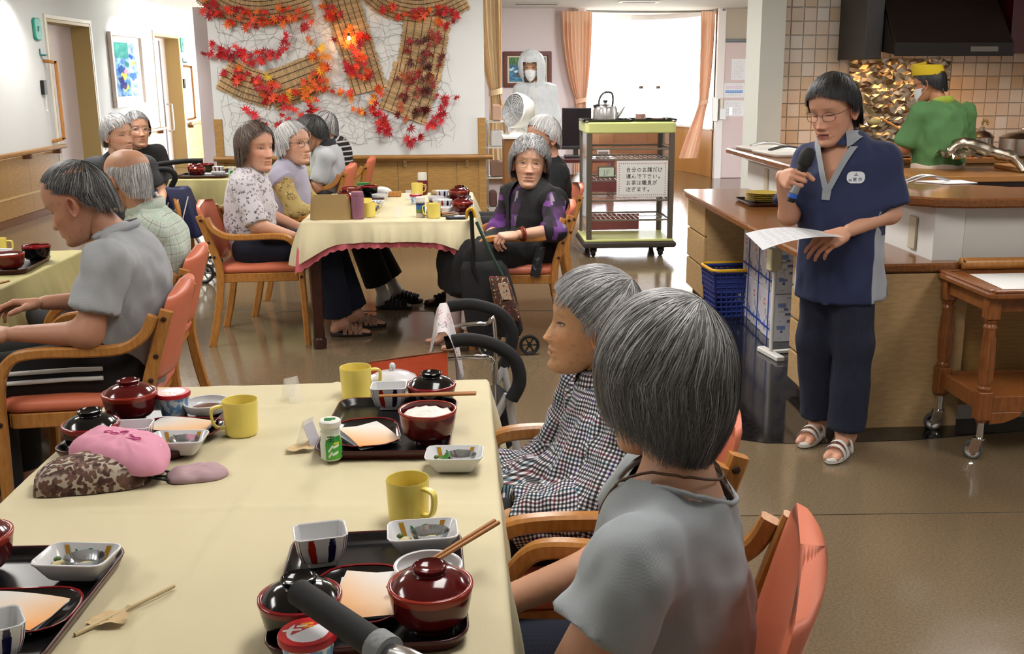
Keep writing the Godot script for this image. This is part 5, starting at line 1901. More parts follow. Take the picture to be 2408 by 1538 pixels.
# ---------------------------------------------------------------- tables,cloths,chairs
func cloth_mesh(x0: float,x1: float,z0: float,z1: float,y: float,drop: Callable,sd: int,creases:=[],flare:=0.05) -> MB:
	var mb:=MB.new()
	var nz:=noise(2.2,sd,2)
	var yt:=func(x: float,z: float) -> float:
		var h:=0.0012*nz.get_noise_2d(x*3.0,z*3.0)
		for c in creases:
			var a:=Vector2(c[0],c[1])
			var b:=Vector2(c[2],c[3])
			var p:=Vector2(x,z)
			var t:=clampf((p-a).dot(b-a)/(b-a).length_squared(),0,1)
			h+=c[4]*gs((p-a-(b-a)*t).length(),c[5])
		return y+0.0015+h
	var nx:=int((x1-x0)/0.012)
	var ny:=int((z1-z0)/0.012)
	var rows:=[]
	for j in ny+1:
		var row:=PackedVector3Array()
		for i in nx+1:
			var x:=lerpf(x0,x1,float(i)/nx)
			var z:=lerpf(z0,z1,float(j)/ny)
			row.append(V(x,yt.call(x,z),z))
		rows.append(row)
	mb.grid(rows,false,true,true)
	var per:=[]
	var step:=0.012
	for i in nx: per.append([V(lerpf(x0,x1,float(i)/nx),0,z1),V(0,0,1)])
	for i in ny: per.append([V(x1,0,lerpf(z1,z0,float(i)/ny)),V(1,0,0)])
	for i in nx: per.append([V(lerpf(x1,x0,float(i)/nx),0,z0),V(0,0,-1)])
	for i in ny: per.append([V(x0,0,lerpf(z0,z1,float(i)/ny)),V(-1,0,0)])
	var sk:=[]
	var m:=16
	for j in m+1:
		var row:=PackedVector3Array()
		for i in per.size():
			var p: Vector3=per[i][0]
			var n: Vector3=per[i][1]
			var cx:=minf(absf(p.x-x0),absf(p.x-x1))
			var cz:=minf(absf(p.z-z0),absf(p.z-z1))
			var near:=maxf(cx,cz)
			var corner:=gs(near,0.07)
			var diag:=V(signf(p.x-(x0+x1)/2),0,signf(p.z-(z0+z1)/2)).normalized()
			n=n.lerp(diag,0.5*gs(near,0.05)).normalized()
			var d: float=drop.call(p)*(1.0+0.42*corner)
			var t:=float(j)/m
			var q: Vector3
			if j<=4:
				var a:=PI/2*j/4.0
				q=p+n*sin(a)*0.010+V(0,yt.call(p.x,p.z)-0.010*(1.0-cos(a)),0)
			else:
				var s:=(j-4.0)/(m-4.0)
				var wv:=nz.get_noise_2d(i*0.055,7.0)*0.030+0.010*sin(i*0.23)
				q=p+n*(0.010+(flare+0.05*corner+wv)*s*(1.2-0.4*s))+V(0,y-0.010-d*s,0)
			row.append(q)
		sk.append(row)
	mb.grid(sk,true,true,true)
	return mb
func table(called: String,label: String,x0: float,x1: float,z0: float,z1: float,y: float,wd: Material) -> Node3D:
	var o:=thing(called,label,"table",V((x0+x1)/2,0,(z0+z1)/2))
	var w:=x1-x0-0.03
	var d:=z1-z0-0.03
	var tp:=MB.new()
	tp.slab(rrect(w,d,0.03),y-0.035,y-0.003,0.008)
	part("table_top",tp,wd,o)
	part("apron",wbox(-w/2+0.05,w/2-0.05,y-0.10,y-0.035,-d/2+0.05,-d/2+0.07),wd,o)
	part("apron",wbox(-w/2+0.05,w/2-0.05,y-0.10,y-0.035,d/2-0.07,d/2-0.05),wd,o)
	for sx in [-1,1]:
		for sz in [-1,1]:
			var l:=MB.new()
			l.box(V(sx*(w/2-0.04),(y-0.035)/2+0.012,sz*(d/2-0.04)),V(0.055,y-0.06,0.055),0.006)
			var lg:=part("leg",l,wd,o)
			var ft:=MB.new()
			ft.at(V(sx*(w/2-0.04),0,sz*(d/2-0.04))).lathe([Vector2(0.0,0.0),Vector2(0.036,0.0),Vector2(0.038,0.05),Vector2(0.03,0.06),Vector2(0.0,0.06)],14)
			part("foot",ft,M.dark_wood,lg)
	return o
func tables():
	var cl:=fabric("cloth_yellow","c4ba98",0.75,260.0)
	cl.normal_scale=0.2
	var cg:=fabric("cloth_green_yellow","a8a06c",0.75,260.0)
	table("dining_table","nearest dining table under the pale yellow cloth",-0.85,0.045,-2.56,-1.0,0.695,M.dark_wood)
	solo("tablecloth",cloth_mesh(-0.85,0.045,-2.56,-1.0,0.695,func(p): return 0.19+0.02*sin(p.z*3.0),1,[[-0.40,-1.95,-0.47,-1.05,0.006,0.007],[-0.33,-2.56,-0.24,-1.1,0.003,0.005],[-0.85,-1.80,0.045,-1.76,0.0026,0.005],[-0.85,-2.30,0.045,-2.46,0.0024,0.005],[-0.30,-2.5,-0.62,-1.0,0.003,0.010],[-0.12,-1.72,0.02,-1.0,0.0024,0.006],[-0.6,-1.75,-0.42,-1.2,0.003,0.006]],0.006),cl,"pale yellow cloth on the nearest dining table","tablecloth")
	table("dining_table","dining table with dark legs where the floral blouse woman sits",-0.86,0.05,-6.93,-5.56,0.70,M.dark_wood)
	var dr:=func(p: Vector3) -> float:
		if p.z>-5.6: return 0.095+0.055*pow(absf((p.x+0.40)/0.46),3.0)
		return 0.14+0.01*sin(p.z*6.0)
	var under:=cloth_mesh(-0.857,0.047,-6.927,-5.565,0.698,func(p): return dr.call(p)+0.022,21,[],0.028)
	var nrow:=under.v.size()
	var uc:=MB.new()
	uc.add(under)
	for i in range(nrow):
		var p: Vector3=uc.v[i]
		var d: float=dr.call(p)+0.022
		var s:=clampf((0.688-p.y)/d,0,1.5)
		if s>0.8:
			var along:=p.x if p.z>-5.6 else p.z
			uc.v[i].y-=0.012*absf(sin(along*PI/0.042))*clampf((s-0.8)/0.2,0,1)
	solo("under_cloth",uc,fabric("cloth_pink","c4606a",0.8,260.0),"pink scalloped under-cloth showing below the yellow cloth","tablecloth")
	solo("tablecloth",cloth_mesh(-0.86,0.05,-6.93,-5.56,0.70,dr,2,[[-0.85,-5.62,0.04,-5.62,0.001,0.006],[-0.5,-6.9,-0.5,-5.6,0.001,0.004],[-0.1,-6.9,-0.08,-5.6,0.001,0.004]],0.045),cl,"pale yellow cloth on the table beside the floral blouse woman","tablecloth")
	table("dining_table","dining table farthest back, before the corridor",-2.19,-1.20,-9.2,-8.02,0.70,M.dark_wood)
	solo("tablecloth",cloth_mesh(-2.19,-1.20,-9.2,-8.02,0.70,func(p): return 0.19,3,[],0.05),cg,"greenish yellow cloth on the farthest dining table","tablecloth")
	var lace:=MB.new()
	var lr:=[PackedVector3Array(),PackedVector3Array()]
	for i in 120:
		var x:=lerpf(-2.17,-1.22,i/119.0)
		lr[0].append(V(x,0.53,-7.985)); lr[1].append(V(x,0.505+0.008*absf(sin(i*0.7)),-7.975))
	lace.grid(lr)
	solo("under_cloth",lace,fabric("cloth_cream","cfc9a4",0.85),"cream scalloped under-cloth below the farthest table's cloth","tablecloth")
	table("dining_table","dining table at the left edge, in front of the man in the grey T-shirt",-2.75,-1.74,-4.86,-3.2,0.68,M.dark_wood)
	solo("tablecloth",cloth_mesh(-2.75,-1.74,-4.86,-3.2,0.68,func(p): return 0.42,4,[],0.10),cg,"greenish yellow cloth hanging long on the left table","tablecloth")
var chair0: Node3D
func make_chair() -> Node3D:
	var o:=thing("dining_chair","","chair",Vector3(),0,"wooden armchairs with orange vinyl pads")
	var w: Material=M.chair_wood
	var vin:=mat("vinyl_orange","cc7052",0.42)
	if not vin.normal_enabled:
		vin.normal_enabled=true; vin.normal_texture=ntex(0.12,3,2,"","",256,true,2.0); vin.normal_scale=0.12
		triplanar(vin,V(6,6,6))
	var s:=MB.new()
	var rows:=[]
	var outl:=rrect(0.47,0.47,0.07,6)
	for q in [[-0.02,0.405],[0.0,0.410],[0.004,0.425],[0.0,0.442],[-0.02,0.452],[-0.07,0.457],[-0.15,0.458],[-0.23,0.458]]:
		var row:=PackedVector3Array()
		for p in outl:
			var k: float=(0.235+q[0])/0.235
			row.append(V(p.x*k,q[1]-0.006*smoothstep(0.1,0.3,-p.y*k),0.005+p.y*k))
		rows.append(row)
	s.grid(rows,true,true,true)
	part("seat",s,vin,o)
	part("apron",wbox(-0.225,0.225,0.355,0.405,0.185,0.21,null,0.004),w,o)
	part("apron",wbox(-0.225,0.225,0.355,0.405,-0.21,-0.185,null,0.004),w,o)
	for x in [-0.225,0.225]: part("apron",wbox(x-0.012,x+0.012,0.355,0.405,-0.2,0.2,null,0.004),w,o)
	var b:=MB.new()
	var front:=[]
	var back:=[]
	for j in 19:
		var v:=j/18.0
		var fr:=PackedVector3Array()
		var br:=PackedVector3Array()
		for i in 21:
			var u:=i/20.0*2.0-1.0
			var uu:=u
			var top:=0.46+0.325*v
			var half:=0.228*pow(1.0-pow(absf(v*2.0-1.0),7.0),0.25)
			var ed:=minf(1.0-absf(u),minf(v,1.0-v)*2.0)
			var th:=0.030*pow(clampf(ed*5.0,0,1),0.5)
			var zc:=-0.215-(top-0.44)*0.27-0.035*(1.0-uu*uu)
			fr.append(V(uu*half,top,zc+th*0.55)); br.append(V(uu*half,top,zc-th*0.45))
		front.append(fr); back.append(br)
	b.grid(front); b.grid(back,false,true,true)
	part("backrest",b,vin,o)
	for x in [-1,1]:
		var side:=MB.new()
		side.sweep(curve([V(x*0.262,0,0.235),V(x*0.262,0.30,0.225),V(x*0.262,0.50,0.215),V(x*0.264,0.585,0.175),V(x*0.266,0.610,0.10),V(x*0.266,0.608,-0.08),V(x*0.262,0.615,-0.17),V(x*0.256,0.655,-0.232),V(x*0.25,0.712,-0.262)],5),rsec(0.034,0.034),V(1,0,0))
		part("arm",side,w,o)
		var rl:=MB.new()
		rl.sweep(curve([V(x*0.236,0,-0.285),V(x*0.236,0.22,-0.235),V(x*0.236,0.42,-0.215),V(x*0.236,0.60,-0.262),V(x*0.236,0.725,-0.302)],4),rsec(0.03,0.040),V(1,0,0))
		var rr:=part("leg",rl,w,o)
		var bl:=MB.new()
		for y in [0.50,0.58,0.70]: bl.ball(V(x*0.254,y,-0.237-(y-0.5)*0.28),V(0.004,0.009,0.009),8)
		bl.ball(V(x*0.281,0.385,0.22),V(0.003,0.009,0.009),8)
		part("bolt",bl,M.dark_wood,rr)
	return o
func chairs():
	chair0=make_chair()
	var list:=[
		[-1.275,-3.54,-85,"orange padded armchair of the man in the plain grey T-shirt"],
		[-1.40,-4.28,-86,"orange padded armchair of the bald man in the checked shirt"],
		[-1.13,-5.955,93,"orange padded armchair of the woman in the floral blouse"],
		[-1.03,-6.675,91,"orange padded armchair of the woman in the lavender vest, mostly hidden"],
		[-1.20,-8.47,-94,"orange chair back behind the man in the grey polo shirt"],
		[-1.10,-9.16,-92,"orange chair back farther from the table, behind the striped shirt"],
		[0.27,-5.76,-92,"orange padded armchair of the woman in the purple top"],
		[0.42,-6.68,-90,"orange padded armchair of the man with the black mask"],
		[0.225,-2.13,-90,"orange padded armchair of the woman in the checked blouse"],
		[0.185,-1.465,-108,"orange padded armchair with the big back pad, of the woman in grey knit"],
		[-1.20,-1.76,90,"armchair at the left edge with only its wooden arm in view"]]
	for i in list.size():
		var q: Array=list[i]
		if i==0:
			chair0.position=V(q[0],0,q[1]); chair0.rotation_degrees.y=q[2]; chair0.set_meta("label",q[3])
		else: copy(chair0,V(q[0],0,q[1]),q[2],q[3])
	meal_cart()
	trolley()
# ---------------------------------------------------------------- the tray cart with its notice
func meal_cart():
	var o:=thing("meal_cart","tray cart with lime green top, metal posts and clear sides","cart",V(1.345,0,-8.66))
	var lime:=mat("lime_top","c9cf86",0.35)
	var W:=0.355
	var D:=0.27
	var top:=MB.new()
	top.slab(rrect(W*2+0.02,D*2+0.02,0.03),1.0,1.085,0.008)
	part("top",top,lime,o)
	var rim:=MB.new()
	for q in [[-W,0.02,0.04,D*2],[W,0.02,0.04,D*2]]: rim.box(V(q[0],1.09,0),V(0.02,0.016,q[3]),0.004)
	rim.box(V(0,1.09,-D),V(W*2,0.016,0.02),0.004)
	part("gallery",rim,M.alu,o)
	for x in [-W+0.02,W-0.02]:
		for z in [-D+0.02,D-0.02]:
			part("post",wbox(x-0.021,x+0.021,0.14,1.0,z-0.021,z+0.021,null,0.004),mat("post_metal","6f675c",0.4,0.6),o)
	var pane:=mat("clear_sheet","ffffff",0.06,0.0,{"transparency": BaseMaterial3D.TRANSPARENCY_ALPHA})
	pane.albedo_color.a=0.16
	for k in 5:
		var y: float=[0.875,0.79,0.62,0.46,0.30][k]
		var s:=MB.new()
		s.box(V(0,y,D-0.02),V(W*2-0.05,0.016,0.012),0.003)
		s.box(V(0,y,-D+0.02),V(W*2-0.05,0.016,0.012),0.003)
		for x in [-W+0.02,W-0.02]: s.box(V(x,y,0),V(0.012,0.016,D*2-0.05),0.003)
		var rail:=part("shelf_frame",s,M.alu,o)
		if k>0:
			var wires:=MB.new()
			for i in 16:
				var x:=lerpf(-W+0.05,W-0.05,i/15.0)
				wires.tube([V(x,y,D-0.02),V(x,y,-D+0.02)],0.0028,5,false)
			wires.tube([V(-W+0.02,y,0),V(W-0.02,y,0)],0.004,5,false)
			part("shelf_wire",wires,M.steel,rail)
	for x in [-W+0.012,W-0.012]: part("side_sheet",wbox(x-0.002,x+0.002,0.15,1.0,-D+0.04,D-0.04,null,0.0005),pane,o)
	part("back_sheet",wbox(-W+0.04,W-0.04,0.15,1.0,-D+0.012,-D+0.016,null,0.0005),mat("pink_sheet","c98f94",0.1,0.0,{"transparency": BaseMaterial3D.TRANSPARENCY_ALPHA,"albedo_color": Color(0.75,0.45,0.48,0.35)}),o)
	for q in [[0.15,0.29],[0.48,0.60]]: part("rear_panel",wbox(-W+0.04,W*0.45,q[0],q[1],-D+0.02,-D+0.03),mat("rose_panel","a05a60",0.4),o)
	part("bottom_shelf",wbox(-W-0.02,W+0.01,0.125,0.145,-D-0.01,D+0.01,null,0.006),lime,o)
	part("bumper",wbox(-W-0.03,W+0.03,0.075,0.126,-D-0.03,D+0.03,null,0.015),mat("bumper_grey","38332e",0.6),o)
	for x in [-W+0.06,W-0.09]:
		for z in [-D+0.06,D-0.05]:
			var c:=MB.new()
			c.at(V(x,0.042,z),Basis(V(0,0,1),PI/2))
			c.lathe([Vector2(0.0,-0.018),Vector2(0.036,-0.018),Vector2(0.042,-0.010),Vector2(0.042,0.010),Vector2(0.036,0.018),Vector2(0.0,0.018)],22)
			var cs:=part("caster",c,M.rubber,o)
			var fk:=MB.new()
			fk.box(V(x-0.026,0.06,z),V(0.006,0.05,0.05),0.002); fk.box(V(x+0.026,0.06,z),V(0.006,0.05,0.05),0.002)
			part("fork",fk,mat("fork_dark","3c3833",0.5,0.4),cs)
	var lb:=thing("label_holder","small framed pale label left of the notice on the cart","label",V(1.145,0.695,-8.385))
	part("frame",wbox(-0.07,0.07,-0.045,0.045,0,0.008,null,0.002),mat("holder_dark","5a544a",0.4,0.4),lb)
	var li:=blank(96,60,Color(0.72,0.77,0.70))
	ink(li,"20,30 34,26 34,80|20,80 48,80|62,26 62,82|62,26 92,26|62,52 86,52",Vector2(14,2),60,2.0,Color(0.45,0.5,0.46))
	var lc:=MB.new()
	lc.quad(V(-0.06,-0.036,0.009),V(0.06,-0.036,0.009),V(0.06,0.036,0.009),V(-0.06,0.036,0.009))
	part("card",lc,mat("label_card","ffffff",0.6,0.0,{"albedo_texture": img_tex(li)}),lb)
	var sg:=thing("notice","white notice with red dotted border and black handwriting-style print on the cart","notice",V(1.438,0.637,-8.382))
	var bk:=wbox(-0.208,0.208,-0.146,0.146,-0.002,0.0,null,0.0005)
	part("board",bk,M.paper,sg)
	var fc:=MB.new()
	fc.quad(V(-0.206,-0.144,0.001),V(0.206,-0.144,0.001),V(0.206,0.144,0.001),V(-0.206,0.144,0.001))
	part("print",fc,mat("notice_print","ffffff",0.45,0.0,{"albedo_texture": img_tex(notice_image())}),sg)
	var tr:=tray_mesh(0.30,0.40)
	for k in 2:
		var t:=thing("tray",["black tray under the kettle on the cart","black tray under the bottles on the cart"][k],"tray",V([1.16,1.55][k],1.086,[-8.60,-8.66][k]),90)
		part("base",tr[0],mat("tray_black2","0e0e10",0.3),t)
		part("rim",tr[1],M.tray_black2,t)
	var kt:=thing("kettle","stainless steel kettle with arched handle on the cart","kettle",V(1.155,1.093,-8.56),0)
	var kb:=MB.new()
	kb.lathe([Vector2(0,0),Vector2(0.098,0),Vector2(0.104,0.012),Vector2(0.098,0.09),Vector2(0.088,0.115),Vector2(0.06,0.122)],32)
	part("body",kb,M.steel,kt)
	var kl:=MB.new()
	kl.lathe([Vector2(0.066,0.118),Vector2(0.05,0.128),Vector2(0.012,0.134),Vector2(0.012,0.142)],24)
	var kll:=part("lid",kl,M.steel,kt)
	var kk:=MB.new()
	kk.lathe([Vector2(0.008,0.140),Vector2(0.02,0.148),Vector2(0.018,0.164),Vector2(0,0.167)],16)
	part("knob",kk,M.black_plastic,kll)
	var ks:=MB.new()
	ks.tube([V(0.085,0.03,0.0),V(0.12,0.06,0.0),V(0.155,0.115,0.0)],[0.026,0.017,0.010],12)
	part("spout",ks,M.steel,kt)
	var kh:=MB.new()
	kh.tube(curve([V(-0.055,0.115,0),V(-0.045,0.18,0),V(-0.01,0.222,0),V(0.05,0.22,0),V(0.062,0.17,0),V(0.058,0.115,0)],6),0.009,10)
	part("handle",kh,mat("kettle_handle","4a4744",0.4,0.5),kt)
	var kg:=MB.new()
	kg.tube([V(-0.1,0.115,0.02),V(-0.05,0.128,0.02)],0.012,8)
	part("rear_grip",kg,M.black_plastic,kt)
	var cp:=mat("clear_plastic","ffffff",0.04,0.0,{"transparency": BaseMaterial3D.TRANSPARENCY_ALPHA})
	cp.albedo_color.a=0.12
	for k in 2:
		var b:=thing("bottle",["clear plastic bottle a quarter full of brown tea on the cart","clear plastic bottle with little tea, right of the fuller one"][k],"bottle",V([1.445,1.585][k],1.092,-8.56))
		var lev: float=[0.055,0.022][k]
		var m:=MB.new()
		var prof:=[Vector2(0.0,0.002),Vector2(0.042,0.003),Vector2(0.046,0.012)]
		for j in 5:
			prof.append(Vector2(0.046,0.02+j*0.024)); prof.append(Vector2(0.043,0.03+j*0.024))
		prof.append_array([Vector2(0.046,0.145),Vector2(0.044,0.18),Vector2(0.030,0.215),Vector2(0.016,0.245),Vector2(0.014,0.262)])
		m.lathe(prof,26,1,1,-1)
		part("body",m,cp,b)
		var tea:=MB.new()
		tea.lathe([Vector2(0.0,0.004),Vector2(0.040,0.005),Vector2(0.0425,0.012),Vector2(0.0415,lev),Vector2(0,lev)],24)
		part("tea",tea,mat("tea_brown","7c2f12",0.15),b)
		var cap:=MB.new()
		cap.lathe([Vector2(0.015,0.252),Vector2(0.0175,0.256),Vector2(0.0175,0.274),Vector2(0.0,0.276)],18)
		part("cap",cap,mat("cap_grey_brown","6a5b54",0.4),b)
func notice_image() -> Image:
	var im:=blank(820,572,Color(0.86,0.87,0.86))
	var red:=Color(0.62,0.12,0.12)
	for k in 24:
		for y in [34,536]:
			im.fill_rect(Rect2i(30+k*33,y,13,13),red)
	for k in 15:
		for x in [30,778]:
			im.fill_rect(Rect2i(x,34+k*36,13,13),red)
	var G:={
		"ji": "48,4 40,18|24,20 24,96|24,20 76,20 76,96|24,44 76,44|24,68 76,68|24,94 76,94",
		"bun": "40,8 28,30 8,48|60,8 74,30 94,46|26,48 74,48 70,80 62,94 50,88|46,48 40,70 20,94",
		"no": "52,22 46,56 30,80 16,72 12,50 28,26 56,18 82,32 88,56 76,78 56,90",
		"o": "14,28 66,28|38,8 38,82 30,92 18,80 26,66 54,54 76,60 84,74 76,86 60,88|72,16 86,30",
		"zen": "12,10 12,70 6,94|12,10 34,10 34,86 26,92|12,34 34,34|12,56 34,56|52,4 58,16|80,4 74,16|44,18 92,18|68,18 68,34|46,34 90,34|54,44 84,44 84,60 54,60 54,44|48,68 90,68|56,78 82,78 82,94 56,94 56,78",
		"da": "10,26 52,24|34,6 26,50 12,90|54,46 80,44|52,66 52,80 64,86 86,84|70,10 76,22|84,6 92,18",
		"ke": "18,10 12,50 18,90 26,70|42,34 90,32|70,8 70,60 62,80 48,94",
		"un": "40,10 40,22|40,12 90,12 90,22|46,26 84,26|46,34 84,34 84,60 46,60 46,34|46,47 84,47|40,70 92,70|66,22 66,82|10,14 20,24|6,40 20,40 20,72 8,84|20,76 34,88 94,92",
		"n": "46,8 24,56 10,90 30,60 44,54 52,66 56,86 70,88 84,78 92,60",
		"de": "10,24 84,18 56,34 44,54 48,76 66,90 80,90|70,42 78,54|84,36 92,48",
		"ka": "6,14 94,14|50,14 50,94|52,38 72,54",
		"sa": "12,34 84,28|36,8 54,38 72,62|20,64 24,82 44,90 72,88",
		"i": "16,24 16,60 26,84 38,70|72,28 84,44 88,66",
		"maru": "22,72 34,72 40,82 34,92 22,92 16,82 22,72",
		"cha": "8,16 92,16|32,4 32,28|68,4 68,28|50,30 30,48 8,60|50,30 70,48 92,60|26,64 74,64|50,48 50,94 42,90|34,72 20,88|66,72 80,88",
		"ha": "16,10 12,50 16,90 24,76|40,32 92,30|70,8 70,76 60,88 46,82 50,70 66,68 82,76 92,86",
		"shoku": "4,14 36,14|12,14 12,76|30,14 30,94|12,34 30,34|12,54 30,54|4,78 36,72|40,16 66,16|46,4 50,16|60,22 56,32|46,22 50,32|38,34 96,34|44,44 62,44 62,84 44,84 44,44|44,64 62,64|72,6 74,50 84,84 96,92 96,80|92,48 78,76 62,94|84,8 90,20",
		"in": "30,8 70,8 70,24 30,24 30,8|26,32 74,32 74,78 26,78 26,32|26,46 74,46|26,62 74,62|38,80 12,96|62,80 88,96",
		"ga": "10,34 58,30 54,70 46,90 32,84|34,8 26,50 12,90|64,30 76,48 80,64|74,8 80,20|86,4 94,16",
		"chu": "10,10 22,22|6,36 18,46|8,90 18,76 26,60|58,4 68,16|36,26 94,26|40,56 90,56|32,90 98,90|64,26 64,90",
		"gi": "14,26 74,20|16,46 78,40|38,8 54,40 66,62|26,64 22,80 40,90 66,90|76,10 82,22|88,6 96,18",
		"ma": "14,24 84,24|16,44 82,44|52,6 52,78 42,90 26,84 30,72 50,70 70,78 84,88",
		"su": "8,24 92,24|56,6 56,50 46,60 36,50 44,40 56,44 60,60 54,80 40,94"}
	var lines:=[["ji","bun","no","o","zen","da","ke"],["un","n","de","ka","sa","i","maru"],["o","cha","ha","shoku","in","ga"],["chu","gi","ma","su","maru"]]
	for r in 4:
		for k in lines[r].size():
			ink(im,G[lines[r][k]],Vector2(146+k*86,100+r*104),78,3.6,Color(0.03,0.03,0.04))
	return im
# ---------------------------------------------------------------- the wooden trolley at the right
func trolley():
	var o:=thing("serving_trolley","reddish wooden serving trolley with turned legs and chrome casters","trolley",V(2.46,0,-3.835))
	var w: Material=M.trolley_wood
	var x0:=-0.50
	var x1:=0.60
	var tp:=MB.new()
	tp.at(V(0.05,0,0)).slab(rrect(1.18,0.46,0.03),0.640,0.668,0.008)
	part("top",tp,w,o)
	var lip:=MB.new()
	for z in [-0.215,0.215]: lip.box(V(0.05,0.671,z),V(1.14,0.012,0.03),0.004)
	lip.box(V(-0.52,0.671,0),V(0.03,0.012,0.42),0.004)
	part("lip",lip,w,o)
	for z in [-0.17,0.17]: part("apron",wbox(x0,x1,0.585,0.64,z-0.012,z+0.012),w,o)
	part("apron",wbox(x0-0.012,x0+0.012,0.585,0.64,-0.17,0.17),w,o)
	var sh:=MB.new()
	sh.at(V(0.05,0,0)).slab(rrect(1.10,0.36,0.01),0.225,0.245,0.005)
	part("shelf",sh,w,o)
	for z in [-0.175,0.175]:
		part("shelf_rail",wbox(x0,x1,0.19,0.255,z-0.010,z+0.010,null,0.004),w,o)
	part("shelf_rail",wbox(x0-0.01,x0+0.01,0.19,0.255,-0.175,0.175,null,0.004),w,o)
	for x in [x0,x1]:
		for z in [-0.175,0.175]:
			var l:=MB.new()
			l.at(V(x,0,z))
			l.box(V(0,0.60,0),V(0.052,0.085,0.052),0.005)
			l.box(V(0,0.22,0),V(0.056,0.115,0.056),0.006)
			l.lathe([Vector2(0.014,0.56),Vector2(0.026,0.555),Vector2(0.020,0.540),Vector2(0.026,0.53),Vector2(0.026,0.525),Vector2(0.021,0.515),Vector2(0.023,0.49),Vector2(0.027,0.40),Vector2(0.025,0.31),Vector2(0.021,0.298),Vector2(0.026,0.290),Vector2(0.026,0.284),Vector2(0.02,0.27)],18)
			for k in 8:
				var a:=TAU*k/8
				l.tube([V(cos(a)*0.022,0.49,sin(a)*0.022),V(cos(a)*0.0265,0.40,sin(a)*0.0265),V(cos(a)*0.024,0.32,sin(a)*0.024)],0.004,5)
			l.lathe([Vector2(0.0,0.150),Vector2(0.02,0.152),Vector2(0.024,0.165),Vector2(0.02,0.17)],14)
			var lg:=part("leg",l,w,o)
			var st:=MB.new()
			st.at(V(x,0,z)).lathe([Vector2(0.014,0.152),Vector2(0.014,0.092),Vector2(0.022,0.090),Vector2(0.022,0.082),Vector2(0,0.08)],14)
			var ry:=-0.6 if z>0 else -0.25
			st.xf=Transform3D(Basis(V(0,1,0),ry),V(x,0,z))
			for e in [-0.018,0.018]: st.box(V(-0.012,0.060,e),V(0.036,0.05,0.004),0.001,Basis(V(0,0,1),-0.3))
			part("caster_fork",st,M.chrome,lg)
			var wh:=MB.new()
			wh.xf=Transform3D(Basis(V(0,1,0),ry)*Basis(V(1,0,0),PI/2),V(x,0.037,z)+Basis(V(0,1,0),ry)*V(-0.02,0,0))
			wh.lathe([Vector2(0.027,-0.010),Vector2(0.034,-0.011),Vector2(0.037,-0.006),Vector2(0.037,0.006),Vector2(0.034,0.011),Vector2(0.027,0.010)],24)
			part("wheel",wh,mat("tyre_grey","50514f",0.5),lg)
			var hb:=MB.new()
			hb.xf=wh.xf
			hb.lathe([Vector2(0,-0.012),Vector2(0.010,-0.012),Vector2(0.014,-0.006),Vector2(0.022,-0.007),Vector2(0.028,-0.010),Vector2(0.028,0.010),Vector2(0.022,0.007),Vector2(0.014,0.006),Vector2(0.010,0.012),Vector2(0,0.012)],24)
			part("hub",hb,M.chrome,lg)
	for z in [0.175]:
		var br:=MB.new()
		for q in [[x0+0.028,1],[x0,0]]:
			if q[1]==1: br.slab(PackedVector2Array([Vector2(0,0),Vector2(0.13,0),Vector2(0.13,0.014),Vector2(0.10,0.03),Vector2(0.06,0.045),Vector2(0,0.05)]),-0.01,0.01,0.003)
		var bm:=MB.new()
		bm.add(br,Transform3D(Basis(V(1,0,0),-PI/2)*Basis(V(1,0,0),PI),V(x0+0.028,0.192,z)))
		part("corner_bracket",bm,w,o)
	var sp:=MB.new()
	sp.slab(PackedVector2Array([Vector2(-0.46,0.165),Vector2(-0.19,0.165),Vector2(-0.17,-0.14),Vector2(-0.44,-0.14)]),0.0,0.0012,0.0003)
	solo("paper_sheet",sp,M.paper,"blank white sheet of paper lying on the wooden trolley","paper",V(2.46,0.669,-3.835))
# ---------------------------------------------------------------- hair styles and cloth prints
func style(kind: String,cols: Array,o:={}) -> Dictionary:
	var H:={"r": V(0.084,0.114,0.110),"crown": V(0,0.82,-0.57).normalized(),"ends": [0.084,0.06,0.012,-0.05,-0.068],"n": 900,"w": 0.0042,"cols": cols,"curl": 1.6,"rag": 0.010}
	match kind:
		"bob": H.merge({"r": V(0.093,0.118,0.113),"ends": [0.076,0.045,-0.062,-0.078,-0.085],"curl": 0.9,"rag": 0.020,"n": 1100},true)
		"crop": H.merge({"r": V(0.089,0.117,0.112),"ends": [0.080,0.056,-0.015,-0.055,-0.075],"curl": 1.5,"rag": 0.018},true)
		"bald": H.merge({"r": V(0.0795,0.107,0.1035),"start": [1.5,1.35,0.8,0.3,0.25],"crown": V(0,0.95,-0.3).normalized(),"ends": [0.13,0.08,0.010,-0.055,-0.068],"fluff": 0.015,"root": 0.8},true)
	H.merge(o,true)
	return H
func gcol(a: float,b:=-1.0,c:=-1.0) -> Color: return Color(a,a if b<0 else b,a if c<0 else c)
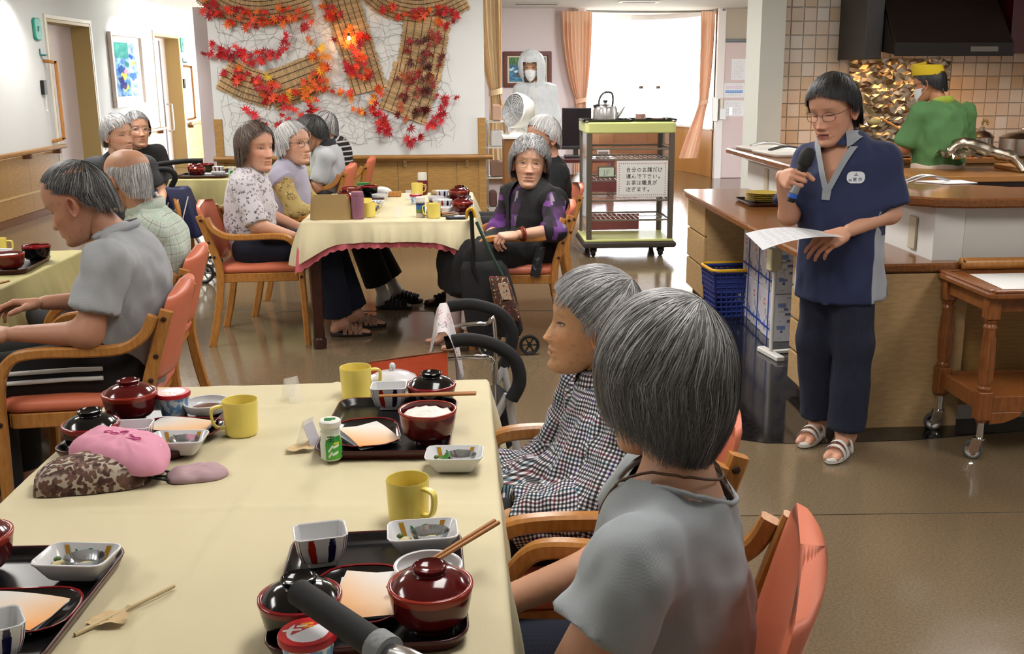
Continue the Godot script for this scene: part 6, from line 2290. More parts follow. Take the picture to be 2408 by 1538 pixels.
func scatter(base: String,inks: Array,sd: int,n: int,lo: float,hi: float,stem:=true,size:=256) -> ImageTexture:
	var im:=blank(size,size,hexc(base))
	var rng:=RandomNumberGenerator.new()
	rng.seed=sd
	for k in n:
		var p:=Vector2(rng.randf()*size,rng.randf()*size)
		var a:=rng.randf()*TAU
		var l:=rng.randf_range(lo,hi)
		var c:=hexc(inks[rng.randi() % inks.size()])
		for dx in [-size,0,size]:
			for dy in [-size,0,size]:
				var q:=p+Vector2(dx,dy)
				if q.x<-20 or q.y<-20 or q.x>size+20 or q.y>size+20: continue
				if stem:
					ink(im,"0,0 %d,%d" % [int(cos(a)*100),int(sin(a)*100)],q,l,0.9,c)
					for j in 3:
						var t:=0.3+j*0.3
						var b:=a+(0.9 if j % 2==0 else -0.9)
						ink(im,"%d,%d %d,%d" % [int(cos(a)*100*t),int(sin(a)*100*t),int(cos(a)*100*t+cos(b)*42),int(sin(a)*100*t+sin(b)*42)],q,l,1.6,c)
				else: ink(im,"0,0 %d,%d" % [int(cos(a)*60),int(sin(a)*60)],q,l,l*0.28,c)
	return img_tex(im)
func printed(key: String,t: Texture2D,s: float,rough:=0.85) -> StandardMaterial3D:
	if M.has(key): return M[key]
	var m:=mat(key,"ffffff",rough)
	m.albedo_texture=t
	triplanar(m,V(s,s,s))
	m.uv1_triplanar_sharpness=8.0
	m.normal_enabled=true; m.normal_texture=T.weave; m.normal_scale=0.0
	m.normal_enabled=false
	return m
func check_tex() -> ImageTexture:
	var im:=blank(256,256,Color(0.86,0.86,0.87))
	var th:=[Color(0.05,0.06,0.10),Color(0.05,0.06,0.10),Color(0.06,0.05,0.08),Color(0.36,0.08,0.14),Color(0.05,0.06,0.10),Color(0.06,0.26,0.34),Color(0.05,0.06,0.10),Color(0.22,0.14,0.36)]
	for y in 256:
		for x in 256:
			var a:=(x/16) % 2==0
			var b:=(y/16) % 2==0
			var ca: Color=th[(x/32) % 8]
			var cb: Color=th[(y/32) % 8]
			var w:=Color(0.86,0.86,0.87)
			var c:=w
			if a and b: c=ca.lerp(cb,0.5)*0.55
			elif a: c=w.lerp(ca,0.62)
			elif b: c=w.lerp(cb,0.62)
			im.set_pixel(x,y,c)
	return img_tex(im)
func plaid_tex() -> ImageTexture:
	var im:=blank(128,128,Color(0.78,0.80,0.76))
	for y in 128:
		for x in 128:
			var c:=Color(0.78,0.80,0.76)
			for q in [x,y]:
				if q % 64<5: c=c.lerp(Color(0.36,0.46,0.42),0.5)
				elif q % 64>24 and q % 64<40: c=c.lerp(Color(0.62,0.74,0.66),0.45)
				elif q % 64>48 and q % 64<51: c=c.lerp(Color(0.50,0.54,0.60),0.4)
			im.set_pixel(x,y,c)
	return img_tex(im)
func uv_mat(key: String,t: Texture2D,s: Vector3) -> StandardMaterial3D:
	if M.has(key): return M[key]
	var m:=mat(key,"ffffff",0.85)
	m.albedo_texture=t
	m.uv1_scale=s
	return m
func torso_uv(J: Dictionary,r:=0.15) -> Array:
	var Z:=V(0,0,1)
	var out:=[[J.neck+V(0,0.03,0),J.hip+V(0,-0.15,0),r,Z]]
	for s in ["l","r"]:
		out.append([J["sh" + s],J["el" + s],0.062,Z])
		out.append([J["el" + s],J["wr" + s],0.055,Z])
	return out
func joints(base: Dictionary,o: Dictionary) -> Dictionary:
	base.merge(o,true)
	return base
func skin(a: String) -> Color: return hexc(a).srgb_to_linear()
const UP:=Vector3.UP
# ---------------------------------------------------------------- everybody
func people():
	var black:=fabric("cloth_black","141416")
	var navy_p:=fabric("cloth_navy_dark","11162a")
	var sp:={"skin": skin("b07e64"),"old": 0.8,"eyes": 0.35,"pitch": 24.0,"turn": -6.0,"size": 1.07,"girth": 1.18,"cell": 0.012,"fine": 72,"seed": 3,"browk": 0.6,"brow": Color(0.05,0.045,0.04),
		"handl": ["rest",V(0.4,1,0)],"handr": ["rest",V(-0.4,1,0)],
		"hair": style("short",[gcol(0.016,0.015,0.016),gcol(0.03),gcol(0.06)],{"start": [0.26,0.22,0.05,0.03,0.02],"streak": gcol(0.22),"streakp": 0.25,"ends": [0.104,0.088,0.030,-0.045,-0.066],"n": 2600,"w": 0.0022,"fluff": 0.02})}
	var J:=joints(seated(),{"neck": V(0.02,0.955,-0.06),"head": V(0.03,1.055,0.045),"chest": V(0.01,0.80,-0.085),"waist": V(0,0.65,-0.07),"shl": V(0.205,0.895,-0.065),"shr": V(-0.185,0.895,-0.05),"ell": V(0.255,0.665,0.0),"wrl": V(0.215,0.665,0.235),"elr": V(-0.24,0.67,0.02),"wrr": V(-0.14,0.69,0.24),"knl": V(0.13,0.50,0.36),"knr": V(-0.13,0.50,0.36)})
	var o:=person("man in a plain grey T-shirt bending over his tray at the left table",V(-1.21,0,-3.54),-85,J,sp)
	var tee:=fabric("tee_grey","9fa3a7",0.9,120)
	cuffed(o,"t_shirt",shirt_field(J,1.18,0.017,0.70,0.08,0.0105,0.018),tee,folds(0.011,9,5,4))
	collar(o,J,tee,0.070,0.018)
	var PF:=pants_field(J,1.12,0.018,0.95,0.014)
	cuffed(o,"trousers",PF,black)
	var stp:=MB.new()
	for e in [0.0,0.030]:
		var path:=[]
		for i in 9:
			var q: Vector3=J.hpl.lerp(J.knl,i/8.0)+V(0.3,0.028-e,0)
			path.append(PF.hit(q,V(-1,0,0))+V(0.004,0,0))
		stp.tube(path,0.0075,6)
	part("side_stripe",stp,mat("stripe_white","d4d4d4",0.8),o,"white double side stripe")
	sp={"skin": skin("b98a6c"),"old": 1.0,"eyes": 0.5,"pitch": 4.0,"turn": -38.0,"size": 1.0,"girth": 1.08,"seed": 5,"cell": 0.014,"fine": 72,
		"hair": style("bald",[gcol(0.25),gcol(0.38),gcol(0.5),gcol(0.6)],{"n": 2400,"w": 0.0024,"ends": [0.13,0.08,0.022,-0.045,-0.06],"rag": 0.02})}
	J=joints(seated(),{"neck": V(0.06,0.94,-0.07),"head": V(0.08,1.06,-0.02),"chest": V(0.03,0.80,-0.09),"waist": V(0,0.65,-0.08),"shl": V(0.215,0.89,-0.11),"shr": V(-0.13,0.89,-0.05)})
	o=person("bald man with grey side hair in a pale checked shirt, seen from behind",V(-1.33,0,-4.28),-86,J,sp)
	var pl:=uv_mat("plaid",plaid_tex(),V(14,14,14))
	cuffed(o,"shirt",shirt_field(J,1.08,0.018,0.8,0.08,0.012,0.015),pl,folds(0.010,9,5,8),torso_uv(J))
	collar(o,J,pl,0.068,0.034)
	cuffed(o,"trousers",pants_field(J,1.05,0.016,0.95,0.018),fabric("cloth_grey_dark","3a3a3c"))
	sp={"skin": skin("cfa084"),"old": 0.9,"eyes": 0.4,"turn": 22.0,"tilt": 3.0,"size": 1.12,"seed": 7,"cell": 0.016,"hair": style("crop",[gcol(0.42),gcol(0.55),gcol(0.65),gcol(0.72)],{"wave": 0.005,"fluff": 0.05,"n": 700,"w": 0.006,"ends": [0.075,0.05,0.0,-0.06,-0.075]})}
	J=joints(seated(),{"neck": V(-0.06,0.92,-0.03),"head": V(-0.06,1.06,0.03),"shl": V(0.13,0.86,0.0),"shr": V(-0.21,0.86,-0.08)})
	o=person("white haired woman in a dark grey T-shirt by the nearest corridor door",V(-2.35,0,-7.6),35,J,sp)
	cuffed(o,"t_shirt",shirt_field(J,1.05,0.016,0.8,0.06,0.016),fabric("tee_charcoal","3f4144"),folds(0.008,10,6,2))
	cuffed(o,"trousers",pants_field(J,1.0,0.014,0.95,0.02),black)
	sp={"skin": skin("bd8e72"),"old": 0.9,"eyes": 0.6,"turn": -8.0,"pitch": -6.0,"size": 1.15,"seed": 8,"cell": 0.016,"hair": style("crop",[gcol(0.08),gcol(0.16),gcol(0.26),gcol(0.36)],{"n": 700,"w": 0.006,"wave": 0.004})}
	J=joints(seated(),{"head": V(-0.03,1.05,0.05),"neck": V(-0.02,0.91,-0.02)})
	o=person("grey haired woman with glasses in a black top, second from the corridor door",V(-2.50,0,-8.4),42,J,sp)
	glasses(o,sp,M.steel)
	cuffed(o,"top",shirt_field(J,1.05,0.016,1.8,0.06,0.018),black)
	cuffed(o,"trousers",pants_field(J,1.0,0.014,0.95,0.022),black)
	for k in 2:
		copy(chair0,[V(-2.37,0,-7.63),V(-2.52,0,-8.43)][k],[35,42][k],["orange padded chair hidden under the white haired woman in dark grey","orange padded chair hidden under the woman with glasses in black"][k])
	sp={"skin": skin("c9967c"),"old": 0.8,"eyes": 0.55,"turn": -42.0,"pitch": 2.0,"size": 1.10,"girth": 1.12,"seed": 11,"cell": 0.012,"fine": 72,"browk": 0.6,
		"handl": ["rest",V(0.3,1,0)],"handr": ["rest",V(-0.3,1,0)],
		"hair": style("bob",[Color(0.045,0.027,0.020),Color(0.07,0.044,0.033),Color(0.10,0.067,0.052),Color(0.15,0.11,0.085)],{"ends": [0.088,0.062,-0.070,-0.095,-0.10],"n": 1500,"w": 0.004,"wave": 0.004})}
	J=joints(seated(),{"neck": V(0,0.93,-0.03),"shr": V(-0.185,0.875,-0.05),"shl": V(0.185,0.875,-0.05),"elr": V(-0.235,0.665,0.02),"wrr": V(-0.16,0.585,0.22),"ell": V(0.22,0.665,0.02),"wrl": V(0.12,0.59,0.23),"knr": V(-0.10,0.49,0.36),"anr": V(-0.09,0.085,0.42),"anl": V(0.12,0.085,0.50)})
	o=person("brown haired woman in a white floral blouse and black trousers facing the far table",V(-1.15,0,-5.95),93,J,sp)
	var fl:=printed("floral_white",scatter("c4bfc4",["3c3946","55505c","2a2a32","6c5f6c"],4,90,10,20),4.6)
	cuffed(o,"blouse",shirt_field(J,1.12,0.018,0.95,0.12,0.011,0.012),fl,folds(0.008,10,6,6))
	collar(o,J,fl,0.066,0.014)
	cuffed(o,"trousers",pants_field(J,1.06,0.022,0.92,0.012,0.06),navy_p)
	var sole:=mat("sole_dark","241c1a",0.6)
	var fs:=printed("strap_floral",scatter("8c6a58",["d0a890","3c2420","c88878","e0c8b0"],6,120,8,16,false),14)
	for s in ["l","r"]: sandal(o,J["an" + s],V(0,0,1),sole,fs,"sandal",[0.03,0.06,0.09,0.115])
	sp={"skin": skin("c79a80"),"old": 1.0,"eyes": 0.6,"turn": -32.0,"pitch": -4.0,"size": 1.10,"seed": 13,"cell": 0.013,"hair": style("crop",[gcol(0.45),gcol(0.56),gcol(0.66),gcol(0.72)],{"ends": [0.084,0.052,-0.045,-0.065,-0.078],"n": 1200,"w": 0.0045,"wave": 0.004,"r": V(0.09,0.117,0.11)}),"handr": ["rest",V(-0.3,1,0)],"sock": [0.2,Color(0.45,0.44,0.42)]}
	J=joints(seated(),{"head": V(-0.05,1.045,0.01),"neck": V(-0.04,0.91,-0.02),"shr": V(-0.20,0.855,-0.05),"shl": V(0.15,0.87,-0.04),"elr": V(-0.235,0.65,0.04),"wrr": V(-0.12,0.60,0.24),"knr": V(-0.1,0.49,0.40),"knl": V(0.1,0.49,0.40),"anr": V(-0.06,0.085,0.53),"anl": V(0.13,0.085,0.58)})
	o=person("white haired woman with glasses in a lavender vest over an olive flowered blouse",V(-1.05,0,-6.68),86,J,sp)
	glasses(o,sp,mat("frame_brown","4a3028",0.4))
	var olive:=printed("olive_flower",scatter("a8935a",["3e2c18","5a3a1c","7a3a2c","c8b47a","4a4a20"],9,70,14,26),4.0)
	cuffed(o,"blouse",shirt_field(J,1.03,0.016,1.5,0.05,0.012),olive,folds(0.008,10,6,3))
	cuffed(o,"vest",shirt_field(J,1.03,0.026,0.12,0.10,0.013),fabric("vest_lavender","a8a4b6",0.9,90),folds(0.006,8,5,3))
	collar(o,J,M.vest_lavender,0.072,0.02)
	cuffed(o,"trousers",pants_field(J,1.0,0.022,0.80,0.013,0.07),black)
	for s in ["l","r"]: sandal(o,J["an" + s],V(0,0,1),M.black_plastic,black,"shoe",[0.02,0.045,0.07,0.095,0.12,0.14])
	sp={"skin": skin("b5836a"),"old": 0.7,"eyes": 0.5,"turn": -8.0,"pitch": 16.0,"size": 1.13,"girth": 1.15,"seed": 15,"cell": 0.015,"handl": ["rest",V(0.3,1,0)],"hair": style("short",[gcol(0.012),gcol(0.02),gcol(0.032)],{"start": [0.1,0.05,0.02,0.02,0.02],"ends": [0.078,0.05,0.0,-0.05,-0.066],"n": 800,"w": 0.005,"fluff": 0.05})}
	J=joints(seated(),{"head": V(0.08,1.02,0.05),"neck": V(0.05,0.92,-0.05),"shl": V(0.22,0.85,-0.08),"ell": V(0.27,0.62,0.0),"wrl": V(0.24,0.64,0.22)})
	o=person("dark haired man in a light grey polo shirt at the farthest table",V(-1.12,0,-8.45),-94,J,sp)
	cuffed(o,"polo_shirt",shirt_field(J,1.15,0.018,0.85,0.08,0.014,0.012),fabric("polo_grey","a2a5a9"),folds(0.010,9,5,5))
	collar(o,J,fabric("collar_black","26282c"),0.072,0.045)
	cuffed(o,"trousers",pants_field(J,1.08,0.016,0.95,0.02),M.cloth_grey_dark)
	sp={"skin": skin("b5836a"),"old": 0.8,"eyes": 0.5,"turn": 10.0,"pitch": 4.0,"size": 1.12,"seed": 16,"cell": 0.017,"hair": style("short",[gcol(0.1),gcol(0.2),gcol(0.34),gcol(0.45)],{"n": 500,"w": 0.006})}
	J=joints(seated(),{"head": V(0.07,1.03,0.05),"neck": V(0.05,0.91,-0.03)})
	o=person("grey haired man in a black and white striped shirt behind the polo shirt",V(-1.13,0,-9.2),-93,J,sp)
	var sim:=blank(64,64,Color(0.05,0.05,0.06))
	for k in 4: sim.fill_rect(Rect2i(0,k*16,64,5),Color(0.7,0.7,0.7))
	cuffed(o,"shirt",shirt_field(J,1.1,0.018,0.9,0.08,0.018),printed("stripe_bw",img_tex(sim),6))
	cuffed(o,"trousers",pants_field(J,1.0,0.016,0.95,0.022),black)
	sp={"skin": skin("c39474"),"old": 0.1,"eyes": 0.7,"turn": -6.0,"pitch": 5.0,"size": 1.0,"seed": 18,"cell": 0.014,"ears": false,"browk": 0.8}
	J=joints(standing(),{"hip": V(0,0.84,0),"waist": V(0,1.02,0.0),"chest": V(0,1.18,-0.005),"neck": V(0,1.31,-0.01),"head": V(-0.03,1.455,0.02),"shl": V(0.135,1.265,-0.02),"shr": V(-0.135,1.265,-0.02),"ell": V(0.172,1.02,-0.02),"elr": V(-0.168,1.02,-0.02),"wrl": V(0.175,0.80,0.05),"wrr": V(-0.165,0.80,0.05),"hpl": V(0.06,0.82,0),"hpr": V(-0.06,0.82,0)})
	sp.handl=["rest",V(1,0,0)]; sp.handr=["rest",V(-1,0,0)]
	o=person("helper in a hooded white suit and white mask standing behind the table",V(0.70,0,-10.25),-6,J,sp)
	o.scale=V(1.05,1.05,1.05)
	var suit:=fabric("suit_white","c6cbce",0.7,500)
	cuffed(o,"suit_top",shirt_field(J,0.92,0.020,1.95,0.06,0.013,0.010),suit,folds(0.010,14,9,12))
	cuffed(o,"suit_trousers",pants_field(J,1.1,0.03,0.95,0.02,0.06),suit)
	var hx: Transform3D=o.get_meta("hx")
	var HF:=Field.new(0.010)
	HF.bone(hx*V(0,0.03,-0.012),hx*V(0,-0.02,-0.012),0.124,0.112,0.03)
	HF.bone(hx*V(0,-0.02,-0.012),J.neck+V(0,0.0,0),0.105,0.095,0.05)
	HF.bone(hx*V(0,0.10,0.02),hx*V(0,0.075,0.085),0.06,0.05,0.04)
	var hi:=hx.affine_inverse()
	cuffed(o,"hood",HF,suit,folds(0.008,14,9,4),[],null,func(p):
		var q: Vector3=hi*p
		return q.z>0.03 and absf(q.x)<0.062 and q.y<0.052 and q.y>-0.13)
	face_mask(o,sp,mat("mask_white","dcdfe0",0.7),0.024)
	var zp:=MB.new()
	zp.tube([V(0,1.33,0.115),V(0,1.18,0.155),V(0,1.02,0.155),V(0,0.86,0.16)],0.004,5)
	part("zip",zp,M.white_plastic,o)
	sp={"skin": skin("b98a70"),"old": 0.9,"eyes": 0.5,"turn": 24.0,"pitch": 6.0,"size": 1.10,"girth": 1.05,"seed": 21,"cell": 0.013,"legs": skin("6e4634"),"hair": style("short",[gcol(0.40),gcol(0.52),gcol(0.62),gcol(0.70)],{"n": 1100,"w": 0.0042,"fluff": 0.05,"ends": [0.085,0.055,0.0,-0.055,-0.07]}),"handl": ["rest",V(0.3,1,0)]}
	J=joints(seated(),{"head": V(0.05,1.075,0.01),"neck": V(0.05,0.94,-0.05),"shl": V(0.20,0.87,-0.05),"knl": V(0.13,0.52,0.40),"knr": V(-0.10,0.52,0.42),"anl": V(0.12,0.085,0.55),"anr": V(-0.16,0.085,0.58)})
	o=person("grey haired man with a black mask and black T-shirt behind the purple top woman",V(0.50,0,-6.62),-80,J,sp)
	face_mask(o,sp,fabric("mask_black","1a1a1b"),0.010)
	glasses(o,sp,M.steel)
	cuffed(o,"t_shirt",shirt_field(J,1.08,0.018,0.8,0.08,0.013,0.01),fabric("tee_black","131519"),folds(0.009,9,6,7))
	cuffed(o,"shorts",pants_field(J,1.05,0.025,0.06,0.016,0.07),black)
	for s in ["l","r"]: sandal(o,J["an" + s],V(0,0,1),M.black_plastic,black,"sandal",[0.05,0.075,0.10])
	sp={"skin": skin("c89b82"),"old": 1.0,"eyes": 0.45,"turn": 62.0,"pitch": -3.0,"tilt": -4.0,"size": 1.16,"girth": 1.06,"seed": 23,"cell": 0.012,"fine": 72,"smile": 0.8,"handl": ["hold",V(0.25,1,0)],"hair": style("bob",[gcol(0.16),gcol(0.26),gcol(0.36),gcol(0.46)],{"wave": 0.012,"fluff": 0.08,"n": 1700,"w": 0.0042,"ends": [0.076,0.045,-0.06,-0.07,-0.08]})}
	J=joints(seated(),{"head": V(0.03,0.985,0.0),"neck": V(0.03,0.865,-0.02),"chest": V(0.01,0.74,-0.03),"waist": V(0,0.62,-0.03),"shl": V(0.19,0.80,-0.06),"shr": V(-0.15,0.80,0.02),"ell": V(0.285,0.645,-0.02),"wrl": V(0.262,0.635,0.19),"elr": V(-0.20,0.60,0.08),"wrr": V(-0.08,0.57,0.24),"knl": V(0.10,0.49,0.36),"knr": V(-0.06,0.49,0.38),"anl": V(0.10,0.085,0.40),"anr": V(-0.08,0.085,0.42)})
	o=person("grey haired woman with glasses, purple top and black vest, facing the camera",V(0.35,0,-5.78),-66,J,sp)
	glasses(o,sp,mat("frame_gold","a08a60",0.3,0.8))
	var pim:=blank(128,128,hexc("3a2440"))
	var rng:=RandomNumberGenerator.new()
	rng.seed=14
	for k in 40:
		var c:=hexc(["5a2a72","2a1c34","6d4a86","8d8090","3a2030","1e1a22","70408c"][rng.randi() % 7])
		pim.fill_rect(Rect2i(rng.randi_range(-10,120),rng.randi_range(-10,120),rng.randi_range(16,44),rng.randi_range(12,34)),c)
	var pt:=printed("purple_patch",img_tex(pim),2.6)
	cuffed(o,"blouse",shirt_field(J,1.06,0.016,1.35,0.06,0.011),pt,folds(0.008,10,6,9))
	var VF:=shirt_field(J,1.06,0.030,0.10,0.10,0.012)
	cuffed(o,"vest",VF,fabric("vest_black","17171a"),folds(0.007,9,5,2),[],null,func(p): return p.z>0.02 and absf(p.x-0.02)<0.028+0.05*clampf((p.y-0.62)/0.22,0,1) and p.y>0.60)
	collar(o,J,M.vest_black,0.066,0.012,"neckline")
	var SF:=Field.new(0.014)
	SF.bone(J.hip,J.waist,0.14,0.13,0.05,V(0,0,1),1.1)
	for s in ["l","r"]: SF.bone(J["hp" + s],J["kn" + s],0.125,0.105,0.06)
	SF.bone(V(0,0.47,0.30),V(0,0.44,0.36),0.11,0.11,0.08)
	for s in ["l","r"]: SF.bone(J["kn" + s],J["kn" + s].lerp(J["an" + s],0.45),0.105,0.12,0.08,Vector3(),1.0,true)
	cuffed(o,"skirt",SF,black,folds(0.014,12,4,2))
	cuffed(o,"trousers",pants_field(J,1.0,0.012,0.95,0.014,0.05),fabric("trouser_pale","b9a9a6"))
	var br:=MB.new()
	for q in [[0.10,0.008,0],[0.04,0.004,1]]:
		var c: Vector3=J.wrl.lerp(J.ell,q[0]+0.02)
		var ax: Vector3=(J.wrl-J.ell).normalized()
		var e1:=ax.cross(UP).normalized()
		var e2:=ax.cross(e1)
		var loop:=[]
		for i in 21: loop.append(c+(e1*cos(TAU*i/20)+e2*sin(TAU*i/20))*0.034)
		br.tube(loop,q[1],6,false)
	part("bracelet",br,mat("amber","7a2a14",0.2),o)
	sp={"skin": skin("c8996f"),"old": 1.0,"eyes": 0.5,"turn": -2.0,"pitch": -4.0,"size": 0.98,"girth": 0.98,"seed": 27,"cell": 0.010,"fine": 96,"nose": 1.05,"browk": 0.35,"brow": gcol(0.2),"handl": ["rest",V(0.4,1,0)],"handr": ["rest",V(-0.4,1,0)],
		"hair": style("crop",[gcol(0.075),gcol(0.13),gcol(0.20),gcol(0.30),gcol(0.42)],{"r": V(0.085,0.116,0.112),"ends": [0.078,0.045,-0.002,-0.065,-0.085],"n": 4200,"w": 0.0019,"fluff": 0.045,"crown": V(0.08,0.78,-0.62).normalized(),"curl": 1.3,"rag": 0.012})}
	J=joints(seated(),{"hip": V(0,0.50,0.02),"hpl": V(0.085,0.51,0.03),"hpr": V(-0.085,0.51,0.03),"head": V(-0.05,0.925,0.05),"neck": V(-0.04,0.80,0.0),"chest": V(-0.02,0.69,-0.02),"waist": V(0,0.60,0.01),"shl": V(0.125,0.765,-0.02),"shr": V(-0.19,0.745,0.04),"ell": V(0.185,0.575,0.05),"wrl": V(0.135,0.545,0.245),"elr": V(-0.21,0.55,0.10),"wrr": V(-0.13,0.525,0.27)})
	o=person("grey haired woman in a small checked blouse, profile view, at the nearest table",V(0.325,0,-2.15),-90,J,sp)
	var chk:=uv_mat("gingham",check_tex(),V(15,15,15))
	var ck:=shirt_field(J,1.0,0.024,1.92,0.10,0.0085,0.03)
	ck.bone(V(0,0.55,0.08),V(0,0.50,0.26),0.125,0.105,0.06,V(0,1,0),1.2)
	cuffed(o,"blouse",ck,chk,folds(0.016,10,7,15),torso_uv(J,0.14))
	var cw:=MB.new()
	var cr:=[]
	for j in 4:
		var row:=PackedVector3Array()
		for k in 33:
			var a:=0.35+(TAU-0.7)*k/32.0
			var rr: float=[0.056,0.060,0.074,0.084][j]
			row.append(J.neck+V(sin(a)*rr*1.02,[0.0,0.040,0.032,-0.012][j]-0.012*cos(a),cos(a)*rr+0.012))
		cr.append(row)
	cw.grid(cr)
	for i in cw.u.size(): cw.u[i]=cw.u[i]*Vector2(0.40,0.10)
	part("collar",cw,chk,o)
	cuffed(o,"trousers",pants_field(J,0.95,0.014,0.95,0.014),black)
	sp={"skin": skin("c79678"),"old": 0.6,"eyes": 0.5,"turn": -34.0,"pitch": 8.0,"tilt": 4.0,"size": 1.02,"girth": 1.0,"seed": 31,"cell": 0.010,"handl": ["rest",V(0.3,1,0)],"handr": ["rest",V(-0.3,1,0)],
		"hair": style("bob",[gcol(0.018),gcol(0.030),gcol(0.050),gcol(0.09),gcol(0.16)],{"r": V(0.096,0.120,0.113),"ends": [0.03,-0.03,-0.055,-0.085,-0.128],"n": 9000,"w": 0.0014,"fluff": 0.06,"crown": V(-0.22,0.86,-0.45).normalized(),"curl": 3.6,"rag": 0.030,"root": 1.8,"streak": gcol(0.42),"streakp": 0.13,"tip": gcol(0.055),"tipk": 0.85,"wave": 0.0035,"skew": 0.16,"step": 0.10})}
	sp.hair.cols=[gcol(0.05),gcol(0.10),gcol(0.18),gcol(0.30),gcol(0.42)]
	J=joints(seated(),{"head": V(-0.05,0.995,-0.025),"neck": V(-0.015,0.855,-0.055),"chest": V(0.0,0.73,-0.05),"waist": V(0,0.62,-0.05),"hip": V(0,0.48,-0.04),"hpl": V(0.08,0.46,-0.02),"hpr": V(-0.08,0.46,-0.02),"knl": V(0.09,0.43,0.36),"knr": V(-0.09,0.43,0.36),"shl": V(0.165,0.805,-0.035),"shr": V(-0.165,0.805,0.0),"ell": V(0.255,0.60,0.06),"wrl": V(0.19,0.57,0.27),"elr": V(-0.215,0.60,0.10),"wrr": V(-0.10,0.54,0.28)})
	o=person("woman with a grey bob and light grey knit top, seen from behind, nearest the camera",V(0.258,0,-1.478),-112,J,sp)
	var kn:=fabric("knit_grey","9aa1a5",0.95,330)
	kn.normal_scale=0.9
	var KF:=shirt_field(J,1.03,0.016,0.50,0.10,0.0085,0.02)
	cuffed(o,"knit_top",KF,kn,folds(0.012,8,5,21),[],null,func(p): return p.y>J.neck.y-0.06 and Vector2(p.x-J.neck.x,p.z-J.neck.z).length()<0.088)
	var nk:=MB.new()
	var loop:=[]
	for i in 41:
		var a:=TAU*i/40
		loop.append(KF.hit(J.neck+V(sin(a)*0.091,0.16,cos(a)*0.091),V(0,-1,0)))
	nk.tube(loop,0.0045,6,false)
	part("neckline",nk,kn,o)
	var ch:=MB.new()
	loop=[]
	for i in 41:
		var a:=TAU*i/40
		loop.append(KF.hit(J.neck+V(sin(a)*0.070,0.16,cos(a)*(0.070+0.05*smoothstep(0.0,1.0,cos(a)))),V(0,-1,0))+V(0,0.004,0))
	ch.tube(loop,0.0022,6,false)
	part("cord_necklace",ch,mat("cord_brown","5a4028",0.6),o)
	cuffed(o,"trousers",pants_field(J,1.0,0.014,0.95,0.014),navy_p)
	speaker()
	cook()
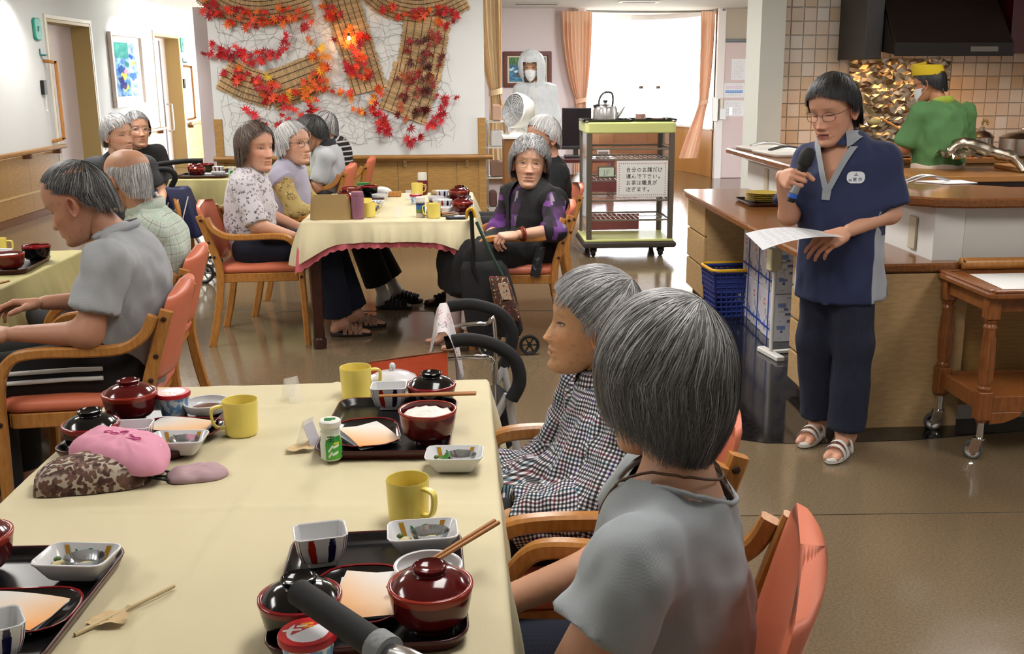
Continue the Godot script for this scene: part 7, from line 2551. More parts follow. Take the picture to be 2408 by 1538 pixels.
func speaker():
	var sp:={"skin": skin("c8957a"),"old": 0.35,"eyes": 0.0,"turn": -8.0,"pitch": 14.0,"tilt": 4.0,"size": 1.04,"girth": 1.0,"seed": 35,"cell": 0.010,"fine": 96,"mouth": 0.55,"lip": skin("9a4a48"),"browk": 0.45,
		"hair": style("crop",[gcol(0.006),gcol(0.009),gcol(0.013),gcol(0.02)],{"r": V(0.091,0.117,0.113),"ends": [0.076,0.050,0.0,-0.066,-0.09],"skew": 0.2,"n": 3200,"w": 0.0026,"fluff": 0.04,"curl": 1.0,"rag": 0.012})}
	var J:=joints(standing(),{"hip": V(0,0.80,-0.01),"neck": V(-0.02,1.20,-0.01),"head": V(-0.045,1.325,0.045),"shl": V(0.132,1.155,-0.03),"shr": V(-0.138,1.145,0.0),"ell": V(0.172,0.945,-0.03),"wrl": V(0.085,0.895,0.16),"elr": V(-0.165,0.93,0.12),"wrr": V(-0.125,1.035,0.23),"anl": V(0.085,0.085,0.04),"anr": V(-0.07,0.085,-0.07),"knl": V(0.085,0.43,0.02),"knr": V(-0.08,0.43,-0.01)})
	var hb:=Basis(V(0.23,0.95,-0.19).normalized(),V(-0.75,0.0,0.66),V(0.62,0.28,0.73)).orthonormalized()
	if hb.determinant()<0: hb.z=-hb.z
	var grip:=V(-0.075,1.075,0.275)
	var ho:=grip-hb*V(0,-0.030,0.080)
	J.wrr=ho-hb.z*0.012
	sp.handr=["grip",Transform3D(hb,ho)]
	sp.handl=["rest",V(0.35,0.75,0.55),V(-0.25,-0.2,0.0)]
	var o:=person("short dark haired woman in a navy staff tunic speaking into a microphone",V(1.44,0,-3.87),-40,J,sp)
	glasses(o,sp,mat("frame_thin","6e5a52",0.3,0.6))
	var im:=blank(256,256,hexc("222b4e"))
	var grey:=hexc("9ba0a8")
	im.fill_rect(Rect2i(56,112,24,144),grey)
	im.fill_rect(Rect2i(176,112,24,144),grey)
	var tm:=mat("tunic_print","ffffff",0.85,0.0,{"albedo_texture": img_tex(im)})
	var R:=0.155
	var top: Vector3=J.neck+V(0,0.03,0)
	var bot: Vector3=J.hip+V(0,-0.20,0)
	tm.uv1_scale=V(1.0/(TAU*R),1.0/top.distance_to(bot),1)
	tm.uv1_offset=V(0.5,0,0)
	tm.texture_repeat=false
	var ye:=1.035
	var sleeves:=func(p): return Vector2(p.x,p.z).length()>0.40
	var uvb:=[[top,bot,R,V(0,0,1)]]
	var full:=shirt_field(J,1.0,0.018,0.88,0.185,0.0095,0.042)
	var tb:=MB.new()
	full.net(tb,folds(0.007,9,5,3),null,uvb,func(p): return p.z>0.0 and p.y>ye and p.y<J.neck.y+0.0 and absf(p.x+0.015)<(p.y-ye)*0.40)
	for i in tb.v.size():
		var p: Vector3=tb.v[i]
		for s in ["l","r"]:
			var a: Vector3=J["sh" + s]
			var b: Vector3=J["el" + s]
			var h:=(p-a).dot(b-a)/(b-a).length_squared()
			var d:=(p-a-(b-a)*clampf(h,0,1)).length()
			if h>0.05 and d<0.085: tb.u[i]=Vector2(0.0,0.1)
	part("tunic",tb,tm,o)
	var gm:=fabric("trim_grey","8f959c",0.85,120)
	var tr:=MB.new()
	for s in [-1.0,1.0]:
		var rows:=[]
		for e in [-1.0,1.0]:
			var row:=PackedVector3Array()
			for i in 12:
				var t:=i/11.0
				var y:=lerpf(ye-0.012,J.neck.y-0.005,t)
				var x: float=-0.015+s*(0.004+(y-ye)*0.42)+e*0.0125
				row.append(full.hit(V(x,y,0.4),V(0,0,-1))+V(0,0,0.0065))
			rows.append(row)
		tr.grid(rows)
	tr.grid([PackedVector3Array([full.hit(V(-0.033,ye,0.4),V(0,0,-1))+V(0,0,0.007),full.hit(V(0.003,ye,0.4),V(0,0,-1))+V(0,0,0.007)]),PackedVector3Array([full.hit(V(-0.031,ye-0.035,0.4),V(0,0,-1))+V(0,0,0.006),full.hit(V(0.001,ye-0.035,0.4),V(0,0,-1))+V(0,0,0.006)])])
	part("placket",tr,gm,o,"light grey neck placket")
	var cm:=MB.new()
	var rows:=[]
	for j in 6:
		var row:=PackedVector3Array()
		for k in 31:
			var a:=0.50+(TAU-1.0)*k/30.0
			var q:=j/5.0
			var fr:=smoothstep(0.1,0.85,cos(a))
			var rr:=lerpf(0.060,0.092+0.018*fr,q)
			var hp: Vector3=full.hit(J.neck+V(sin(a)*rr,0.2,cos(a)*rr*0.98+0.006),V(0,-1,0))
			hp.y=clampf(hp.y,J.neck.y-0.045,J.neck.y+0.02)
			row.append(hp+V(0,0.008+0.022*(1.0-q)*(1.0-q),0))
		rows.append(row)
	cm.grid(rows)
	part("collar",cm,gm,o,"light grey pointed collar")
	var bi:=blank(200,130,Color(0.86,0.88,0.91))
	var nv:=Color(0.08,0.10,0.22)
	ink(bi,"50,0 20,60|50,0 80,60|20,60 80,60|0,62 24,48|100,62 76,48",Vector2(80,18),40,2.2,nv)
	ink(bi,"14,10 8,24|12,14 40,14|26,16 32,24|58,10 52,24|56,14 92,14|70,16 76,24|18,34 18,96|18,34 82,34 82,96|36,46 64,46|34,58 66,58|50,38 50,58|34,68 66,68 66,88 34,88 34,68",Vector2(66,62),46,2.0,nv)
	ink(bi,"10,32 90,32|4,62 96,62|36,8 36,60 18,94|66,8 66,94",Vector2(126,62),46,2.2,nv)
	ink(bi,"4,30 30,30|16,10 16,80|4,80 30,80|40,20 66,20 66,80 40,80 40,20|76,20 98,20|76,50 98,50|86,20 86,90",Vector2(22,80),32,1.6,nv)
	var bd:=MB.new()
	var c:=full.hit(V(0.078,1.085,0.4),V(0,0,-1))
	var cx:=full.hit(V(0.108,1.085,0.4),V(0,0,-1))
	var bx:=(cx-c).normalized()
	var by:=(V(0,1,0)-bx*bx.y).normalized()
	var bn:=bx.cross(by)
	c+=bn*0.006
	var poly:=rrect(0.066,0.043,0.018,6)
	for i in poly.size():
		var p: Vector2=poly[i]
		var q: Vector2=poly[(i+1) % poly.size()]
		bd.tri(c,c+bx*p.x+by*p.y,c+bx*q.x+by*q.y,Vector2(0.5,0.5),Vector2(0.5+p.x/0.066,0.5-p.y/0.043),Vector2(0.5+q.x/0.066,0.5-q.y/0.043))
	part("name_badge",bd,mat("badge_print","ffffff",0.5,0.0,{"albedo_texture": img_tex(bi)}),o,"white oval name badge")
	var PF:=pants_field(J,0.93,0.016,0.96,0.010,0.058)
	cuffed(o,"trousers",PF,fabric("trouser_navy","161c30"),folds(0.006,10,5,5))
	for s in ["l","r"]: sandal(o,J["an" + s],V(0,0,1),mat("sandal_sole","c9c6bf",0.6),mat("sandal_white","d6d5d2",0.4),"sandal",[0.035,0.085,0.115])
	var mx:=Basis(V(0,1,0),deg_to_rad(-40))
	var ax:=mx*hb.x
	var at:=V(1.44,0,-3.87)+mx*grip
	var mic:=thing("microphone","black handheld microphone with a blue band, held by the woman in navy","microphone",at)
	mic.basis=Basis(ax.cross(V(0,0,1)).normalized(),ax,ax.cross(V(0,0,1)).normalized().cross(ax).normalized()).orthonormalized()
	var mb:=MB.new()
	mb.lathe([Vector2(0.0,-0.078),Vector2(0.014,-0.078),Vector2(0.0155,-0.072),Vector2(0.0175,0.02),Vector2(0.021,0.055),Vector2(0.0225,0.06)],20)
	part("body",mb,mat("mic_black","121214",0.35),mic)
	var hm:=MB.new()
	hm.lathe([Vector2(0.0225,0.06),Vector2(0.027,0.068),Vector2(0.0275,0.095),Vector2(0.024,0.115),Vector2(0.014,0.125),Vector2(0,0.127)],20)
	part("head",hm,mat("mic_mesh","161617",0.75),mic)
	var bb:=MB.new()
	bb.lathe([Vector2(0.0165,-0.062),Vector2(0.0172,-0.058),Vector2(0.0172,-0.050),Vector2(0.0165,-0.046)],20)
	part("band",bb,mat("band_blue","2a55b0",0.35),mic)
	var sb:=MB.new()
	sb.lathe([Vector2(0.0158,-0.046),Vector2(0.0176,-0.042),Vector2(0.0180,-0.012),Vector2(0.0170,-0.006)],20)
	part("sleeve",sb,mat("mic_silver","a8a8ac",0.3,0.7),mic)
	var pm:=MB.new()
	rows=[]
	for j in 13:
		var row:=PackedVector3Array()
		for k in 9:
			var u:=j/12.0
			var v:=k/8.0-0.5
			row.append(V(-0.30*u+0.035,0.020*sin(u*2.4)-0.035*u*u+0.07*v*(1.0-0.6*u),v*0.19))
		rows.append(row)
	pm.grid(rows)
	var pi:=blank(128,128,Color(0.80,0.81,0.82))
	var rng:=RandomNumberGenerator.new()
	rng.seed=6
	for k in 14:
		for q in 9: pi.fill_rect(Rect2i(10+k*8,10+q*12,2,rng.randi_range(3,10)),Color(0.62,0.63,0.66))
	var wl: Vector3=V(1.44,0,-3.87)+mx*(J.wrl+V(-0.07,-0.012,0.06))
	var ps:=solo("script_sheet",pm,mat("script_print","ffffff",0.8,0.0,{"albedo_texture": img_tex(pi),"cull_mode": BaseMaterial3D.CULL_DISABLED}),"white printed sheet of paper in the woman in navy's left hand","paper",wl,4)
	ps.rotation_degrees=V(18,4,0)
func cook():
	var sp:={"skin": skin("b9805e"),"old": 0.4,"eyes": 0.5,"turn": 32.0,"pitch": 14.0,"size": 1.0,"girth": 1.12,"seed": 41,"cell": 0.014,"hair": style("short",[gcol(0.008),gcol(0.013),gcol(0.02)],{"n": 700,"w": 0.0045,"ends": [0.08,0.05,0.0,-0.05,-0.07]}),"handl": ["hold",V(0,1,0)],"handr": ["hold",V(0,1,0)]}
	var J:=joints(standing(),{"hip": V(0,0.84,0),"waist": V(0,0.99,0.0),"chest": V(0,1.12,-0.005),"neck": V(0.01,1.265,-0.0),"head": V(0.075,1.395,0.06),"shl": V(0.17,1.205,-0.01),"shr": V(-0.17,1.205,-0.01),"ell": V(0.235,0.97,0.06),"wrl": V(0.20,0.955,0.28),"elr": V(-0.22,0.98,0.05),"wrr": V(-0.12,0.93,0.27)})
	var o:=person("cook in green shirt and yellow cap with his back turned at the stove",V(3.21,0,-6.9),-168,J,sp)
	var g:=fabric("shirt_green","4f7a48",0.85,60)
	cuffed(o,"shirt",shirt_field(J,1.16,0.026,0.92,0.04,0.011,0.018),g,folds(0.016,8,5,9))
	collar(o,J,fabric("collar_yellow_green","9aa83c"),0.068,0.03)
	var hx: Transform3D=o.get_meta("hx")
	var cap:=MB.new()
	cap.xf=hx
	var rows:=[]
	for q in [[0.052,0.0835],[0.060,0.086],[0.085,0.084],[0.118,0.079],[0.124,0.074],[0.125,0.03],[0.124,0.001]]:
		var row:=PackedVector3Array()
		for k in 32:
			var a:=TAU*k/32
			row.append(V(sin(a)*q[1]*1.0,q[0]+0.022*cos(a),cos(a)*q[1]*1.24-0.004))
		rows.append(row)
	cap.grid(rows,true)
	part("cap",cap,fabric("cap_yellow","c2a818",0.85,90),o)
	face_mask(o,sp,M.mask_white,0.012)
	glasses(o,sp,M.black_plastic)
	var bel:=MB.new()
	rows=[]
	for y in [0.795,0.80,0.86,0.865]:
		var row:=PackedVector3Array()
		for k in 28:
			var a:=TAU*k/28
			var e:=0.004 if y>0.797 and y<0.863 else 0.0
			row.append(V(sin(a)*(0.178+e),y+0.006*sin(a*5.0),cos(a)*(0.158+e)))
		rows.append(row)
	bel.grid(rows,true)
	part("apron_band",bel,fabric("apron_white","c9b8a8"),o,"white apron band")
	var AF:=Field.new(0.014)
	AF.bone(V(0,0.80,0),V(0,0.50,0),0.165,0.19,0.04,V(0,0,1),1.15,true)
	cuffed(o,"apron",AF,g,folds(0.014,12,3,4))
	cuffed(o,"trousers",pants_field(J,1.05,0.014,0.95,0.018),M.cloth_black)
	var ld:=thing("ladle","wooden ladle with a pale bowl held over the pan by the cook","ladle",V(2.98,1.13,-7.28))
	var lm:=MB.new()
	lm.tube([V(0.14,-0.09,0.10),V(-0.02,0.02,-0.04)],0.008,8)
	part("handle",lm,M.chair_wood,ld)
	var lb:=MB.new()
	lb.ball(V(-0.05,-0.0,-0.06),V(0.042,0.028,0.032),14)
	part("bowl",lb,mat("ladle_pale","b8ad74",0.4),ld)
# ---------------------------------------------------------------- tableware
var proto:={}
func pl(kind: String,p: Vector3,yaw: float,label: String) -> Node3D:
	if not proto.has(kind):
		proto[kind]=build_ware(kind)
		var o: Node3D=proto[kind]
		o.position=p; o.rotation_degrees.y=yaw; o.set_meta("label",label)
		return o
	return copy(proto[kind],p,yaw,label)
func bowl_prof(r: float,h: float,foot: float) -> Array:
	return [Vector2(0,0.004),Vector2(foot-0.004,0.004),Vector2(foot-0.003,0.0),Vector2(foot,0.0),Vector2(foot+0.001,0.008),Vector2(foot+(r-foot)*0.45,0.012),Vector2(foot+(r-foot)*0.78,h*0.36),Vector2(r*0.97,h*0.72),Vector2(r,h),Vector2(r-0.002,h+0.001),Vector2(r-0.005,h),Vector2(r*0.92,h*0.72),Vector2(foot+(r-foot)*0.65,h*0.42),Vector2(foot*0.9,h*0.26),Vector2(0,h*0.22)]
func build_ware(kind: String) -> Node3D:
	var red:=mat("lacquer_red","4f0d10",0.12)
	var rim:=mat("lacquer_brick","8c2a1a",0.2)
	var blk:=mat("lacquer_black","0b0a0b",0.12)
	var por:=mat("porcelain","cfd0d2",0.15)
	match kind:
		"red_lidded","black_lidded":
			var dark:=kind=="black_lidded"
			var o:=thing("lidded_bowl","","bowl",Vector3(),0,"lidded lacquer bowls")
			var r:=0.058 if not dark else 0.056
			var h:=0.062 if not dark else 0.052
			var b:=MB.new()
			b.lathe(bowl_prof(r,h,0.030),40,1,1,0.5)
			part("body",b,blk if dark else red,o)
			var rm:=MB.new()
			rm.lathe([Vector2(r*0.992,h*0.86),Vector2(r+0.0012,h*0.98),Vector2(r+0.001,h+0.003),Vector2(r-0.004,h+0.0035),Vector2(r-0.006,h)],40,1,1,-1)
			part("rim",rm,mat("rim_red","7a1518",0.2) if dark else rim,o)
			var ld:=MB.new()
			ld.lathe([Vector2(r-0.003,h+0.001),Vector2(r-0.006,h+0.004),Vector2(r*0.75,h+0.013),Vector2(r*0.52,h+0.019),Vector2(0.023,h+0.020),Vector2(0.0215,h+0.022),Vector2(0.0245,h+0.029),Vector2(0.0232,h+0.030),Vector2(0.019,h+0.024),Vector2(0.0,h+0.023)],40,1,1,0.3)
			part("lid",ld,blk if dark else red,o)
			return o
		"rice_bowl":
			var o:=thing("rice_bowl","","bowl",Vector3(),0,"open lacquer bowls")
			var b:=MB.new()
			b.lathe(bowl_prof(0.060,0.070,0.029),40,1,1,0.5)
			part("body",b,mat("lacquer_rust","571310",0.16),o)
			var rm:=MB.new()
			rm.lathe([Vector2(0.0592,0.062),Vector2(0.0612,0.0695),Vector2(0.0595,0.0722),Vector2(0.056,0.071)],40,1,1,-1)
			part("rim",rm,rim,o)
			var rc:=MB.new()
			var nz:=noise(120.0,3,2)
			var rows:=[]
			for j in 11:
				var row:=PackedVector3Array()
				for k in 30:
					var a:=TAU*k/30
					var q:=j/10.0*0.051
					var x:=cos(a)*q
					var z:=sin(a)*q
					row.append(V(x,0.060+0.008*(1.0-j/10.0)+0.004*nz.get_noise_2d(x,z),z))
				rows.append(row)
			rc.grid(rows,true,true,true)
			part("rice",rc,mat("rice_white","d6d3cc",0.7),o)
			return o
		"soup_open":
			var o:=thing("soup_bowl","","bowl",Vector3(),0,"open lacquer bowls")
			var b:=MB.new()
			b.lathe(bowl_prof(0.058,0.066,0.029),40,1,1,0.5)
			part("body",b,blk,o)
			var inn:=MB.new()
			inn.lathe([Vector2(0.0575,0.060),Vector2(0.0592,0.066),Vector2(0.0578,0.0685),Vector2(0.054,0.064),Vector2(0.045,0.045),Vector2(0.0,0.042)],40,1,1,0.4)
			part("lining",inn,mat("lining_red","8a1418",0.2),o)
			return o
		"striped_bowl":
			var o:=thing("small_bowl","","bowl",Vector3(),0,"striped octagonal side bowls")
			var im:=blank(512,64,Color(0.82,0.83,0.85))
			for k in 16:
				var c:=Color(0.62,0.14,0.08) if k % 2==0 else Color(0.06,0.07,0.24)
				for y in 64:
					var w:=10.0*sin(clampf(y/63.0,0,1)*PI*0.78+0.55)
					var cx:=16+k*32
					for x in range(int(cx-w*0.6),int(cx+w*0.6)+1): im.set_pixel(x,63-y,c)
			var m:=MB.new()
			var oct:=func(w: float,d: float,y: float) -> PackedVector3Array:
				var c:=minf(w,d)*0.24
				var row:=PackedVector3Array()
				var q:=[[w,d-c],[w,-d+c],[w-c,-d],[-w+c,-d],[-w,-d+c],[-w,d-c],[-w+c,d],[w-c,d]]
				for i in 8:
					var a:=Vector2(q[i][0],q[i][1])
					var b:=Vector2(q[(i+1) % 8][0],q[(i+1) % 8][1])
					for e in 4:
						var z:=a.lerp(b,e/4.0)
						row.append(V(z.x,y,z.y))
				row.append(row[0])
				return row
			m.grid([oct.call(0.022,0.017,0.007),oct.call(0.031,0.025,0.013),oct.call(0.037,0.030,0.032),oct.call(0.0405,0.0335,0.054)],false,true,true)
			part("body",m,mat("striped_porcelain","ffffff",0.15,0.0,{"albedo_texture": img_tex(im)}),o)
			var e:=MB.new()
			e.grid([oct.call(0.0405,0.0335,0.054),oct.call(0.041,0.034,0.0555),oct.call(0.0395,0.0325,0.0562),oct.call(0.0375,0.0305,0.054),oct.call(0.034,0.027,0.034),oct.call(0.027,0.021,0.018),oct.call(0.002,0.002,0.015)],false,true,true)
			part("lining",e,por,o)
			var f:=MB.new()
			f.grid([oct.call(0.019,0.015,0.0),oct.call(0.021,0.0165,0.001),oct.call(0.0205,0.016,0.008)],false,true,true)
			part("foot",f,por,o)
			var gn:=MB.new()
			var rg:=RandomNumberGenerator.new()
			rg.seed=2
			for k in 9: gn.ball(V(rg.randf_range(-0.014,0.014),0.021+rg.randf()*0.004,rg.randf_range(-0.010,0.010)),V(0.006,0.004,0.0045),7,Basis(UP,rg.randf()*3.0))
			part("pickles",gn,mat("pickle","5a5118",0.4),o)
			return o
		"foil_dish":
			var o:=thing("side_dish","","dish",Vector3(),0,"rectangular white dishes with foil cups")
			var rc:=func(w: float,d: float,y: float,r: float) -> PackedVector3Array:
				var row:=PackedVector3Array()
				for p in rrect(w,d,r,2): row.append(V(p.x,y,p.y))
				return row
			var m:=MB.new()
			m.grid([rc.call(0.072,0.046,0.0,0.008),rc.call(0.078,0.052,0.003,0.010),rc.call(0.106,0.074,0.026,0.014),rc.call(0.113,0.081,0.031,0.015),rc.call(0.113,0.081,0.0335,0.015),rc.call(0.107,0.075,0.0335,0.014),rc.call(0.082,0.052,0.008,0.010),rc.call(0.0,0.0,0.006,0.0)],true,true,true)
			part("body",m,por,o)
			var bands:=MB.new()
			for x in [-0.034,0.034]:
				bands=MB.new()
				bands.quad(V(x-0.004,0.031,-0.0352),V(x+0.004,0.031,-0.0352),V(x*0.82+0.0035,0.011,-0.0268),V(x*0.82-0.0035,0.011,-0.0268))
				part("printed_band",bands,mat("band_yellow","b98a28",0.25),o)
			var lv:=MB.new()
			for x in [-0.016,-0.006,0.004,0.012]: lv.ball(V(x,0.0225+0.003*sin(x*400),-0.0315),V(0.006,0.0022,0.001),7,Basis(V(0,0,1),x*60.0))
			part("printed_leaf",lv,mat("print_green","3a8a50",0.25),o)
			var fc:=MB.new()
			var rows:=[]
			for j in 5:
				var row:=PackedVector3Array()
				for k in 72:
					var a:=TAU*k/72
					var q: float=[0.0,0.6,0.8,0.92,1.0][j]
					var rip:=1.0+(0.055 if k % 2==0 else -0.055)*(q if j>1 else 0.0)
					row.append(V(cos(a)*0.030*q*rip+0.012,[0.010,0.010,0.016,0.024,0.030][j],sin(a)*0.023*q*rip))
				rows.append(row)
			fc.grid(rows,true,true,true)
			part("foil_cup",fc,mat("foil_silver","d2d4d6",0.18,1.0),o)
			var fd:=MB.new()
			fd.ball(V(0.012,0.013,0.0),V(0.018,0.007,0.012),12,Basis(UP,0.4))
			fd.ball(V(-0.028,0.014,0.004),V(0.014,0.008,0.012),12,Basis(UP,1.0))
			part("food",fd,mat("food_cream","b9ac7e",0.5),o)
			var gg:=MB.new()
			gg.ball(V(0.026,0.020,0.008),V(0.008,0.005,0.006),8)
			gg.ball(V(-0.036,0.020,-0.008),V(0.006,0.004,0.006),8)
			part("garnish",gg,mat("garnish_green","3f5a1c",0.5),o)
			return o
		"sauce_dish":
			var o:=thing("sauce_dish","","dish",Vector3(),0,"round white dishes with brown sauce")
			var b:=MB.new()
			b.lathe(bowl_prof(0.052,0.030,0.026),40,1,1,0.5)
			part("body",b,por,o)
			var s:=MB.new()
			s.lathe([Vector2(0,0.0145),Vector2(0.036,0.0145)],30)
			part("sauce",s,mat("sauce_brown","6b3a10",0.08),o)
			return o
		"mug":
			var o:=thing("mug","","mug",Vector3(),0,"yellow plastic mugs")
			var y:=mat("mug_yellow","e2d06a",0.3)
			var b:=MB.new()
			b.lathe([Vector2(0.0,0.004),Vector2(0.028,0.004),Vector2(0.029,0.0),Vector2(0.031,0.0),Vector2(0.0345,0.007),Vector2(0.0375,0.076),Vector2(0.0368,0.0775),Vector2(0.0352,0.076),Vector2(0.0325,0.010),Vector2(0.0,0.008)],40,1,1,0.5)
			part("body",b,y,o)
			var h:=MB.new()
			h.sweep(curve([V(0.035,0.066,0),V(0.052,0.065,0),V(0.060,0.058,0),V(0.0585,0.034,0),V(0.050,0.020,0),V(0.034,0.018,0)],5),rsec(0.012,0.006),V(0,0,1),true,false)
			part("handle",h,y,o)
			var t:=MB.new()
			t.lathe([Vector2(0,0.05),Vector2(0.0345,0.05)],28)
			part("tea",t,mat("tea_yellow","a08322",0.05),o)
			return o
		"yogurt":
			var o:=thing("yogurt_cup","","cup",Vector3(),0,"yogurt cups with red lids")
			var b:=MB.new()
			b.lathe([Vector2(0,0.0),Vector2(0.0265,0.0),Vector2(0.0275,0.003),Vector2(0.0345,0.050)],32)
			var im:=blank(128,48,Color(0.78,0.82,0.86))
			var nz:=noise(0.06,4,2)
			for q in 48:
				for x in 128:
					if nz.get_noise_2d(x,q)>0.02: im.set_pixel(x,q,Color(0.40,0.58,0.76))
			part("body",b,mat("yogurt_print","ffffff",0.35,0.0,{"albedo_texture": img_tex(im)}),o)
			var li:=blank(96,96,Color(0.86,0.86,0.88))
			for q in 96:
				for x in 96:
					var d:=Vector2(x-48,q-48).length()
					if d>34 or (q<40 and x+q>60): li.set_pixel(x,q,Color(0.70,0.06,0.10))
			ink(li,"0,0 60,40|70,10 100,30",Vector2(22,20),34,3.5,Color(0.90,0.88,0.86))
			ink(li,"10,0 60,30|0,40 40,60",Vector2(52,22),26,3.5,Color(0.85,0.55,0.12))
			var l:=MB.new()
			l.lathe([Vector2(0.0345,0.045),Vector2(0.0375,0.046),Vector2(0.038,0.052),Vector2(0.036,0.0555)],32)
			part("lid_rim",l,mat("lid_red","a30f1e",0.3),o)
			var lt:=MB.new()
			for k in 32:
				var a:=TAU*k/32
				var c:=TAU*(k+1)/32
				lt.tri(V(0,0.0556,0),V(cos(c)*0.0362,0.0555,sin(c)*0.0362),V(cos(a)*0.0362,0.0555,sin(a)*0.0362),Vector2(0.5,0.5),Vector2(0.5+cos(c)*0.48,0.5+sin(c)*0.48),Vector2(0.5+cos(a)*0.48,0.5+sin(a)*0.48))
			part("lid",lt,mat("lid_print","ffffff",0.3,0.0,{"albedo_texture": img_tex(li)}),o)
			return o
		"tray":
			var o:=thing("tray","","tray",Vector3(),0,"black meal trays with red edges")
			var t:=tray_mesh(0.275,0.365)
			part("base",t[0],mat("tray_lacquer","101012",0.28),o)
			part("rim",t[1],mat("tray_rim","3c0e10",0.25),o)
			return o
		"plate8":
			var o:=thing("card_plate","","plate",Vector3(),0,"black octagonal plates with red rims")
			var m:=MB.new()
			var e:=MB.new()
			var oc:=func(s: float,y: float) -> PackedVector3Array:
				var row:=PackedVector3Array()
				for p in rrect(0.135*s,0.185*s,0.052*s,4): row.append(V(p.x,y,p.y))
				return row
			m.grid([oc.call(0.8,0.0),oc.call(0.82,0.003),oc.call(0.95,0.011),oc.call(0.94,0.012),oc.call(0.80,0.005),oc.call(0.01,0.004)],true,true,true)
			part("body",m,blk,o)
			e.grid([oc.call(0.95,0.0105),oc.call(0.985,0.0125),oc.call(0.985,0.0145),oc.call(0.95,0.0135)],true,true,true)
			part("rim",e,mat("rim_red","7a1518",0.2),o)
			return o
		"card":
			var o:=thing("menu_card","","card",Vector3(),0,"folded cards with an orange tint")
			var im:=blank(64,96,Color.WHITE)
			for q in 96:
				for x in 64:
					im.set_pixel(x,q,hexc("d9d9d8").lerp(hexc("d88a3c"),pow(clampf(q/95.0*0.65+(1.0-x/63.0)*0.45-0.1,0,1),1.4)))
			var m:=MB.new()
			var rows:=[]
			for j in 9:
				var row:=PackedVector3Array()
				for k in 7:
					var a:=j/8.0-0.5
					row.append(V((k/6.0-0.5)*0.090,0.005+0.012*(0.25-a*a)+0.004*absf(k/3.0-1.0),a*0.135))
				rows.append(row)
			m.grid(rows,false,true,true)
			part("sheet",m,mat("card_print","ffffff",0.6,0.0,{"albedo_texture": img_tex(im)}),o)
			var w:=MB.new()
			w.slab(PackedVector2Array([Vector2(-0.052,-0.060),Vector2(0.042,-0.066),Vector2(0.052,0.060),Vector2(-0.042,0.066)]),0.0,0.0022,0.0006)
			part("liner",w,mat("liner_white","c6c9ce",0.7),o)
			return o
		"chopsticks":
			var o:=thing("chopsticks","","chopsticks",Vector3(),0,"pairs of wooden chopsticks")
			for s in [-1.0,1.0]:
				var m:=MB.new()
				m.tube([V(-0.105,0.003,s*0.0030),V(0,0.0035,s*0.0042),V(0.104,0.004,s*0.0048),V(0.105,0.004,s*0.0048)],[0.0021,0.0030,0.0036,0.003],6)
				part("stick",m,mat("stick_wood","a8703a",0.5),o)
			return o
		"clip":
			var o:=thing("card_stand","","stand",Vector3(),0,"clear folded card stands")
			var cp:=mat("clear_acrylic","f2f4f6",0.05,0.0,{"transparency": BaseMaterial3D.TRANSPARENCY_ALPHA})
			cp.albedo_color.a=0.16
			for s in [-1.0,1.0]:
				var m:=MB.new()
				m.box(V(0,0.028,s*0.011),V(0.036,0.060,0.0015),0.0004,Basis(V(1,0,0),s*-0.36))
				part("leaf",m,cp,o)
			return o
	return thing(kind,"",kind)
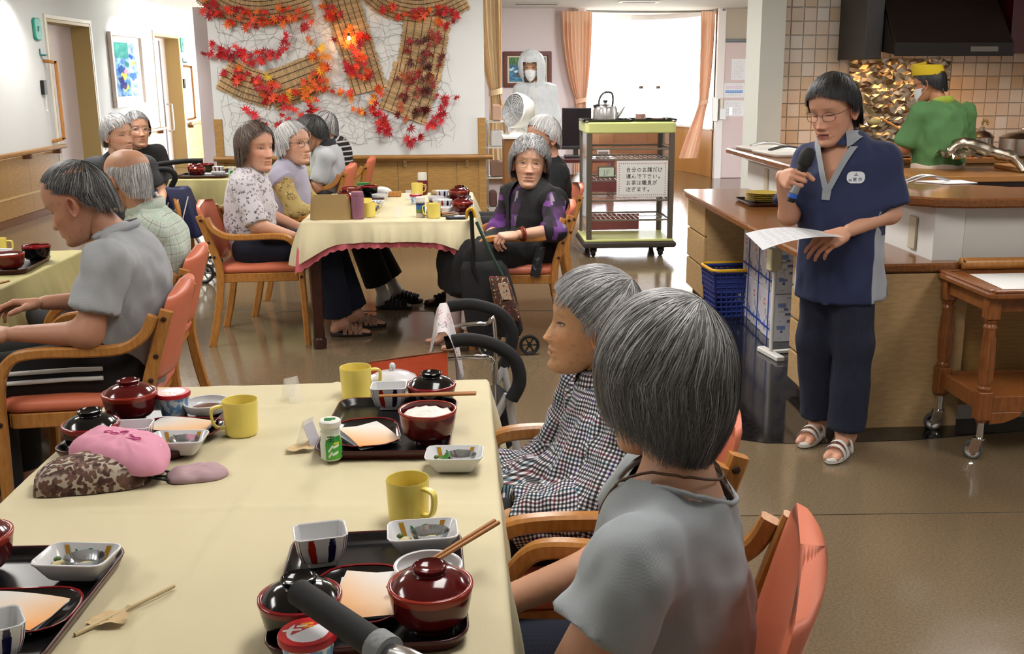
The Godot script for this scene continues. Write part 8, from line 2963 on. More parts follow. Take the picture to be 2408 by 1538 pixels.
func near_table():
	var Y:=0.6985
	var T2:=Y+0.006
	pl("tray",V(-0.148,Y,-1.435),2,"black meal tray with red edge nearest the camera, before the woman in grey knit")
	pl("striped_bowl",V(-0.236,T2,-1.533),12,"striped octagonal bowl at the back left corner of the nearest tray")
	pl("foil_dish",V(-0.078,T2+0.006,-1.560),4,"white foil cup dish at the back right corner of the nearest tray")
	pl("sauce_dish",V(-0.066,T2,-1.452),0,"white dish with brown sauce and chopsticks across, on the nearest tray")
	pl("chopsticks",V(-0.040,T2+0.046,-1.448),38,"wooden chopsticks resting on the brown sauce dish of the nearest tray").rotation_degrees=V(0,38,11)
	pl("red_lidded",V(-0.058,T2,-1.325),0,"maroon lidded bowl on the nearest tray, right of the foam grip")
	pl("black_lidded",V(-0.236,T2,-1.325),0,"black lidded bowl with red rim on the nearest tray, left under the foam grip")
	pl("plate8",V(-0.165,T2,-1.405),0,"black octagonal plate with red rim on the nearest tray")
	pl("card",V(-0.150,T2+0.005,-1.405),-4,"orange tinted card on the plate of the nearest tray")
	pl("yogurt",V(-0.212,T2,-1.225),40,"yogurt cup with a red and white lid at the bottom edge of the nearest tray")
	pl("mug",V(-0.108,Y,-1.700),-40,"yellow mug standing between the nearest tray and the middle tray")
	pl("tray",V(-0.170,Y,-2.175),-3,"black meal tray before the woman in the checked blouse")
	pl("mug",V(-0.268,Y,-2.425),20,"yellow mug behind the tray of the woman in the checked blouse")
	pl("striped_bowl",V(-0.182,T2,-2.318),0,"striped octagonal bowl between yellow mug and black bowl on the far right tray")
	pl("black_lidded",V(-0.085,T2,-2.325),0,"black lidded bowl with red rim at the back of the far right tray")
	pl("rice_bowl",V(-0.086,T2,-2.085),0,"rust red bowl filled with white rice on the far right tray")
	pl("sauce_dish",V(-0.095,T2,-2.215),0,"white dish hidden behind the rice bowl on the far right tray")
	pl("chopsticks",V(-0.088,T2+0.074,-2.165),-4,"wooden chopsticks lying behind the rice bowl").rotation_degrees=V(0,-4,1)
	pl("plate8",V(-0.215,T2,-2.120),8,"black octagonal plate with red rim on the far right tray")
	pl("card",V(-0.212,T2+0.005,-2.105),26,"orange tinted card on the far right tray beside the drink bottle")
	pl("foil_dish",V(-0.030,Y+0.002,-1.935),-4,"white foil cup dish with green leaf, at the table edge beside the far tray")
	var lf:=MB.new()
	lf.ball(V(0,0,0),V(0.018,0.003,0.011),12,Basis(V(0,0,1),0.5))
	solo("leaf_garnish",lf,mat("leaf_glossy","2a6a1c",0.3),"glossy green leaf in the foil dish at the table edge","leaf",V(-0.052,Y+0.026,-1.925),20)
	var db:=thing("drink_bottle","small white drink bottle with green label on the far right tray","bottle",V(-0.276,T2,-2.000))
	var b:=MB.new()
	b.lathe([Vector2(0,0),Vector2(0.0185,0.0),Vector2(0.021,0.004),Vector2(0.021,0.034),Vector2(0.0185,0.046),Vector2(0.0195,0.056),Vector2(0.0185,0.066),Vector2(0.0195,0.070)],28,1,1,-1)
	part("body",b,mat("bottle_milk","c9cfc9",0.15),db)
	var gi:=blank(128,96,Color(0.80,0.84,0.80))
	for y in 96:
		for x in 128:
			if y>26-10*sin(x*0.05) and x<84: gi.set_pixel(x,y,Color(0.10,0.52,0.20).lerp(Color(0.4,0.72,0.2),clampf(y/96.0-0.3,0,1)))
	gi.fill_rect(Rect2i(24,50,26,10),Color(0.85,0.80,0.2))
	ink(gi,"0,0 50,10|60,0 100,30|10,40 60,50|70,40 100,60",Vector2(30,64),40,3.0,Color(0.86,0.90,0.86))
	ink(gi,"10,10 90,10|50,0 50,90|20,50 80,50|10,90 90,90",Vector2(46,14),30,3.0,Color(0.06,0.28,0.14))
	var lb:=MB.new()
	lb.lathe([Vector2(0.0213,0.004),Vector2(0.0215,0.034),Vector2(0.0192,0.046),Vector2(0.0199,0.058)],28,1,1,-1)
	part("label",lb,mat("label_green","ffffff",0.3,0.0,{"albedo_texture": img_tex(gi),"uv1_scale": V(2,-1,1)}),db)
	var cp:=MB.new()
	cp.lathe([Vector2(0.0198,0.068),Vector2(0.0215,0.070),Vector2(0.0215,0.080),Vector2(0.019,0.0825),Vector2(0,0.083)],28)
	part("cap",cp,M.white_plastic,db)
	var cg:=MB.new()
	cg.box(V(0,0.0835,0),V(0.022,0.001,0.010),0.0003)
	cg.box(V(-0.003,0.0835,0.008),V(0.014,0.001,0.004),0.0003)
	part("cap_print",cg,mat("cap_green","1e7a3c",0.3),db)
	var pdt:=thing("lidded_dish","white scalloped dish lid with a glass knob beside the orange pouch","dish",V(-0.185,Y,-2.49))
	var pm:=MB.new()
	var rows:=[]
	for q in [[0.060,0.028],[0.058,0.032],[0.035,0.044],[0.012,0.047],[0.0,0.047]]:
		var row:=PackedVector3Array()
		for k in 48:
			var a:=TAU*k/48
			var r: float=q[0]*(1.0+0.03*sin(a*10.0))
			row.append(V(cos(a)*r,q[1],sin(a)*r*0.8))
		rows.append(row)
	pm.grid(rows,true,true,true)
	pm.lathe([Vector2(0,0),Vector2(0.034,0.0),Vector2(0.056,0.028)],30,1,0.8)
	part("body",pm,M.porcelain,pdt)
	var kn:=MB.new()
	kn.ball(V(0,0.058,0),V(0.008,0.010,0.008),12)
	part("knob",kn,mat("knob_glass","c9d2d8",0.05),pdt)
	var op:=MB.new()
	var pf:=[]
	var pb:=[]
	for j in 12:
		var fr:=PackedVector3Array()
		var br:=PackedVector3Array()
		for i in 20:
			var u:=i/19.0*2.0-1.0
			var v:=j/11.0
			var th:=0.020*pow(maxf(0.0,1.0-u*u),0.5)*(1.0-v*0.85)+0.001
			fr.append(V(u*0.098,v*0.068+u*0.010*v,th)); br.append(V(u*0.098,v*0.068+u*0.010*v,-th))
		pf.append(fr); pb.append(br)
	op.grid(pf); op.grid(pb,false,true,true)
	var pou:=thing("pouch","orange zip pouch standing at the far edge of the nearest table","pouch",V(-0.148,Y,-2.535),4)
	part("body",op,fabric("pouch_orange","a83c14",0.7,90),pou)
	var zz:=MB.new()
	zz.tube([V(-0.097,0.059,0),V(0.0,0.070,0.0),V(0.097,0.079,0)],0.0028,6)
	zz.box(V(0.094,0.083,0.004),V(0.016,0.005,0.004),0.001)
	part("zip",zz,mat("zip_brown","6a3a1c",0.5),pou)
	pl("clip",V(-0.335,Y,-2.105),60,"clear folded card stand left of the green labelled drink bottle")
	pl("clip",V(-0.420,Y,-2.420),40,"clear folded card stand left of the yellow mug at the far table edge")
	var ci:=thing("name_card","small printed card leaning by the drink bottle","card",V(-0.325,Y,-2.085),62)
	var cm:=MB.new()
	cm.box(V(0,0.026,0),V(0.034,0.055,0.0012),0.0003,Basis(V(1,0,0),-0.36))
	part("sheet",cm,mat("card_grey","b9b6bc",0.6),ci)
	wrapper(V(-0.350,Y,-2.07),20,"empty beige wrapper left of the far right tray")
	pl("tray",V(-0.690,Y,-2.215),-6,"black meal tray at the far left of the nearest table")
	pl("red_lidded",V(-0.752,T2,-2.288),0,"maroon lidded bowl at the back of the far left tray")
	pl("black_lidded",V(-0.775,T2,-2.105),0,"black lidded bowl with red rim behind the pink pouch")
	pl("striped_bowl",V(-0.688,T2,-2.085),4,"striped octagonal bowl behind the pink pouch")
	pl("foil_dish",V(-0.592,T2,-2.065),-2,"white foil cup dish on the far left tray, right of the pink pouch")
	pl("plate8",V(-0.620,T2,-2.185),80,"black octagonal plate with red rim on the far left tray")
	pl("card",V(-0.628,T2+0.005,-2.195),70,"orange tinted card on the far left tray behind the foil dish")
	pl("yogurt",V(-0.664,T2,-2.310),160,"blue printed yogurt cup with red lid on the far left tray")
	pl("sauce_dish",V(-0.592,T2,-2.312),0,"white dish with brown sauce on the far left tray behind the yellow mug")
	pl("mug",V(-0.490,Y,-2.185),196,"yellow mug right of the far left tray, handle to the left")
	pouches(Y)
	pl("tray",V(-0.690,Y,-1.425),-2,"black meal tray at the lower left corner of the picture")
	pl("foil_dish",V(-0.600,T2+0.006,-1.515),-8,"white foil cup dish at the lower left, on the corner of its tray")
	pl("plate8",V(-0.650,T2,-1.395),90,"black octagonal plate with red rim at the lower left")
	pl("card",V(-0.655,T2+0.005,-1.395),75,"orange tinted card on the lower left plate")
	pl("striped_bowl",V(-0.630,T2,-1.285),30,"striped octagonal bowl at the very bottom left, seen from above")
	pl("red_lidded",V(-0.765,T2,-1.545),0,"maroon lidded bowl cut by the left edge of the picture")
	wrapper(V(-0.515,Y,-1.385),10,"torn beige wrapper right of the lower left tray")
	var pk:=MB.new()
	pk.tube([V(0,0.004,0),V(0.10,0.006,-0.13)],0.0032,6)
	solo("toothpick_sleeve",pk,mat("sleeve_beige","c2ae86",0.7),"thin paper chopstick sleeve along the lower left tray edge","sleeve",V(-0.548,Y,-1.345))
func wrapper(p: Vector3,yaw: float,label: String):
	var m:=MB.new()
	var rows:=[]
	for j in 8:
		var row:=PackedVector3Array()
		for k in 8:
			var u:=k/7.0-0.5
			var v:=j/7.0-0.5
			row.append(V(u*0.052+0.004*sin(v*14.0),0.003+0.006*absf(sin(u*5.0+v*3.0))+0.02*maxf(0.0,u-0.3),v*0.036*(1.0+0.4*u)))
		rows.append(row)
	m.grid(rows,false,true,true)
	solo("paper_wrapper",m,mat("wrapper_beige","c2a87c",0.7),label,"wrapper",p,yaw,"")
func pouches(Y: float):
	var pillow:=func(pts: Array,h: float,sd: int,quilt: float) -> MB:
		var m:=MB.new()
		var out:=[]
		for q in pts: out.append(V(q[0],0,q[1]))
		out.append(out[0])
		var ring:=curve(out,6)
		ring.pop_back()
		var c:=Vector3()
		for q in ring: c+=q
		c/=ring.size()
		var nz:=noise(22.0,sd,2)
		var rows:=[]
		for j in 14:
			var t:=j/13.0
			var row:=PackedVector3Array()
			for q in ring:
				var p: Vector3=c.lerp(q,sin(t*PI/2) if t<1 else 1.0)
				var e:=sin(t*PI/2)
				p.y=h*sqrt(maxf(0.0,1.0-pow(e,3.0)))+0.004+0.005*nz.get_noise_2d(p.x,p.z)*(1.0-e*0.5)
				if quilt>0: p.y-=quilt*(gs(sin((p.x+p.z*0.5)*42.0),0.16))*(1.0-e*0.7)
				row.append(p)
			rows.append(row)
		var last:=PackedVector3Array()
		for q in ring: last.append(V(q.x*1.0,0.0,q.z))
		rows.append(last)
		m.grid(rows,true)
		return m
	var pk:=fabric("quilt_pink","cf8ea4",0.95,500)
	var pp:=thing("pouch","pink quilted pouch with embroidered flower on the nearest table","pouch",V(-0.690,Y+0.024,-1.98),0)
	part("body",pillow.call([[-0.095,-0.135],[-0.045,-0.125],[0.03,-0.09],[0.085,-0.05],[0.105,0.0],[0.112,0.075],[0.085,0.095],[0.05,0.085],[-0.02,0.045],[-0.075,-0.005],[-0.105,-0.05]],0.042,3,0.0022),pk,pp)
	var em:=MB.new()
	for k in 6:
		var loop:=[]
		var c:=V([-0.02,-0.005,0.012,0.026,0.034,0.048][k],0,[-0.035,-0.022,-0.030,-0.008,0.004,0.012][k])
		for i in 13: loop.append(c+V(cos(TAU*i/12)*0.008,0.047-0.00*k,sin(TAU*i/12)*0.0055))
		em.tube(loop,0.0012,5,false)
	part("embroidery",em,mat("thread_magenta","b03a78",0.8),pp)
	var pt:=MB.new()
	pt.box(V(0.085,0.028,0.008),V(0.018,0.004,0.006),0.0015)
	part("zip_pull",pt,M.steel,pp)
	var bm:=printed("knit_brown_white",scatter("a89c8c",["4a3028","5c4036","6a4c40","3a241e"],8,230,16,30,false),7.5)
	solo("pouch",pillow.call([[-0.075,0.03],[-0.085,-0.01],[-0.04,-0.07],[0.04,-0.08],[0.12,-0.03],[0.11,0.03],[0.02,0.055],[-0.06,0.062]],0.048,5,0.0),bm,"brown and white patterned cloth pouch under the pink pouch","pouch",V(-0.735,Y,-1.92),0)
	var mk:=thing("face_mask","mauve cloth face mask with black ear loops beside the pink pouch","mask",V(-0.530,Y,-1.940),8)
	part("body",pillow.call([[-0.055,-0.015],[-0.03,-0.04],[0.02,-0.05],[0.045,-0.035],[0.062,0.0],[0.045,0.028],[0.01,0.035],[-0.04,0.030]],0.013,7,0.0),fabric("mask_mauve","a88c92",0.85,500),mk)
	var lp:=MB.new()
	lp.tube(curve([V(-0.045,0.006,-0.018),V(-0.075,0.010,-0.022),V(-0.085,0.006,0.0),V(-0.075,0.012,0.022),V(-0.045,0.006,0.026)],5),0.0022,6)
	lp.tube(curve([V(-0.048,0.010,-0.010),V(-0.068,0.016,-0.004),V(-0.072,0.012,0.012),V(-0.050,0.012,0.018)],5),0.0022,6)
	part("ear_loop",lp,M.black_foam,mk)
	var bt:=MB.new()
	bt.ball(V(-0.066,0.013,0.002),V(0.007,0.005,0.007),10)
	part("cord_stop",bt,mat("stop_brown","7a5a34",0.3),mk)
func far_table():
	var Y:=0.7035
	var T2:=Y+0.006
	var at:="on the floral blouse woman's table"
	var pc:=thing("pouch","beige zip pouch standing at the near left corner of the table with dark legs","pouch",V(-0.715,Y,-5.66),2)
	var m:=MB.new()
	var fr:=[]
	var bk:=[]
	for j in 14:
		var a:=PackedVector3Array()
		var b:=PackedVector3Array()
		for i in 22:
			var u:=i/21.0*2.0-1.0
			var v:=j/13.0
			var w:=0.112*(1.0-0.10*v)*(1.0 if v<0.8 else sqrt(maxf(0.0,1.0-pow((v-0.8)/0.2,2.0)*0.35)))
			var th:=0.034*sqrt(maxf(0.0,1.0-pow(absf(u),4.0)))*(1.0-0.82*v)+0.002
			a.append(V(u*w,v*0.130,th)); b.append(V(u*w,v*0.130,-th))
		fr.append(a); bk.append(b)
	m.grid(fr); m.grid(bk,false,true,true)
	part("body",m,fabric("pouch_beige","8f7548",0.75,140),pc)
	var zp:=MB.new()
	zp.tube([V(-0.095,0.130,0),V(0.095,0.130,0)],0.0028,6)
	part("zip",zp,mat("zip_tan","a8905c",0.4,0.4),pc)
	var th:=thing("thermos_bottle","dusty pink steel bottle beside the beige pouch","bottle",V(-0.572,Y,-5.665))
	var tb:=MB.new()
	tb.lathe([Vector2(0,0),Vector2(0.031,0),Vector2(0.034,0.005),Vector2(0.034,0.116),Vector2(0.0325,0.118)],28)
	part("body",tb,mat("thermos_pink","8d5f74",0.35,0.2),th)
	var tc:=MB.new()
	tc.lathe([Vector2(0.0325,0.119),Vector2(0.0335,0.122),Vector2(0.033,0.142),Vector2(0.030,0.146),Vector2(0,0.146)],28)
	part("cap",tc,M.thermos_pink,th)
	pl("mug",V(-0.520,Y,-5.735),0,"yellow mug half hidden behind the dusty pink bottle")
	pl("mug",V(-0.165,Y,-5.66),180,"yellow mug at the near right of the table with dark legs")
	pl("mug",V(-0.300,Y,-6.78),30,"yellow mug at the far end of the table with dark legs")
	pl("mug",V(-0.555,Y,-5.93),90,"yellow mug standing behind the dusty pink bottle, only its rim in view")
	pl("tray",V(-0.085,Y,-5.86),0,"black tray before the woman in purple").scale=V(0.92,1,0.82)
	pl("red_lidded",V(-0.012,T2,-5.79),0,"nearest maroon lidded bowl before the woman in purple")
	pl("black_lidded",V(-0.005,T2,-5.93),0,"dark lidded bowl just behind the nearest maroon bowl before the woman in purple")
	pl("card",V(-0.080,T2,-5.76),0,"orange tinted card before the woman in purple")
	pl("striped_bowl",V(-0.110,T2,-5.965),0,"striped octagonal bowl before the woman in purple")
	pl("sauce_dish",V(-0.115,T2,-5.84),0,"white dish behind the near right yellow mug")
	pl("tray",V(-0.085,Y,-6.42),0,"black tray before the man with the black mask").scale=V(0.92,1,0.82)
	pl("red_lidded",V(-0.035,T2,-6.36),0,"maroon lidded bowl in the second row, before the man with the black mask")
	pl("black_lidded",V(-0.02,T2,-6.50),0,"dark lidded bowl farthest back, before the man with the black mask")
	pl("striped_bowl",V(-0.135,T2,-6.46),0,"striped octagonal bowl before the man with the black mask")
	pl("sauce_dish",V(-0.17,T2,-6.36),20,"white dish left of the maroon bowls, second row")
	pl("sauce_dish",V(-0.14,T2,-6.24),20,"white dish between the two right hand trays")
	pl("yogurt",V(-0.290,Y,-6.32),90,"yogurt cup with red lid in the middle of the far table")
	pl("tray",V(-0.62,Y,-6.10),0,"black tray before the woman in the floral blouse").scale=V(0.95,1,0.9)
	pl("foil_dish",V(-0.51,T2,-6.14),80,"white dish at the right edge of the floral blouse woman's tray")
	pl("sauce_dish",V(-0.545,T2,-6.02),0,"white dish behind the yellow mug and pink bottle")
	pl("red_lidded",V(-0.70,T2,-6.20),0,"maroon bowl behind the beige pouch")
	pl("tray",V(-0.62,Y,-6.62),0,"black tray before the woman in the lavender vest").scale=V(0.95,1,0.9)
	pl("rice_bowl",V(-0.70,T2,-6.56),0,"rust red rice bowl before the woman in the lavender vest")
	pl("soup_open",V(-0.60,T2,-6.68),0,"open black bowl before the woman in the lavender vest")
	pl("sauce_dish",V(-0.52,T2,-6.52),0,"white dish before the woman in the lavender vest")
	var ct:=thing("drink_carton","small white and green drink carton at the far end of the far table","carton",V(-0.645,Y,-6.80),18)
	part("body",wbox(-0.036,0.036,0,0.082,-0.024,0.024,null,0.003),M.white_plastic,ct)
	part("printed_band",wbox(-0.0365,0.0365,0.050,0.0825,-0.0245,0.0245,null,0.002),mat("carton_green","2a7a3a",0.4),ct)
	var ti:=MB.new()
	ti.ball(V(0,0.02,0),V(0.06,0.035,0.04),14,Basis(V(0,0,1),-0.15))
	solo("tissue",ti,M.paper,"crumpled white tissue right of the green and white carton","tissue",V(-0.52,Y,-6.80))
	solo("wooden_box",wbox(-0.04,0.04,0,0.03,-0.025,0.025,null,0.003),M.chair_wood,"small wooden box beside the crumpled tissue","box",V(-0.44,Y,-6.72))
	var wb:=thing("seasoning_bottle","dark red bottle with white cap at the far end of the far table","bottle",V(-0.268,Y,-6.84))
	var w1:=MB.new()
	w1.lathe([Vector2(0,0),Vector2(0.030,0),Vector2(0.032,0.004),Vector2(0.032,0.085),Vector2(0.028,0.09)],24)
	part("body",w1,mat("bottle_maroon","6a1226",0.3),wb)
	var w2:=MB.new()
	w2.lathe([Vector2(0.0285,0.09),Vector2(0.030,0.092),Vector2(0.0285,0.135),Vector2(0.026,0.138),Vector2(0,0.138)],24)
	part("cap",w2,M.white_plastic,wb)
	part("printed_line",wbox(-0.018,0.018,0.05,0.056,0.028,0.0325),M.white_plastic,wb)
	var sk:=thing("seasoning_bottle","clear seasoning shaker with blue and green label and white cap","bottle",V(-0.238,Y,-5.69))
	var s1:=MB.new()
	s1.lathe([Vector2(0,0),Vector2(0.0225,0),Vector2(0.024,0.004),Vector2(0.024,0.080),Vector2(0.022,0.084)],24)
	part("body",s1,mat("shaker_pale","b9a99c",0.15),sk)
	for q in [[0.024,0.044,"66783a","meadow_label"],[0.044,0.066,"2f6aa0","blue_label"],[0.066,0.078,"24305a","navy_label"]]:
		var lm:=MB.new()
		lm.lathe([Vector2(0.0243,q[0]),Vector2(0.0243,q[1])],24)
		part("label",lm,mat(q[3],q[2],0.35),sk)
	var s2:=MB.new()
	s2.lathe([Vector2(0.0225,0.084),Vector2(0.025,0.086),Vector2(0.025,0.108),Vector2(0.022,0.111),Vector2(0,0.111)],24)
	part("cap",s2,M.white_plastic,sk)
	var gc:=MB.new()
	gc.slab(rrect(0.115,0.045,0.02),0,0.014,0.005)
	var gcs:=thing("glasses_case","navy and white soft case lying at the near right table corner","case",V(-0.045,Y,-5.60),6)
	part("body",gc,mat("case_navy","15182c",0.6),gcs)
	part("panel",wbox(-0.01,0.05,0.012,0.0165,-0.016,0.016,null,0.002),M.white_plastic,gcs)
	var dsh:=MB.new()
	dsh.slab(rrect(0.10,0.05,0.02),0,0.028,0.008)
	solo("tan_box",dsh,mat("tan_leather","a08a5c",0.6),"flat tan case beside the far yellow mug","case",V(-0.165,Y,-6.80))
	pl("clip",V(-0.358,Y,-5.70),0,"clear folded card stand alone in the middle of the far table's near end")
	pl("clip",V(-0.345,Y,-6.55),0,"clear folded card stand near the yogurt cup on the far table")
	var L:=0.6835
	pl("tray",V(-1.90,L,-4.42),4,"black meal tray before the man in the grey T-shirt")
	pl("rice_bowl",V(-1.835,L+0.006,-4.31),0,"rust red rice bowl before the man in the grey T-shirt")
	pl("soup_open",V(-1.815,L+0.006,-4.535),0,"open black bowl with red lining on the left table")
	pl("striped_bowl",V(-1.945,L+0.006,-4.50),0,"striped octagonal bowl on the left table, cut by the left edge")
	pl("mug",V(-2.05,L,-4.72),10,"yellow mug on the left table, cut by the left edge")
	pl("chopsticks",V(-1.80,L,-3.95),24,"reddish chopsticks lying on the left table in front of the man")
	var F:=Y
	pl("tray",V(-1.98,F,-8.22),90,"black tray at the near end of the farthest table")
	pl("red_lidded",V(-2.02,F+0.006,-8.18),0,"maroon lidded bowl at the near end of the farthest table")
	pl("red_lidded",V(-2.08,F+0.006,-8.36),0,"maroon lidded bowl before the white haired woman in dark grey")
	pl("striped_bowl",V(-1.92,F+0.006,-8.42),0,"striped octagonal bowl on the farthest table")
	pl("sauce_dish",V(-1.88,F+0.006,-8.24),0,"white dish at the near end of the farthest table")
	pl("tray",V(-1.75,F,-8.60),90,"black tray farther back on the farthest table")
	pl("soup_open",V(-2.05,F+0.0,-8.62),0,"open dark bowl farther back on the farthest table")
	pl("foil_dish",V(-1.70,F+0.006,-8.55),0,"white dish on the farther tray of the farthest table")
	pl("mug",V(-1.74,F,-8.92),0,"yellow mug on the farthest table")
	for k in 2:
		var c:=db_copy("small green labelled drink bottle " + ["at the near end of the farthest table","beside the yellow mug on the farthest table"][k],[V(-1.76,F,-8.14),V(-1.62,F,-8.98)][k])
func db_copy(label: String,p: Vector3) -> Node3D:
	return copy(get_node("drink_bottle"),p,0,label)
# ---------------------------------------------------------------- walkers and bags
func wheel(o: Node3D,c: Vector3,r: float,ax: Vector3,hubm: Material):
	var b:=Basis(ax.cross(V(0,1,0.01)).normalized(),ax,ax.cross(V(0,1,0.01)).normalized().cross(ax))
	var t:=MB.new()
	t.at(c,b)
	t.lathe([Vector2(r*0.80,-0.012),Vector2(r*0.94,-0.014),Vector2(r,-0.006),Vector2(r,0.006),Vector2(r*0.94,0.014),Vector2(r*0.80,0.012),Vector2(r*0.80,-0.012)],28)
	var w:=part("wheel",t,M.rubber,o)
	var h:=MB.new()
	h.at(c,b)
	h.lathe([Vector2(r*0.70,-0.008),Vector2(r*0.80,-0.010),Vector2(r*0.80,0.010),Vector2(r*0.70,0.008),Vector2(r*0.70,-0.008)],24)
	h.lathe([Vector2(0,-0.012),Vector2(r*0.2,-0.012),Vector2(r*0.2,0.012),Vector2(0,0.012)],14)
	for k in 6:
		var a:=TAU*k/6
		h.tube([V(cos(a)*r*0.15,0,sin(a)*r*0.15),V(cos(a)*r*0.74,0,sin(a)*r*0.74)],r*0.075,6)
	part("hub",h,hubm,w)
func walkers():
	var f: Material=M.black_foam
	var o:=thing("rollator","rollator with black foam handle loops and a floral cloth over its bar","walker",V(0.08,0,-3.15))
	o.scale=V(1,0.93,1)
	var P:=func(x: float,y: float,z: float) -> Vector3: return V(x,y,z)
	for k in 2:
		var g:=MB.new()
		var q: Array=[[V(-0.145,0.725,0.12),V(-0.08,0.735,0.12),V(0.0,0.715,0.12),V(0.06,0.665,0.12),V(0.075,0.59,0.12),V(0.05,0.53,0.12)],[V(-0.14,0.765,-0.22),V(-0.06,0.77,-0.22),V(0.03,0.735,-0.22),V(0.07,0.66,-0.22),V(0.05,0.57,-0.22),V(0.03,0.53,-0.22)]][k]
		g.tube(curve(q,6),0.0215,14)
		part("handle",g,f,o)
	var ch:=MB.new()
	ch.tube(curve([V(-0.14,0.66,0.08),V(-0.05,0.665,0.08),V(-0.005,0.65,0.07),V(0.0,0.57,0.06),V(0.0,0.10,0.05)],5),0.007,8)
	ch.tube(curve([V(-0.12,0.72,-0.12),V(-0.02,0.725,-0.12),V(0.01,0.69,-0.13),V(0.01,0.10,-0.14)],5),0.007,8)
	part("frame",ch,M.chrome,o)
	var wt:=MB.new()
	for z in [0.10,-0.20]:
		wt.tube([V(0.04,0.54,z),V(-0.06,0.34,z),V(-0.16,0.10,z)],0.013,10)
		wt.tube([V(0.04,0.54,z),V(0.10,0.10,z)],0.013,10)
	wt.tube([V(-0.06,0.34,0.10),V(-0.06,0.34,-0.20)],0.012,10)
	part("leg_tube",wt,mat("tube_white","b9b9ba",0.35,0.3),o)
	for x in [-0.16,0.10]:
		for z in [0.10,-0.20]: wheel(o,V(x,0.085,z),0.085,V(0,0,1),mat("hub_grey","8a8a8c",0.35,0.4))
	var bag:=MB.new()
	bag.box(V(-0.04,0.40,-0.05),V(0.20,0.20,0.24),0.04)
	part("basket_bag",bag,M.cloth_black,o)
	var fc:=printed("cloth_branch",scatter("c9c2c4",["4a4a54","b04a58","6a6a72","c07880"],15,26,26,60),3.4)
	var cl:=MB.new()
	var rows:=[]
	for j in 22:
		var t:=j/21.0
		var row:=PackedVector3Array()
		for k in 9:
			var z:=lerpf(0.155,-0.13,k/8.0)
			var a:=(t-0.5)*2.0
			var top:=0.775+0.028*(k/8.0)*1.0
			var y:=top-0.215*pow(absf(a),1.4)-(0.06 if a<0 else 0.0)*absf(a)
			row.append(V(-0.155+0.052*signf(a)*pow(absf(a),0.55)+0.012*sin(k*1.3+a*2.0)*absf(a),y,z))
		rows.append(row)
	cl.grid(rows)
	part("draped_cloth",cl,fc,o)
	var g:=thing("walker_grip","black foam walker grip with grey fabric strap in the foreground","walker",V(-0.02,0,-1.02))
	var gm:=MB.new()
	var a:=V(-0.205,0.800,-0.235)
	var b:=V(-0.090,0.790,-0.105)
	gm.tube([a-(b-a)*0.015,a,a.lerp(b,0.12),b],[0.0150,0.0172,0.0175,0.0180],20)
	part("grip",gm,f,g)
	var gr:=MB.new()
	gr.tube([b.lerp(a,0.05),b.lerp(a,-0.09)],[0.0215,0.0215],18)
	part("strap",gr,fabric("strap_grey","85888a",0.9,60),g)
	var gs2:=MB.new()
	gs2.tube(curve([b.lerp(a,-0.06),b.lerp(a,-0.6),V(0.02,0.60,0.02),V(0.03,0.06,0.04)],6),0.012,12)
	gs2.tube([V(0.03,0.10,0.04),V(0.03,0.0,0.04)],0.016,12)
	part("tube",gs2,M.steel,g)
	var s:=thing("shopping_rollator","black folding shopping rollator beside the woman in purple","walker",V(0.07,0,-5.46),0)
	var sb:=MB.new()
	var br:=[]
	for q in [[0.10,0.13,0.09],[0.13,0.15,0.10],[0.30,0.145,0.10],[0.46,0.125,0.08],[0.50,0.10,0.05],[0.50,0.0,0.0]]:
		var row:=PackedVector3Array()
		for p in rrect(q[1]*2.0,q[2]*2.0+0.001,minf(q[1],q[2])*0.4+0.0005): row.append(V(p.x+0.02+(0.5-q[0])*0.16,q[0],p.y))
		br.append(row)
	sb.grid(br,true,true,true)
	part("bag",sb,M.cloth_black,s)
	var fr:=MB.new()
	for z in [-0.08,0.08]: fr.tube(curve([V(-0.035,0.76,z),V(-0.03,0.60,z),V(-0.02,0.44,z),V(0.10,0.22,z),V(0.20,0.08,z)],5),0.011,8)
	fr.tube([V(-0.035,0.76,-0.08),V(-0.035,0.78,0),V(-0.035,0.76,0.08)],0.014,8)
	part("frame",fr,M.black_plastic,s)
	var yk:=MB.new()
	yk.tube(curve([V(-0.06,0.735,0.085),V(-0.055,0.775,0.09),V(-0.03,0.785,0.09),V(-0.015,0.74,0.09)],5),0.008,8)
	part("hook",yk,mat("hook_yellow","c9981e",0.4),s)
	for q in [[0.09,0.07],[0.26,0.055],[0.05,0.055]]: wheel(s,V(q[0],q[1],0.09),q[1],V(0,0,1),M.black_plastic)
	var hb:=thing("handbag","small patterned cloth handbag hanging on a green strap from the black rollator","bag",V(0.20,0,-5.33))
	var hm:=MB.new()
	var hr:=[]
	for q in [[0.20,0.055,0.025],[0.22,0.065,0.035],[0.32,0.058,0.035],[0.42,0.050,0.022],[0.44,0.046,0.006]]:
		var row:=PackedVector3Array()
		for p in rrect(q[1]*2.0,q[2]*2.0,q[2]*0.8): row.append(V(p.x-(q[0]-0.3)*0.25,q[0],p.y))
		hr.append(row)
	hm.grid(hr,true,true,true)
	part("body",hm,printed("bag_folk",scatter("4a2c26",["a88a5a","7a2420","26402c","c9b48a","1c1c20"],18,150,8,18,false),7.0),hb)
	var hs:=MB.new()
	hs.tube(curve([V(-0.01,0.44,0),V(-0.08,0.58,-0.01),V(-0.14,0.72,-0.02)],5),0.009,6)
	part("strap",hs,mat("strap_green","1f3a2c",0.7),hb)
	var pn:=MB.new()
	pn.box(V(0.0,0.36,0.032),V(0.05,0.10,0.006),0.002,Basis(V(0,0,1),0.25))
	part("patch",pn,printed("patch_red",scatter("b9a48c",["9c1c20","2a2420","c9c0b0"],19,60,10,20,false),9.0),hb)
	var um:=MB.new()
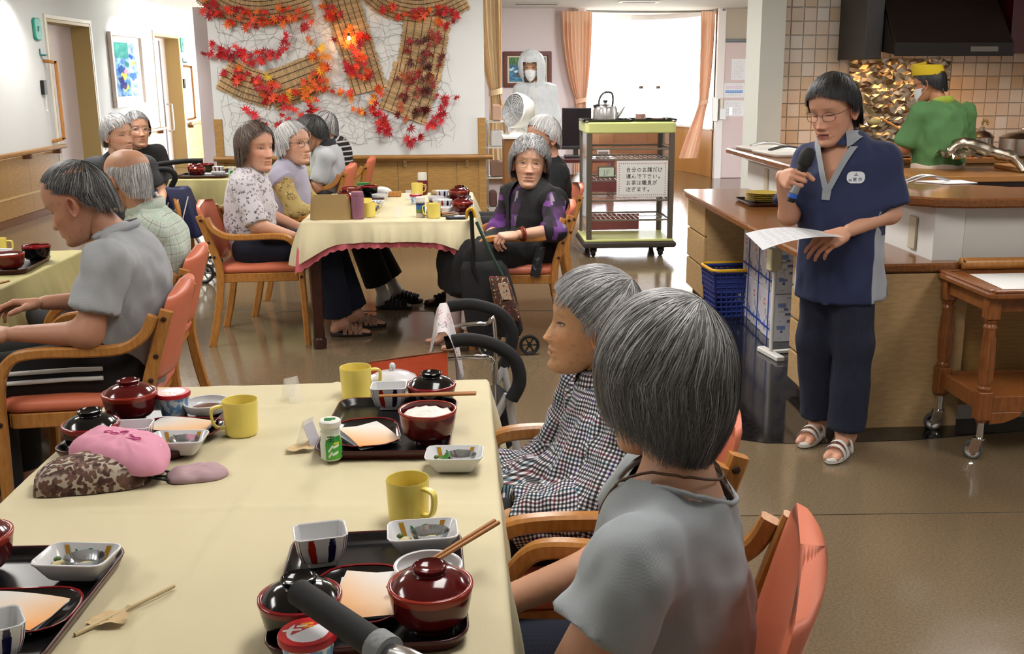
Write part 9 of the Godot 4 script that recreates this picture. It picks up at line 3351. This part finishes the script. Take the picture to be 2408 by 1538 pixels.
	um.tube([V(0.37,0.40,-5.50),V(0.40,0.56,-5.51)],[0.026,0.03],12)
	solo("folded_umbrella",um,printed("umbrella_check",scatter("16181c",["8d9094","3a3c40"],22,14,30,50),6.0),"small black folded umbrella hanging at the chair of the woman in purple","umbrella")
	var n:=thing("rollator","rollator with a navy striped bag and black handle loop near the farthest table","walker",V(-2.12,0,-7.72),0)
	var nb:=MB.new()
	var nr:=[]
	for q in [[0.32,0.16,0.10],[0.35,0.18,0.11],[0.52,0.165,0.10],[0.66,0.14,0.08],[0.68,0.13,0.05],[0.68,0.0,0.0]]:
		var row:=PackedVector3Array()
		for p in rrect(q[1]*2.0,q[2]*2.0+0.001,minf(q[1],q[2])*0.3+0.0005): row.append(V(p.x+(0.68-q[0])*0.12,q[0],p.y))
		nr.append(row)
	nb.grid(nr,true,true,true)
	part("bag",nb,mat("bag_navy","141c48",0.6),n)
	var ns:=MB.new()
	for k in 4: ns.tube([V(-0.12+k*0.075,0.40+k*0.012,0.115),V(-0.05+k*0.07,0.56+k*0.02,0.105)],0.0045,6)
	part("stripe",ns,M.white_plastic,n)
	var nh:=MB.new()
	nh.tube(curve([V(-0.16,0.62,0.0),V(-0.13,0.72,0.02),V(-0.06,0.80,0.03),V(0.03,0.80,0.03),V(0.06,0.75,0.02),V(0.02,0.68,0.0)],6),0.020,12)
	part("handle",nh,f,n)
	var nf:=MB.new()
	for z in [-0.16,0.16]:
		nf.tube([V(-0.05,0.66,z),V(0.12,0.30,z),V(0.22,0.10,z)],0.013,8)
		nf.tube([V(0.0,0.55,z),V(-0.18,0.10,z)],0.013,8)
	nf.tube([V(0.0,0.55,-0.16),V(0.0,0.55,0.16)],0.012,8)
	part("frame",nf,M.tube_white,n)
	for q in [[0.24,0.16],[-0.18,0.16],[0.24,-0.16],[-0.18,-0.16]]: wheel(n,V(q[0],0.075,q[1]),0.075,V(0,0,1),M.hub_grey)
	var rf:=MB.new()
	rf.box(V(0.13,0.30,0.165),V(0.03,0.05,0.02),0.005)
	part("reflector",rf,mat("reflector_orange","c9421a",0.3),n)
	var w:=thing("rollator","walker with two black foam handles and pale joints before the farthest table","walker",V(-2.28,0,-7.86),0)
	for k in 2:
		var m:=MB.new()
		m.tube(curve([[V(-0.10,0.77,0.0),V(0.02,0.82,0.0),V(0.22,0.845,-0.06),V(0.36,0.845,-0.10)],[V(-0.30,0.76,-0.2),V(-0.22,0.80,-0.2),V(-0.16,0.83,-0.22),V(-0.10,0.835,-0.26)]][k],5),0.019,10)
		part("handle",m,f,w)
	var jm:=MB.new()
	jm.tube([V(-0.10,0.77,0.0),V(-0.16,0.66,0.0),V(-0.17,0.40,0.0),V(-0.16,0.0,0.0)],[0.022,0.030,0.015,0.014],10)
	jm.tube([V(-0.30,0.76,-0.2),V(-0.32,0.40,-0.2),V(-0.32,0.0,-0.2)],0.014,10)
	jm.tube([V(-0.17,0.42,0.0),V(-0.32,0.42,-0.2)],0.012,8)
	part("frame",jm,M.tube_white,w)
